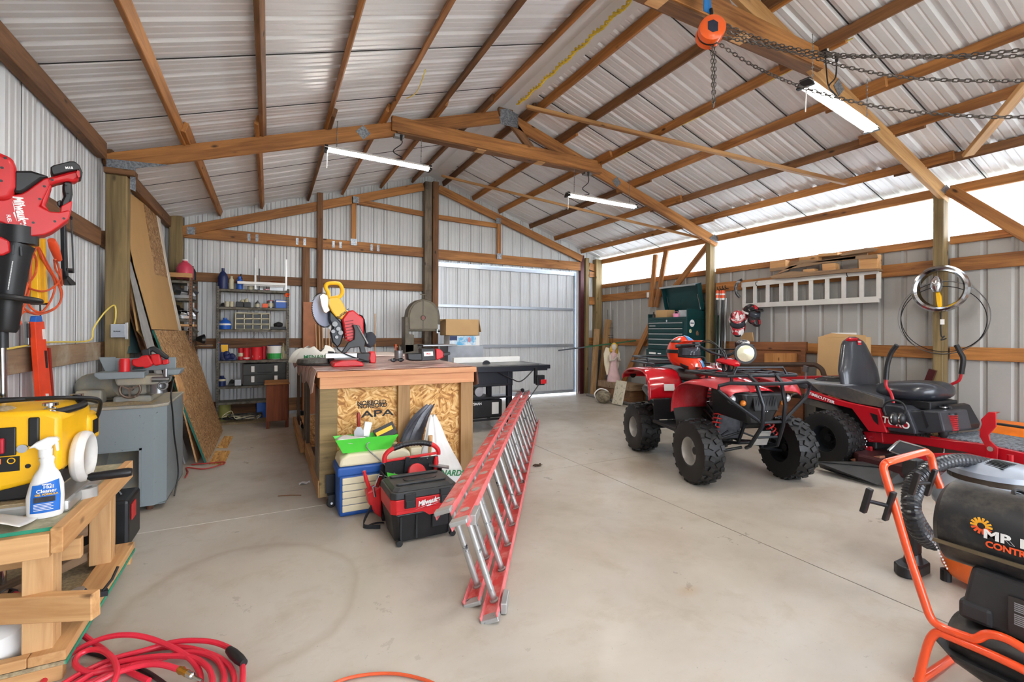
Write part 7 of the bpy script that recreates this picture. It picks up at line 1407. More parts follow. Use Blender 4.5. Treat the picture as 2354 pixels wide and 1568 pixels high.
t = thing('wall_star', 'twiggy wire star ornament hung on the girt left of the tool chest lid', 'ornament', px(1441, 664, X=6.46)); mb = MB()
for k in range(8): a_ = k*PI/4; mb.cyl((0, 0, 0), (-.005, .10*math.cos(a_), .10*math.sin(a_)), .006, .003, 6)
mb.ring(.05, .005, (0, 0, 0), (1, 0, 0), 16, 5); mb.build('star', M_SH, t)
t = thing('wall_outlet', 'small white outlet plate beside the upright board on the right wall', 'outlet', px(1490, 678, X=6.44)); mb = MB(); mb.box(-.01, .01, -.03, .03, -.05, .05); mb.build('plate', M_WHT, t, bev=.003)
# ================================================================== QUAD BIKE
def arch(mb, prof, y0, y1, k=1):
    """curved sheet following a side profile [(x, z)] between two widths; the edges roll down a little"""
    ys = [y0, y0+(y1-y0)*.08, (y0+y1)/2, y1-(y1-y0)*.08, y1]; dz = [-.02*k, 0, .006, 0, -.02*k]; n = len(prof); vs = []
    for y, d in zip(ys, dz): vs += [(x, y, z+d) for x, z in prof]
    mb.add(vs, [(j*n+i, j*n+i+1, (j+1)*n+i+1, (j+1)*n+i) for j in range(4) for i in range(n-1)])
def sp(prof, k=4): return [(v.x, v.y) for v in smooth_path([Vector((a, b_, 0)) for a, b_ in prof], k)]
def wheel(parent, c0, r, w_, rr, hubm, side, lug=.014, nl=18, turf=False, name='wheel', rim_in=.02):
    h = w_/2; o = MB().lathe([(rr*.98, -h*.80), (rr*1.05, -h*.92), (r*.80, -h), (r*.93, -h*.92), (r-lug, -h*.66), (r-lug*.6, 0), (r-lug, h*.66), (r*.93, h*.92), (r*.80, h), (rr*1.05, h*.92), (rr*.98, h*.80), (rr*.98, -h*.80)], (0, 0, 0), (0, 1, 0), 40).build(name, M_RUB, parent, smooth=True); o.location = c0
    m_ = MB()
    for k in range(nl):
        for q in ((-1, 0), (1, .5)):
            a = 2*PI*(k+q[1])/nl; ca, sa = math.cos(a), math.sin(a)
            rows = ((.30, .0, .5, r-lug*.2), (.78, .10, .36, r-lug*1.0)) if not turf else ((.16, 0, .22, r-lug*.4), (.50, .05, .22, r-lug*.5), (.84, .1, .20, r-lug*1.0))
            for yy, da, ln, rad in rows:
                b_ = a+da*q[0]*.6+(.5 if yy > .4 else 0)*PI/nl
                M = Matrix.Translation((math.cos(b_)*rad, q[0]*yy*h, math.sin(b_)*rad)) @ Matrix.Rotation(-b_+PI/2, 4, 'Y') @ Matrix.Rotation(q[0]*(.5 if yy < .5 else .15), 4, 'Z')
                m_.box(-.5*2*PI*r/nl*.42, .5*2*PI*r/nl*.42, -ln*h*.5, ln*h*.5, -lug*.8, lug*.5, M)
    m_.build('tread', M_RUB, o, bev=.002, seg=1)
    s_ = side; rim = MB().lathe([(rr*1.02, h*.82*s_), (rr*.97, h*.86*s_), (rr*.90, h*.70*s_), (rr*.86, (h*.86-.09)*s_), (rr*.50, (h*.86-.10)*s_), (.03, (h*.86-.095)*s_)], (0, 0, 0), (0, 1, 0), 32, False).build('rim', hubm, o, smooth=True)
    m_ = MB(); m_.cyl((0, (h*.86-.10)*s_, 0), (0, (h*.86-.055)*s_, 0), .034, n=14); m_.build('hub', M_BLKM, o, smooth=True)
    for k in range(4): a = k*PI/2+.4; m_ = MB(); m_.cyl((.055*math.cos(a), (h*.86-.10)*s_, .055*math.sin(a)), (.055*math.cos(a), (h*.86-.078)*s_, .055*math.sin(a)), .009, n=6); m_.build('lug_nut', M_BLKM, o)
    return o
def spring(par, a, b_, r, coils, mat, name='shock_absorber', wr_=.007):
    a, b_ = Vector(a), Vector(b_); d = b_-a; L_ = d.length; q = d.to_track_quat('Z', 'Y'); n = coils*12
    m_ = MB(); m_.tube([a+q @ Vector((r*math.cos(2*PI*i/12), r*math.sin(2*PI*i/12), L_*(.12+.76*i/n))) for i in range(n+1)], wr_, 6); o = m_.build(name, mat, par, smooth=True)
    m_ = MB(); m_.cyl(a, b_, r*.45, n=10); m_.cyl(a+d*.82, a+d*.92, r*1.1, n=14); m_.build('damper', M_BLKM, o, smooth=True); return o
A = thing('quad_bike', 'red quad bike with black racks and bull bar parked on the concrete', 'quad bike', (4.015, 3.355, 0), R(-108.1))
M_QR = flat('quad_red', (190, 20, 34), .18, 0, .05, coat=.7); M_QF = dirty('faded_red', (178, 26, 38), (204, 96, 100), .60, 3, .3, 0, .2, .02); M_RIM = flat('grey_rim', (186, 184, 180), .4, .4, .1); M_RACK = flat('rack_black', (34, 37, 42), .35, .4, .1)
wheel(A, (.55, -.45, .285), .285, .20, .125, M_RIM, -1); wheel(A, (.55, .45, .285), .285, .20, .125, M_BLKM, -1)
wheel(A, (-.61, -.45, .27), .27, .23, .115, M_RIM, -1, .016, 16); wheel(A, (-.61, .45, .27), .27, .23, .115, M_RIM, 1, .016, 16)
def ab(nm, mat, fn, par=None, **k): m_ = MB(); fn(m_); return m_.build(nm, mat, par or A, **k)
RF = sp([(-.98, .80), (-.94, .87), (-.80, .925), (-.55, .94), (-.40, .925), (-.32, .86), (-.275, .76), (-.26, .635)])
ab('rear_fender', M_QR, lambda m: (arch(m, RF, -.53, -.13), arch(m, RF, .13, .53)), smooth=True, solid=.008, ang=1.2)
ab('rear_centre', M_QR, lambda m: arch(m, sp([(-1.0, .80), (-.92, .88), (-.78, .90)]), -.16, .16, 0), smooth=True, solid=.008)
FF = sp([(.20, .62), (.215, .74), (.27, .84), (.38, .905), (.55, .93), (.70, .915), (.80, .885), (.85, .85)])
def ffen(s_): return lambda u, v: (lambda p: (p[0], s_*(.15+(((.52 if p[0] < .55 else .52-.62*(p[0]-.55)))-.15)*v), p[1]-.03*max(0, v-.8)*5*.8-.02*v*v))(FF[min(int(u*(len(FF)-1)), len(FF)-1)])
for s_ in (-1, 1): ab('front_fender', M_QF, lambda m: m.grid(ffen(s_), len(FF)-1, 8), smooth=True, solid=.008, ang=1.2)
ab('hood', M_QR, lambda m: m.grid(lambda u, v: (.22+u*.62-.10*abs(v-.5)**2*4*u, (v-.5)*.46*(1-.25*u), .955-.10*u*u-.05*(2*v-1)**2), 12, 8), smooth=True, solid=.008)
ab('tank_cover', M_QR, lambda m: m.loft([((.30, 0, .93), (.13, .05)), ((.12, 0, .95), (.16, .07)), ((-.02, 0, .93), (.13, .06)), ((-.10, 0, .90), (.09, .04))], 18), smooth=True)
ab('fuel_cap', M_CHR, lambda m: m.cyl((.10, 0, 1.0), (.10, 0, 1.04), .04, .035, 18), smooth=True)
ab('nose', M_BLK, lambda m: m.add([(.60, -.36, .86), (.84, -.20, .83), (.84, .20, .83), (.60, .36, .86), (.50, -.28, .62), (.78, -.10, .55), (.78, .10, .55), (.50, .28, .62)], [(0, 1, 2, 3), (0, 4, 5, 1), (1, 5, 6, 2), (2, 6, 7, 3), (4, 7, 6, 5), (0, 3, 7, 4)]), bev=.02, smooth=True)
ab('grille', flat('mesh_black', (14, 14, 15), .6), lambda m: m.cbox((.835, 0, .745), (.02, .22, .13), (0, R(-12), 0)), bev=.004)
ab('grille_mesh', M_BLKM, lambda m: [m.beam((.848, -.10+k*.025, .69), (.852, -.10+k*.025+.02, .80), .004, .004, (1, 0, 0)) for k in range(8)])
text('badge_text', 'ATV', .028, M_INK, A, (.845, .0, .68), decal_rot((1, 0, 0)), bold=.0006)
for s_ in (-1, 1):
    q = ab('headlight', flat('lamp_glass', (206, 210, 214), .1, .4, .05), lambda m: m.ball((.765, s_*.262, .775), (.034, .036, .036), 16, 10), smooth=True); ab('headlight_ring', M_BLKM, lambda m: m.ring(.04, .006, (.775, s_*.262, .775), (1, s_*.9, 0), 20, 6), q)
    ab('indicator', flat('amber_lamp', (206, 120, 40), .15), lambda m: m.ball((.815, s_*.19, .745), (.024, .026, .026), 12, 8), smooth=True)
ab('seat', flat('seat_vinyl', (62, 60, 58), .45, var=.15), lambda m: m.loft([((-.92, 0, .90), (.13, .03)), ((-.80, 0, .90), (.17, .055)), ((-.55, 0, .885), (.17, .06)), ((-.30, 0, .86), (.14, .06)), ((-.12, 0, .86), (.10, .055)), ((-.02, 0, .89), (.08, .04))], 20), smooth=True)
ab('engine', flat('engine_metal', (72, 72, 76), .4, .6, .4, 20), lambda m: (m.box(-.15, .30, -.15, .15, .32, .62), m.cyl((.18, 0, .55), (.22, 0, .82), .09, n=16), m.cyl((.05, -.19, .45), (.05, .19, .45), .11, n=20), m.cyl((-.1, -.16, .40), (-.1, .16, .40), .08, n=18), [m.box(.10, .32, -.10, .10, .60+k*.03, .612+k*.03) for k in range(6)]), bev=.006)
ab('engine_hose', M_BLK, lambda m: [m.tube([(.30-.05*k, -.20, .66-.06*k), (.40, -.17-.01*k, .56-.05*k), (.34-.1*k, -.12, .46)], .012, 7, sm=4) for k in range(4)], smooth=True)
ab('engine_fitting', M_CHR, lambda m: (m.cyl((.30, -.16, .60), (.30, -.13, .60), .035, n=14), m.cyl((.22, -.17, .68), (.22, -.14, .68), .025, n=12), m.tube([(.30, -.13, .60), (.36, -.14, .50), (.34, -.16, .40)], .014, 8, sm=3), m.cyl((.38, -.12, .66), (.38, -.08, .66), .03, n=12)), smooth=True)
ab('frame', M_BLKM, lambda m: [m.tube(p, .016, 8) for p in ([(-.85, -.14, .40), (-.3, -.14, .32), (.3, -.14, .30), (.62, -.10, .36), (.70, -.09, .55), (.60, -.10, .80), (.2, -.12, .82), (-.3, -.14, .78), (-.9, -.12, .80)], [(-.85, .14, .40), (-.3, .14, .32), (.3, .14, .30), (.62, .10, .36), (.70, .09, .55), (.60, .10, .80), (.2, .12, .82), (-.3, .14, .78), (-.9, .12, .80)], [(.62, -.10, .36), (.62, .10, .36)], [(.70, -.09, .55), (.70, .09, .55)])], smooth=True)
for s_ in (-1, 1):
    ab('suspension_arm', M_BLKM, lambda m: (m.tube([(.66, s_*.09, .33), (.57, s_*.37, .26)], .013, 8), m.tube([(.44, s_*.09, .33), (.54, s_*.37, .26)], .013, 8), m.tube([(.62, s_*.10, .45), (.56, s_*.36, .36)], .012, 8), m.tube([(.40, s_*.05, .42), (.50, s_*.36, .30)], .009, 8)), smooth=True)
    spring(A, (.56, s_*.33, .36), (.50, s_*.17, .74), .036, 8, flat('spring_red', (176, 36, 34), .35))
    ab('side_guard', M_BLK, lambda m: m.add([(-.25, s_*.14, .63), (-.25, s_*.48, .63), (-.235, s_*.48, .42), (-.235, s_*.14, .42)], [(0, 1, 2, 3)]), solid=.01)
    ab('mud_flap', flat('worn_black', (48, 44, 40), .7, var=.3), lambda m: m.add([(.20, s_*.14, .62), (.20, s_*.50, .62), (.225, s_*.46, .40), (.225, s_*.14, .40)], [(0, 1, 2, 3)]), solid=.01)
    ab('footwell', M_BLK, lambda m: (m.box(-.24, .22, min(s_*.14, s_*.46), max(s_*.14, s_*.46), .395, .41), m.beam((-.26, s_*.47, .40), (.23, s_*.47, .40), .03, .03)), bev=.004)
    ab('grip', M_BLK, lambda m: m.cyl((.14+.02*s_, s_*.26, 1.215), (.06, s_*.40, 1.205), .019, n=12), smooth=True)
ab('rear_axle', M_BLKM, lambda m: (m.cyl((-.61, -.38, .27), (-.61, .38, .27), .025, n=12), m.cyl((-.61, -.02, .27), (-.61, .04, .27), .10, n=24), m.beam((-.2, 0, .38), (-.62, 0, .28), .10, .07)), smooth=True)
ab('exhaust', flat('dull_exhaust', (110, 108, 104), .4, .7), lambda m: m.loft([((-.45, -.22, .52), .05), ((-.85, -.22, .62), .06), ((-1.0, -.22, .66), .045)], 16), smooth=True)
ab('tail_lamp', M_BLK, lambda m: m.cyl((-.96, -.40, .83), (-1.02, -.40, .82), .04, n=16), smooth=True)
ab('warning_label', M_WHT, lambda m: m.add([(-.268, -.36, .79), (-.268, -.24, .79), (-.256, -.24, .72), (-.256, -.36, .72)], [(0, 1, 2, 3)]), solid=.003).location = (.012, 0, 0)
ab('handlebar', M_RACK, lambda m: (m.tube([(.06, -.40, 1.205), (.16, -.24, 1.215), (.24, -.12, 1.15), (.27, 0, 1.12), (.24, .12, 1.15), (.16, .24, 1.215), (.06, .40, 1.205)], .013, 8, sm=4), m.tube([(.32, -.03, .92), (.26, -.03, 1.12)], .016, 8), m.tube([(.32, .03, .92), (.26, .03, 1.12)], .016, 8), m.tube([(.2, -.17, 1.18), (.2, .17, 1.18)], .008, 6)), smooth=True)
ab('control_cluster', M_BLK, lambda m: [(m.cbox((.16, s_*.23, 1.225), (.05, .06, .05)), m.tube([(.18, s_*.22, 1.23), (.20, s_*.32, 1.225), (.16, s_*.40, 1.22)], .006, 6)) for s_ in (-1, 1)], bev=.004)
ab('cable', M_BLK, lambda m: [m.tube([(.16, s_*.22, 1.23), (.26, s_*.16, 1.25+.02*k), (.36, s_*(.06+.02*k), 1.16), (.36, s_*.03, 1.0), (.30, 0, .92)], .0055, 6, sm=5) for s_ in (-1, 1) for k in range(2)], smooth=True)
ab('dash_cowl', M_QR, lambda m: m.loft([((.20, 0, 1.06), (.05, .02)), ((.30, 0, 1.075), (.11, .035)), ((.40, 0, 1.06), (.08, .03)), ((.46, 0, 1.04), (.03, .015))], 16), smooth=True)
q = ab('work_lamp', M_BLK, lambda m: m.lathe([(.002, -.09), (.05, -.085), (.085, -.05), (.098, 0), (.098, .02), (.085, .02)], (.42, .11, 1.15), (1, -.35, -.05), 28), smooth=True)
ab('lamp_lens', flat('cream_lens', (222, 220, 190), .12, .2, .08, 14), lambda m: m.lathe([(.002, .034), (.05, .030), (.088, .016), (.088, .010)], (.42, .11, 1.15), (1, -.35, -.05), 28), q, smooth=True)
ab('lamp_cap', dirty('striped_glove', (40, 40, 42), (214, 214, 214), .55, 18, .5), lambda m: m.ball((.38, .12, 1.245), (.055, .06, .035), 12, 8), q, smooth=True)
def tb(nm, P, r=.012, sm=0, par=None): return ab(nm, M_RACK, lambda m: m.tube(P, r, 8, sm=sm), par, smooth=True)
fr = tb('front_rack', [(.26, -.40, .975), (.74, -.38, .975), (.80, -.33, .975), (.80, .33, .975), (.74, .38, .975), (.26, .40, .975), (.26, -.40, .975)], .013)
for y in (-.20, 0, .20): tb('rack_bar', [(.26, y, .975), (.80, y, .975)], .009, par=fr)
for x in (.44, .62): tb('rack_bar', [(x, -.38, .972), (x, .38, .972)], .009, par=fr)
tb('rack_rail', [(.78, -.26, .975), (.77, -.22, 1.045), (.77, .22, 1.045), (.78, .26, .975)], .011, par=fr)
for x, y in ((.40, -.27), (.40, .27), (.70, -.22), (.70, .22)): tb('rack_post', [(x, y, .90), (x, y, .972)], .012, par=fr)
rk = tb('rear_rack', [(-.48, -.36, .985), (-1.08, -.36, .985), (-1.14, -.30, .985), (-1.14, .30, .985), (-1.08, .36, .985), (-.48, .36, .985)], .013)
tb('rack_rail', [(-.62, -.36, .985), (-.66, -.36, 1.045), (-1.08, -.35, 1.045), (-1.13, -.30, 1.045), (-1.13, .30, 1.045), (-1.08, .35, 1.045), (-.66, .36, 1.045), (-.62, .36, .985)], .011, par=rk)
for x in (-.72, -.90): tb('rack_bar', [(x, -.36, .982), (x, .36, .982)], .009, par=rk)
for x, y in ((-.66, -.30), (-.66, .30), (-.95, -.26), (-.95, .26)): tb('rack_post', [(x, y, .92), (x, y, .985)], .012, par=rk)
tb('rack_post', [(-1.13, -.30, .985), (-1.13, -.30, 1.045)], .008, par=rk)
BM = tb('bull_bar', [(.90, -.12, .46), (.86, -.30, .72), (.82, -.42, .845), (.83, -.44, .885), (.86, -.38, .91), (.92, -.1, .905), (.92, .1, .905), (.86, .38, .91), (.83, .44, .885), (.82, .42, .845), (.86, .30, .72), (.90, .12, .46)], .014) if 0 else tb('bull_bar', [(.92, -.10, .60), (.87, -.36, .79), (.83, -.43, .86), (.84, -.43, .90), (.88, -.36, .925), (.93, -.1, .92), (.93, .1, .92), (.88, .36, .925), (.84, .43, .90), (.83, .43, .86), (.87, .36, .79), (.92, .10, .60), (.92, -.10, .60)], .015)
for s_ in (-1, 1): tb('bar_upright', [(.79, s_*.13, .985), (.88, s_*.12, .93), (.95, s_*.10, .74), (.93, s_*.095, .57), (.82, s_*.13, .38), (.72, s_*.09, .34)], .0165, par=BM)
tb('bar_cross', [(.86, -.11, .46), (.86, .11, .46)], .01, par=BM)
ab('skid_plate', M_ALU, lambda m: m.cbox((.80, 0, .44), (.01, .13, .14), (0, R(25), 0)))
ab('battery_box', M_BLK, lambda m: m.cbox((-.42, -.02, .62), (.26, .26, .24)), bev=.01)
c0 = Matrix.Translation(A.location) @ A.rotation_euler.to_matrix().to_4x4() @ Vector((-.46, -.03, .925))
mx_helmet('motocross_helmet', 'orange and blue motocross helmet with goggles sitting on the quad bike seat', c0, R(-100), (C_HOR, C_HOR, C_HBL, M_BLK), 1.34)
# ================================================================== ZERO-TURN MOWER
Z = thing('ride_on_mower', 'red and charcoal zero-turn ride-on mower with a black seat beside the quad bike', 'mower', (5.60, 2.69, 0), R(-98))
cc = lambda pts: [(1800+a/3.92, 750+b_/3.92) for a, b_ in pts]
M_MR = flat('mower_red', (176, 18, 32), .3, 0, .08, coat=.3); M_MG = flat('mower_charcoal', (54, 56, 62), .4, .1, .1); M_MGB = dirty('dusty_charcoal', (92, 86, 78), (62, 62, 64), .5, 5, .5)
wheel(Z, (0, -.50, .275), .275, .24, .13, M_BLKM, -1, .010, 26, True); wheel(Z, (0, .50, .275), .275, .24, .13, M_BLKM, 1, .010, 26, True)
zp = lambda nm, mat, pts, d0, d1, **k: pp(Z, nm, mat, cc(pts), d0, d1, **k)
zp('rear_body', M_MG, [(60, 482), (250, 520), (560, 540), (905, 640), (905, 740), (640, 690), (330, 600), (60, 540)], -.36, .34, bev=.02)
zp('side_cover', M_MGB, [(250, 522), (560, 545), (905, 660), (900, 735), (640, 690), (330, 592)], -.372, -.36, bev=.004)
zp('rear_bumper', M_MR, [(-20, 452), (380, 447), (385, 492), (-20, 490)], .0, .30, bev=.01)
zp('side_rail', M_MR, [(195, 560), (250, 585), (560, 680), (860, 742), (935, 962), (770, 948), (620, 745), (440, 700), (195, 640)], -.395, -.35, bev=.008)
zp('rail_opening', M_BLK, [(782, 780), (848, 800), (862, 895), (815, 850)], -.398, -.396)
zp('lower_cover', M_MGB, [(165, 622), (440, 712), (500, 765), (420, 765), (165, 690)], -.37, -.30, bev=.006)
text('model_name', 'TIMECUTTER', .040, M_INK, Z, L3(Z, *cc([(345, 646)])[0], -.3965), Matrix.Rotation(R(12.5), 3, 'Y') @ decal_rot((0, -1, 0)), sx=1.25, bold=.0012)
zp('front_panel', M_MG, [(903, 702), (1060, 722), (1120, 760), (1190, 940), (1190, 975), (945, 940), (900, 760)], -.38, -.20, bev=.012)
zp('badge_panel', M_MR, [(912, 812), (1112, 832), (1122, 925), (920, 910)], -.386, -.381, bev=.003)
text('maker_name', 'TORO', .085, M_INK, Z, L3(Z, *cc([(1015, 872)])[0], -.388), Matrix.Rotation(R(6), 3, 'Y') @ decal_rot((0, -1, 0)), sx=.95, bold=.002)
zp('front_shroud', M_MG, [(1112, 765), (1230, 758), (1410, 768), (1455, 955), (1300, 968), (1190, 942)], -.34, .05, bev=.015)
zp('shroud_rib', M_BLK, [(1240, 765), (1262, 765), (1310, 900), (1290, 920)], -.346, -.34)
zp('rear_shroud', M_BLKM, [(1440, 700), (1505, 720), (1600, 895), (1585, 935), (1540, 955), (1455, 900)], -.05, .25, bev=.015)
spring(Z, L3(Z, *cc([(1505, 955)])[0], -.18), L3(Z, *cc([(1490, 765)])[0], -.18), .052, 8, flat('spring_red2', (168, 30, 38), .3), 'suspension_spring', .008)
zp('frame_rail', M_MR, [(540, 862), (820, 952), (930, 962), (1640, 1042), (1790, 1062), (2300, 1172), (2300, 1265), (1900, 1205), (1640, 1135), (1200, 1062), (900, 1062), (600, 935)], -.30, -.24, bev=.006)
zp('far_rail', M_MR, [(1100, 1140), (1640, 1150), (2300, 1290), (2300, 1370), (1640, 1240), (1100, 1200)], -.52, -.47, bev=.006)
zp('frame_bracket', M_MR, [(720, 950), (890, 960), (900, 1050), (770, 1045)], -.32, -.30, bev=.004)
mb = MB(); a = L3(Z, *cc([(1320, 968)])[0], -.30); mb.box(a.x, a.x+1.0, -.29, .36, a.z-.035, a.z-.02); mb.build('foot_platform', M_MR, Z)
mb = MB(); mb.box(a.x+.04, a.x+.98, -.26, .34, a.z-.02, a.z-.008); mb.build('platform_mat', dirty('speckled_mat', (150, 160, 170), (66, 72, 80), .5, 46, .6), Z)
zp('height_arm', M_MR, [(1790, 880), (1780, 840), (1850, 772), (1915, 778), (1918, 905), (1852, 980), (1862, 1030), (1935, 1100), (1920, 1280), (1830, 1240), (1830, 1100), (1768, 990), (1772, 930)], -.36, -.345, bev=.004)
zp('arm_flange', M_MR, [(1780, 850), (1850, 772), (1915, 778), (1850, 800), (1800, 880)], -.345, -.27, bev=.003)
mb = MB(); c0 = L3(Z, *cc([(1872, 1105)])[0], -.362); mb.cyl(c0, c0-Vector((0, .01, 0)), .02, n=14); mb.build('arm_bolt', M_CHR, Z)
mb = MB(); c0 = L3(Z, *cc([(1447, 975)])[0], -.26); mb.loft([(c0+Vector((0, 0, -.03)), .02), (c0, .035), (c0+Vector((0, 0, .035)), .035), (c0+Vector((0, 0, .045)), .02)], 14); mb.build('lift_knob', M_BLK, Z, smooth=True); mb = MB(); mb.cyl(c0, c0-Vector((0, 0, .16)), .007, n=8); mb.build('knob_rod', M_CHR, Z)
# cutting deck with its black side chute
mb = MB(); mb.prism([(.20, -.50), (.34, -.60), (.86, -.60), (1.0, -.45), (1.0, .55), (.20, .55)], .08, .20, 'z'); mb.build('cutting_deck', flat('deck_dark', (60, 24, 26), .5), Z, bev=.02)
q = MB(); P = [px(1880, 1062, Z=.12), px(2010, 1062, Z=.14), px(2080, 1080, Z=.14), px(2085, 1105, Z=.06), px(2030, 1118, Z=.03), px(1950, 1098, Z=.02), px(1885, 1074, Z=.03)]; Mi = (Matrix.Translation(Z.location) @ Z.rotation_euler.to_matrix().to_4x4()).inverted(); P = [Mi @ v for v in P]; q.add([tuple(v) for v in P], [tuple(range(7))]); q.build('discharge_chute', flat('chute_black', (52, 52, 52), .6, var=.2), Z, solid=.012)
for k in range(3): q = MB(); a = P[0].lerp(P[6], .3+.25*k); b_ = P[2].lerp(P[3], .3+.25*k); q.beam(a+Vector((0, 0, .012)), b_+Vector((0, 0, .012)), .012, .006); q.build('chute_rib', M_BLK, Z)
zp('deck_belt_cover', dirty('clay_red', (170, 92, 66), (120, 96, 76), .5, 6, .7), [(595, 1200), (700, 1180), (880, 1170), (880, 1240), (650, 1235)], -.56, -.46, bev=.01)
zp('spindle_block', M_BLK, [(835, 1165), (1080, 1130), (1080, 1250), (850, 1250)], -.50, -.38, bev=.01)
for k in range(5): mb = MB(); c0 = L3(Z, *cc([(738, 1010+k*26)])[0], -.36); mb.ring(.016, .005, c0, (0, 1, 0) if k % 2 else (1, .3, 0), 14, 6); mb.build('chain_link', M_CHR, Z, smooth=True)
zp('chain_anchor', M_MR, [(705, 1085), (790, 1085), (800, 1190), (700, 1190)], -.36, -.33, bev=.004)
for y in (-.38, .42): 
    mb = MB(); mb.lathe([(.004, -.06), (.10, -.06), (.125, -.03), (.125, .03), (.10, .06), (.004, .06)], (1.32, y, .125), (0, 1, 0), 26); o = mb.build('front_wheel', M_RUB, Z, smooth=True); mb = MB(); mb.tube([(1.32, y-.075, .125), (1.32, y-.075, .28), (1.32, y, .30), (1.32, y, .42)], .02, 8); mb.build('caster_fork', M_MR, o)
zp('engine', M_BLK, [(505, 760), (620, 760), (640, 860), (540, 870), (505, 800)], -.30, .30, bev=.02)
mb = MB(); mb.box(-.34, .30, -.30, .30, .20, .60); mb.build('chassis', M_BLK, Z, bev=.02)
mb = MB(); mb.tube([L3(Z, *cc([(60, 660)])[0], -.38), L3(Z, *cc([(80, 620)])[0], -.40), L3(Z, *cc([(150, 600)])[0], -.40)], .008, 6); mb.build('hose', M_CHR, Z)
c0 = L3(Z, *cc([(440, 492)])[0], 0); mb = MB(); mb.lathe([(.002, .05), (.08, .045), (.15, .02), (.17, 0)], c0, (0, 0, 1), 30); q = mb.build('engine_screen', M_BLK, Z, smooth=True)
mb = MB(); [mb.beam(c0+Vector((.02*math.cos(k), .02*math.sin(k), .052)), c0+Vector((.16*math.cos(k), .16*math.sin(k), .018)), .005, .005) for k in range(0, 7)]; mb.ring(.09, .004, c0+Vector((0, 0, .046)), (0, 0, 1), 26, 5); mb.build('screen_guard', M_STEEL, q)
# seat
M_VIN = flat('seat_black_vinyl', (44, 47, 54), .28, 0, .08, coat=.25)
c1, c2 = L3(Z, *cc([(700, 520)])[0], 0), L3(Z, *cc([(625, 105)])[0], 0)
def sb(u, v):
    z = c1.z+(c2.z-c1.z)*v; w_ = .285*(1-.50*max(0, v-.30)/.70)*math.sqrt(max(.02, 1-max(0, v-.86)**2*40)); a = 2*PI*u; th = .075*(1-.35*v)+.02*math.sin(v*PI)
    return (c1.x+(c2.x-c1.x)*v+th*math.cos(a)*(1 if v < .97 else .3), w_*math.sin(a)*(1 if v < .97 else .75), z+(0 if v < .97 else .012))
mb = MB(); mb.grid(sb, 28, 14); mb.add([sb(k/28, 1) for k in range(28)], [tuple(range(28))]); q = mb.build('seat_back', M_VIN, Z, smooth=True)
mb = MB(); mb.grid(lambda u, v: (sb(.0, .97-.05*v)[0]-.01+.03*u, -.13+.10*v, sb(0, .93+.05*u)[2]), 4, 4); mb.build('red_trim', M_MR, q, solid=.006, smooth=True)
mb = MB(); mb.cbox(Vector(sb(.0, .90))+Vector((.006, 0, 0)), (.006, .05, .05), (0, R(-6), 0)); o = mb.build('seat_badge', M_MR, q)
text('badge_text', 'TORO', .018, M_INK, o, Vector(sb(.0, .905))+Vector((.011, 0, .004)), decal_rot((1, 0, .1)), bold=.0004)
c3 = L3(Z, *cc([(1185, 590)])[0], 0)
def sc2(u, v):
    ph = PI*v; a = 2*PI*u; sx = abs(math.cos(a))**.75*(1 if math.cos(a) > 0 else -1); sy = abs(math.sin(a))**.75*(1 if math.sin(a) > 0 else -1); k = math.sin(ph)**.55
    return (c3.x+.27*sx*k, .275*sy*k, c3.z+.085*math.cos(ph)+(.025*math.sin(PI*min(1, abs(sy)*k)) if v < .5 else 0)+.02*sx*k)
mb = MB(); mb.grid(sc2, 36, 14); mb.build('seat_cushion', M_VIN, Z, smooth=True)
mb = MB(); mb.box(c3.x-.2, c3.x+.24, -.20, .20, c3.z-.13, c3.z-.055); mb.build('seat_base', M_BLK, Z, bev=.01)
mb = MB(); mb.box(-.10, .62, -.33, .36, c3.z-.20, c3.z-.13); mb.build('seat_deck', M_MG, Z, bev=.02)
zp('rear_deck', flat('light_grey_top', (150, 154, 160), .4, .2), [(60, 480), (540, 528), (560, 545), (250, 524)], -.34, .2, bev=.006)
def lever(nm, pr, pb, d):
    m_ = MB(); m_.tube([L3(Z, *p, d) for p in cc(pb)], .021, 10, sm=4); o = m_.build(nm, M_BLK, Z, smooth=True); m_ = MB(); m_.tube([L3(Z, *p, d) for p in cc(pr)], .013, 8, sm=3); m_.build('lever_tube', M_MR, o, smooth=True)
lever('steering_lever', [(928, 470), (930, 540), (965, 590), (985, 640), (995, 690)], [(1028, 170), (975, 240), (940, 350), (928, 480)], -.33)
lever('steering_lever', [(1606, 430), (1585, 490), (1500, 535), (1440, 620), (1420, 680)], [(1562, 170), (1600, 240), (1625, 300), (1608, 430)], .33)
mb = MB(); c0 = L3(Z, *cc([(765, 450)])[0], .1); mb.ball(c0, .018, 10, 8); mb.cyl(c0, L3(Z, *cc([(795, 525)])[0], .1), .006, n=8); mb.build('park_lever', M_BLK, Z)
mb = MB(); c0 = L3(Z, *cc([(1445, 735)])[0], -.1); mb.cyl(c0, c0+Vector((0, 0, .012)), .03, n=18); mb.build('ignition_dial', M_CHR, Z, smooth=True)
mb = MB(); c0 = L3(Z, *cc([(205, 385)])[0], -.2); mb.cbox(c0, (.05, .03, .07), (0, .2, 0)); mb.cyl(c0, c0-Vector((0, 0, .12)), .008, n=8); mb.build('rear_lever', M_STEEL, Z)
t = thing('ear_defenders', 'black ear defenders hung on the near side of the mower below its lever', 'ear defenders', Z.location+Vector((0, 0, 0)), R(-98))
tubep(t, 'headband', M_BLK, cc([(925, 800), (905, 740), (930, 690), (1000, 668), (1070, 690), (1105, 740), (1095, 790)]), .009, -.43, sm=4)
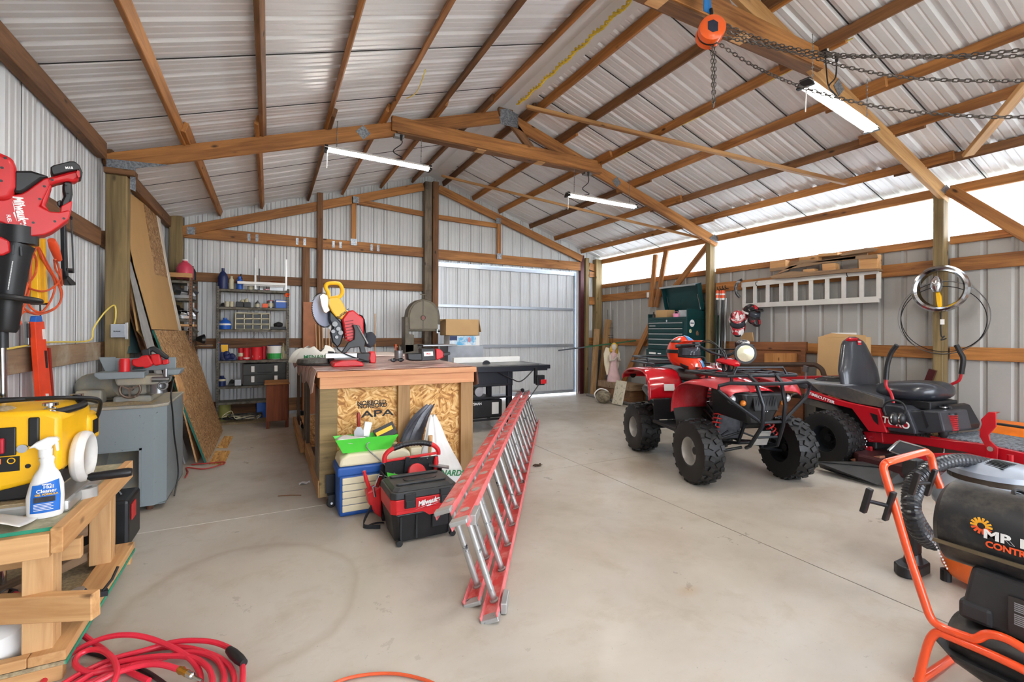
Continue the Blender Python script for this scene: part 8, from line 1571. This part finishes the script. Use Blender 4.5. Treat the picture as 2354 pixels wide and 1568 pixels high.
for x, nm in ((1000, 'cup'), (1068, 'cup')): mb = MB(); c0 = L3(t, *cc([(x, 835)])[0], -.45+.05*(x > 1050)); mb.ball(c0, (.038, .045, .058), 14, 10); mb.build(nm, M_BLK, t, smooth=True); mb = MB(); mb.ring(.048, .006, c0, (1, .1, 0), 20, 6); mb.build('cushion', M_CHR, t, smooth=True)
# ================================================================== HEATER AND SHOP VACUUM, near right
H_ = thing('forced_air_heater', 'black portable forced-air heater on an orange tube frame at the right edge', 'heater', (2.25, .86, 0), R(-90))
k9 = lambda pts: cv(pts, 2.667, 1900, 980)
M_HO = flat('heater_orange', (244, 84, 34), .28, 0, .05, coat=.4); M_HB = dirty('dusty_black_metal', (34, 34, 36), (92, 84, 72), .62, 7, .45, .2, .16)
ca = L3(H_, *k9([(640, 530)])[0], .10); rb = .155; cz = px(2141, 1208, X=2.25).z
bx0 = Lp(H_, *k9([(632, 560)])[0], .0)[0]
mb = MB(); mb.lathe([(rb*.86, -.0), (rb, .02), (rb, .10), (rb*.985, .104), (rb*.985, .95), (rb*.9, .97), (.01, .97)], (bx0, .16, cz), (1, 0, 0), 40); mb.build('barrel', M_HB, H_, smooth=True)
mb = MB(); mb.lathe([(rb*.80, -.002), (rb*.82, .05), (.01, .06)], (bx0, .16, cz), (1, 0, 0), 36); mb.build('outlet', M_BLK, H_, smooth=True)
mb = MB(); mb.beam((bx0+.01, .16-rb-.004, cz-.05), (bx0+.95, .16-rb-.004, cz-.05), .012, .014); mb.build('seam_strip', flat('seam_bronze', (112, 100, 78), .4, .5), H_, bev=.003)
for k in range(9): mb = MB(); mb.cbox((bx0+.015+.003*k, .16-rb*.99+.004*k, cz-.07-k*.011), (.004, .004, .006)); mb.build('vent_hole', M_INK, H_)
tz = cz-.115
mb = MB(); mb.prism([(bx0+.11, tz), (bx0+.95, tz), (bx0+.95, tz-.20), (bx0+.10, tz-.20), (bx0+.085, tz-.14), (bx0+.10, tz-.05)], .03, .27, 'y'); mb.build('housing', flat('housing_black', (44, 45, 48), .5, var=.15), H_, bev=.015, seg=3)
mb = MB(); mb.box(bx0+.075, bx0+.17, .02, .10, tz-.20, tz-.13); mb.build('housing_corner', MATS['housing_black'], H_, bev=.015)
tk = tz-.20
mb = MB(); mb.loft([((bx0+.03, .15, tk-.11), (.10, .07)), ((bx0+.06, .15, tk-.11), (.155, .105)), ((bx0+.14, .15, tk-.11), (.175, .125)), ((bx0+.95, .15, tk-.11), (.175, .125))], 24, upv=(0, 0, 1)); mb.build('fuel_tank', M_HB, H_, smooth=True)
mb = MB(); mb.prism(octo(bx0+.0, bx0+1.0, -.05, .35, .08), tk-.125, tk-.115, 'z'); mb.build('tank_flange', M_BLK, H_)
lb = L3(H_, *k9([(1050, 1060)])[0], .028)
mb = MB(); mb.box(bx0+.21, bx0+.80, .020, .0275, tz-.175, tz-.055); q = mb.build('instruction_label', flat('label_dark', (50, 44, 44), .5, var=0), H_)
for x0, x1, z0, z1 in ((.225, .355, -.10, -.068), (.37, .52, -.13, -.075), (.225, .30, -.145, -.11), (.31, .40, -.165, -.13), (.41, .60, -.168, -.14), (.54, .70, -.12, -.07)):
    mb = MB(); z = z0
    while z < z1: mb.box(bx0+x0, bx0+x1, .0185, .0198, tz+z, tz+z+.0035); z += .0065
    mb.build('label_print', flat('print_grey', (150, 150, 154), .6, var=0), q)
def onb(a, off=.003): return (.16-(rb*.985+off)*math.sin(a), cz+(rb*.985+off)*math.cos(a))
M_FL = flat('flame_yellow', (250, 176, 40), .5, var=.15); M_FO = flat('flame_orange', (240, 92, 40), .5, var=0)
yy, zz = onb(R(84)); xx = Lp(H_, *k9([(950, 610)])[0], yy)[0]; zz = Lp(H_, *k9([(950, 610)])[0], yy)[1]
for k in range(14): a = 2*PI*k/14; mb = MB(); mb.cbox((xx+.020*math.cos(a), yy-.003, zz+.020*math.sin(a)), (.018, .003, .0065), (0, -a, 0)); mb.build('sun_ray', M_FL if math.sin(a) > -.3 else M_FO, H_)
text('maker_name', 'MR HEATER', .042, M_INK, H_, (xx+.006, yy-.006, zz-.024), decal_rot((0, -1, 0)), sx=1.3, bold=.0016, align='LEFT')
text('model_name', 'CONTRACTOR', .030, M_FO, H_, (xx+.012, yy-.005, zz-.058), decal_rot((0, -1, 0)), sx=.95, bold=.001, align='LEFT')
def ht(nm, pts, r=.0145, par=None, sm=4): return MB().tube([L3(H_, p[0], p[1], p[2]) for p in k9(pts)], r, 12, sm=sm).build(nm, M_HO, par or H_, smooth=True)
fr = ht('frame', [(700, 380, .33), (665, 290, .33), (640, 190, .33), (618, 162, .30), (590, 160, .26), (400, 212, .0), (365, 225, -.03), (350, 250, -.04), (360, 300, -.04), (415, 480, -.04), (500, 770, -.04), (560, 950, -.04), (600, 1070, -.04), (640, 1175, -.04), (700, 1228, -.04), (860, 1290, -.04), (920, 1302, -.04), (990, 1275, -.04), (1100, 1302, -.04), (1230, 1375, -.04), (1400, 1480, -.04)])
ht('lower_frame', [(1400, 1600, -.04), (1211, 1495, -.04), (1000, 1395, -.04), (740, 1285, -.04), (690, 1265, -.04), (655, 1280, -.04), (625, 1330, -.04), (590, 1450, -.04), (555, 1600, -.04)])
a = L3(H_, *k9([(555, 1600)])[0], -.04); mb = MB(); mb.tube([(a.x, a.y, max(a.z, .015)), (a.x, .33, max(a.z, .015)), (a.x+.04, .34, .12), (a.x+.14, .34, .24)], .0145, 12, sm=3); mb.build('rear_leg', M_HO, H_, smooth=True)
for (x0, y0, x1, y1, d0) in ((245, 455, 385, 490, -.06), (540, 350, 640, 345, .30)):
    p, q_ = L3(H_, *k9([(x0, y0)])[0], d0-.10), L3(H_, *k9([(x1, y1)])[0], d0)
    mb = MB(); mb.cyl(p, q_, .008, n=10); d = Vector((.012, 0, .05)); mb.beam(p-d, p+d, .02, .024, (0, 1, 0)); mb.beam(q_-d*1.2, q_+d*1.2, .016, .03, (0, 1, 0)); mb.build('cord_hook', M_BLK, H_, bev=.003)
t = thing('heater_cord', 'black power cord coiled on top of the heater barrel', 'cord', (2.42, .35, .8))
mb = wmb(t)
for k in range(6): mb.tube([(2.42+(.07+.012*k)*math.cos(a), .52-.16*k*.3+(.16+.01*k)*math.sin(a), cz+rb+.012+.012*k+.01*math.sin(2*a+k)-.05*abs(math.cos(a))) for a in [2*PI*i/14+k for i in range(14)]], .007, 7, True, 3)
mb.build('coil', M_BLK, t, smooth=True)
# ------------------------------------------------------------------ shop vacuum behind it
V = thing('shop_vacuum', 'orange and grey shop vacuum with a thick ribbed hose behind the heater', 'vacuum', (3.40, 1.02, 0))
vr = .24
mb = MB(); mb.lathe([(.004, .05), (vr*.8, .05), (vr*.9, .09), (vr, .42), (vr*1.02, .43), (.004, .43)], n=36); mb.build('drum', flat('drum_orange', (240, 112, 40), .35), V, smooth=True)
mb = MB(); mb.lathe([(vr*1.06, .43), (vr*1.08, .46), (vr*1.0, .52), (vr*.82, .58), (.004, .58)], n=36); mb.build('lid', flat('lid_grey', (150, 158, 170), .3), V, smooth=True)
mb = MB(); mb.lathe([(vr*.8, .58), (vr*.80, .61), (.004, .61)], n=30); mb.build('motor_band', flat('smoked_brown', (70, 60, 52), .25), V, smooth=True)
mb = MB(); mb.lathe([(vr*.84, .61), (vr*.82, .635), (vr*.5, .665), (.004, .672)], n=30); mb.build('motor_cover', MATS['lid_grey'], V, smooth=True)
for k in range(9): mb = MB(); mb.cbox((-.10+k*.022, -.02, .674-.0006*abs(k-4)**2), (.008, .09, .006), (0, 0, -.4)); mb.build('vent_slot', M_BLK, V)
for k in range(4): a = k*PI/2+.6; mb = MB(); mb.cyl((.2*math.cos(a), .2*math.sin(a), 0), (.2*math.cos(a), .2*math.sin(a), .06), .025, n=12); mb.build('caster', M_BLK, V)
P = [px(2150, 1255, Y=1.12), px(2112, 1200, Y=1.15), px(2092, 1150, Y=1.15), px(2098, 1110, Y=1.15), px(2140, 1075, Y=1.12), px(2200, 1058, Y=1.10), px(2265, 1066, Y=1.08), px(2330, 1085, Y=1.02)]
P = smooth_path(P, 30); m_ = wmb(V); m_.loft([(p, .034 if (i//2) % 2 else .030) for i, p in enumerate(P)], 16); m_.build('hose', flat('hose_black', (36, 38, 42), .3), V, smooth=True, ang=.3)
P2 = smooth_path([px(2106, 1120, Y=1.17), px(2094, 1160, Y=1.13), px(2108, 1215, Y=1.12), px(2136, 1245, Y=1.12)], 24); m_ = wmb(V); m_.loft([(p, .040 if (i//2) % 2 else .034) for i, p in enumerate(P2)], 16); m_.build('hose_cuff', MATS['hose_black'], V, smooth=True, ang=.3)
W_ = thing('vacuum_wand', 'upright black vacuum wand on a rounded floor head, tilted clear-rimmed scoop on top', 'vacuum wand', px(2112, 1325, Z=0)+Vector((.01, .03, 0)))
mb = MB(); mb.prism(octo(-.115, .115, -.05, .06, .035), 0, .065, 'z'); mb.build('floor_head', M_BLK, W_, bev=.012, seg=3); mb = MB(); mb.loft([((0, 0, .06), (.055, .045)), ((0, 0, .12), (.035, .035))], 16); mb.build('neck', M_BLK, W_, smooth=True)
mb = MB(); ht_ = Lp(W_, 2110, 1052, 0)[1]; mb.box(-.036, .036, -.03, .035, .11, ht_-.02); mb.build('tube', M_BLK, W_, bev=.012); mb = MB(); mb.box(-.042, .042, -.034, .039, ht_-.09, ht_); mb.build('tube_cuff', M_BLK, W_, bev=.008)
pp(W_, 'scoop', M_BLK, k9([(385, 150), (448, 92), (600, 135), (575, 172), (478, 182)]), -.03, -.015, .004)
mb = MB(); mb.tube([L3(W_, *p, -.032) for p in k9([(382, 150), (447, 88), (604, 133), (577, 174), (478, 185)])], .004, 6, True); mb.build('scoop_rim', M_CHR, W_, smooth=True)
# ================================================================== CHAIN HOIST under the near roof frame
t = thing('chain_hoist', 'orange chain hoist hung from a blue strap under the near roof frame', 'hoist', (2.95, 2.12, 0), R(-35))
c0 = px(1637, 66, Y=2.12); hz = c0.z; t.location = (c0.x, 2.12, 0); M_HOI = flat('hoist_orange', (240, 96, 20), .3, 0, .05, coat=.3)
mb = MB(); mb.lathe([(.004, -.03), (.06, -.03), (.082, -.018), (.085, .0), (.085, .025), (.004, .025)], (0, 0, hz), (0, 1, 0), 36); mb.build('cover', M_HOI, t, smooth=True)
mb = MB(); mb.lathe([(.004, .026), (.08, .026), (.08, .05), (.004, .05)], (0, 0, hz), (0, 1, 0), 30); mb.build('chain_wheel', M_BLK, t, smooth=True)
mb = MB(); mb.lathe([(.004, .051), (.084, .051), (.086, .085), (.06, .10), (.004, .10)], (0, 0, hz), (0, 1, 0), 30); mb.build('rear_cover', M_HOI, t, smooth=True)
mb = MB(); mb.prism([(-.035, .03), (.0, .04), (.028, .02), (.028, -.035), (-.005, -.042), (-.035, -.02)], -.0325, -.0305, 'y', Matrix.Translation((0, 0, hz))); mb.build('name_plate', flat('plate_navy', (36, 40, 60), .4, var=.2, vs=60), t)
mb = MB(); mb.tube([(0, .03, hz+.08), (.005, .03, hz+.12), (.0, .03, hz+.15)], .012, 8); mb.build('top_hook', M_BLKM, t, smooth=True)
t2 = thing('blue_sling', 'bright blue lifting strap looped over the roof frame above the hoist', 'strap', (c0.x, 2.15, hz+.1))
for k, (dx, ln) in enumerate(((-.10, .30), (-.03, .42), (.05, .42))): mb = MB(); mb.grid(lambda u, v: (dx*(.2+u)+.05*(v-.5), .0+.03*math.sin(u*3)*(k-1), .02+ln*u), 8, 2); mb.build('strap', flat('sling_blue', (30, 112, 178), .7, var=.15), t2, smooth=True, solid=.005)
def chain(name, label, pts, grp, pitch=.026, r=.0032, w_=.0085, two=0):
    P = smooth_path([Vector(p) for p in pts], 40); t = thing(name, label, 'chain', P[0], 0, grp); m_ = wmb(t); acc = 0; last = P[0]; flip = 0; L2 = []
    d = 0; tot = 0; nxt = 0
    for i in range(1, len(P)):
        seg = (P[i]-P[i-1]).length
        while tot+seg >= nxt and seg > 0:
            f = (nxt-tot)/seg; c = P[i-1].lerp(P[i], f); dr = (P[i]-P[i-1]).normalized(); s0 = dr.cross(Vector((0, 0, 1)) if abs(dr.z) < .95 else Vector((1, 0, 0))).normalized(); u0 = s0.cross(dr)
            sd2 = (s0+u0).normalized() if flip else (s0-u0).normalized(); flip ^= 1; hl = pitch*.62
            ring = [c+dr*(hl*(.62 if q in (0, 1, 4, 5) else 0))*0 for q in ()]
            pts_ = [c+dr*hl*.55+sd2*w_, c-dr*hl*.55+sd2*w_, c-dr*hl+sd2*w_*.4, c-dr*hl-sd2*w_*.4, c-dr*hl*.55-sd2*w_, c+dr*hl*.55-sd2*w_, c+dr*hl-sd2*w_*.4, c+dr*hl+sd2*w_*.4]
            m_.tube(pts_, r, 5, True); nxt += pitch
        tot += seg
    o = m_.build('links', flat('chain_steel', (104, 98, 94), .3, .8, .3), t, smooth=True); return t
G = 'hoist chains'; pz = px(1672, 62, Y=2.16)
def cpts(L_): return [px(a, b_, Y=y) for a, b_, y in L_]
chain('hoist_chain', 'upper chain of the thick pair running from the hoist to the right', cpts([(1668, 58, 2.12), (1780, 100, 1.95), (1900, 123, 1.72), (2100, 132, 1.35), (2250, 124, 1.10), (2420, 108, .85)]), G)
chain('hoist_chain', 'second chain of the thick pair, twisting just under the first', cpts([(1668, 72, 2.12), (1780, 108, 1.96), (1900, 130, 1.74), (2100, 128, 1.37), (2250, 132, 1.12), (2420, 124, .87)]), G)
chain('hoist_chain', 'middle single chain swinging from the hoist across to the right edge', cpts([(1668, 86, 2.12), (1760, 106, 1.98), (1860, 130, 1.8), (1950, 155, 1.62), (2080, 178, 1.4), (2250, 186, 1.12), (2420, 184, .88)]), G)
chain('hoist_chain', 'lowest single chain passing in front of the big shop light', cpts([(1652, 100, 2.10), (1730, 150, 1.98), (1830, 195, 1.75), (1930, 226, 1.58), (2060, 252, 1.38), (2250, 268, 1.1), (2420, 268, .86)]), G)
chain('hoist_chain', 'short doubled chain hanging straight down from the hoist, left strand', [px(1637, 95, Y=2.15), px(1638, 170, Y=2.15), px(1640, 246, Y=2.15)], G)
chain('hoist_chain', 'short doubled chain hanging straight down from the hoist, right strand', [px(1642, 96, Y=2.16), px(1643, 170, Y=2.16), px(1641, 244, Y=2.16)], G)
# yellow rope lights along the ridge
t = thing('yellow_rope', 'knotted yellow rope strung along the roof ridge', 'rope', (2.75, 3.6, 4.05)); m_ = wmb(t)
a, b_ = px(1190, 240, Z=3.98), px(1450, 0, Z=4.06); a = Vector((2.63, a.y, 4.05)); b_ = Vector((2.72, b_.y, 4.09)); n = 120
P = [px(1190, 240, X=2.60), px(1450, 0, X=2.66)]; A_, B_ = P
for k in range(2): m_.tube([A_.lerp(B_, i/n)+Vector((.014*math.cos(i*.9+k*PI), .0, .014*math.sin(i*.9+k*PI)+.01*math.sin(i*.37))) for i in range(n+1)], .009, 6)
m_.build('rope', flat('rope_yellow', (226, 196, 60), .7, var=.2), t, smooth=True)
t = thing('roof_cable', 'thin yellow-white electric cable clipped along a purlin of the right roof slope', 'cable', (4.0, 3.5, 3.6)); m_ = wmb(t)
xx = 4.075; m_.tube([(xx+.012+.008*math.sin(y*4), y, deck(xx)-.075-.02*abs(math.sin(y*3))) for y in [5.1-.16*k for k in range(20)]], .005, 6); m_.build('cable', MATS['cable_yellow'], t, smooth=True)
t = thing('loose_cable', 'yellow cable end drooping from a purlin of the left roof slope', 'cable', (1.15, 3.7, 3.6)); m_ = wmb(t); m_.tube([px(978, 160, X=1.16), px(968, 190, X=1.16), px(955, 215, X=1.18), px(935, 226, X=1.16)], .005, 6, sm=5); m_.build('cable', MATS['cable_yellow'], t, smooth=True)
t = thing('receptacle_box', 'black and white outlet box on the near roof frame by the chains', 'outlet', px(1897, 117, Y=2.26)); mb = MB(); mb.box(-.045, .045, -.03, .03, -.04, .05); mb.build('box', M_BLK, t, bev=.004); mb = MB(); mb.box(-.03, .03, -.033, -.031, -.02, .03); mb.build('face', M_WHT, t)
mb = MB(); mb.tube([(0, 0, -.04), (.0, -.01, -.16), (-.01, -.03, -.30), (.03, -.05, -.36)], .005, 6, sm=4); mb.build('cord', M_BLK, t, smooth=True)
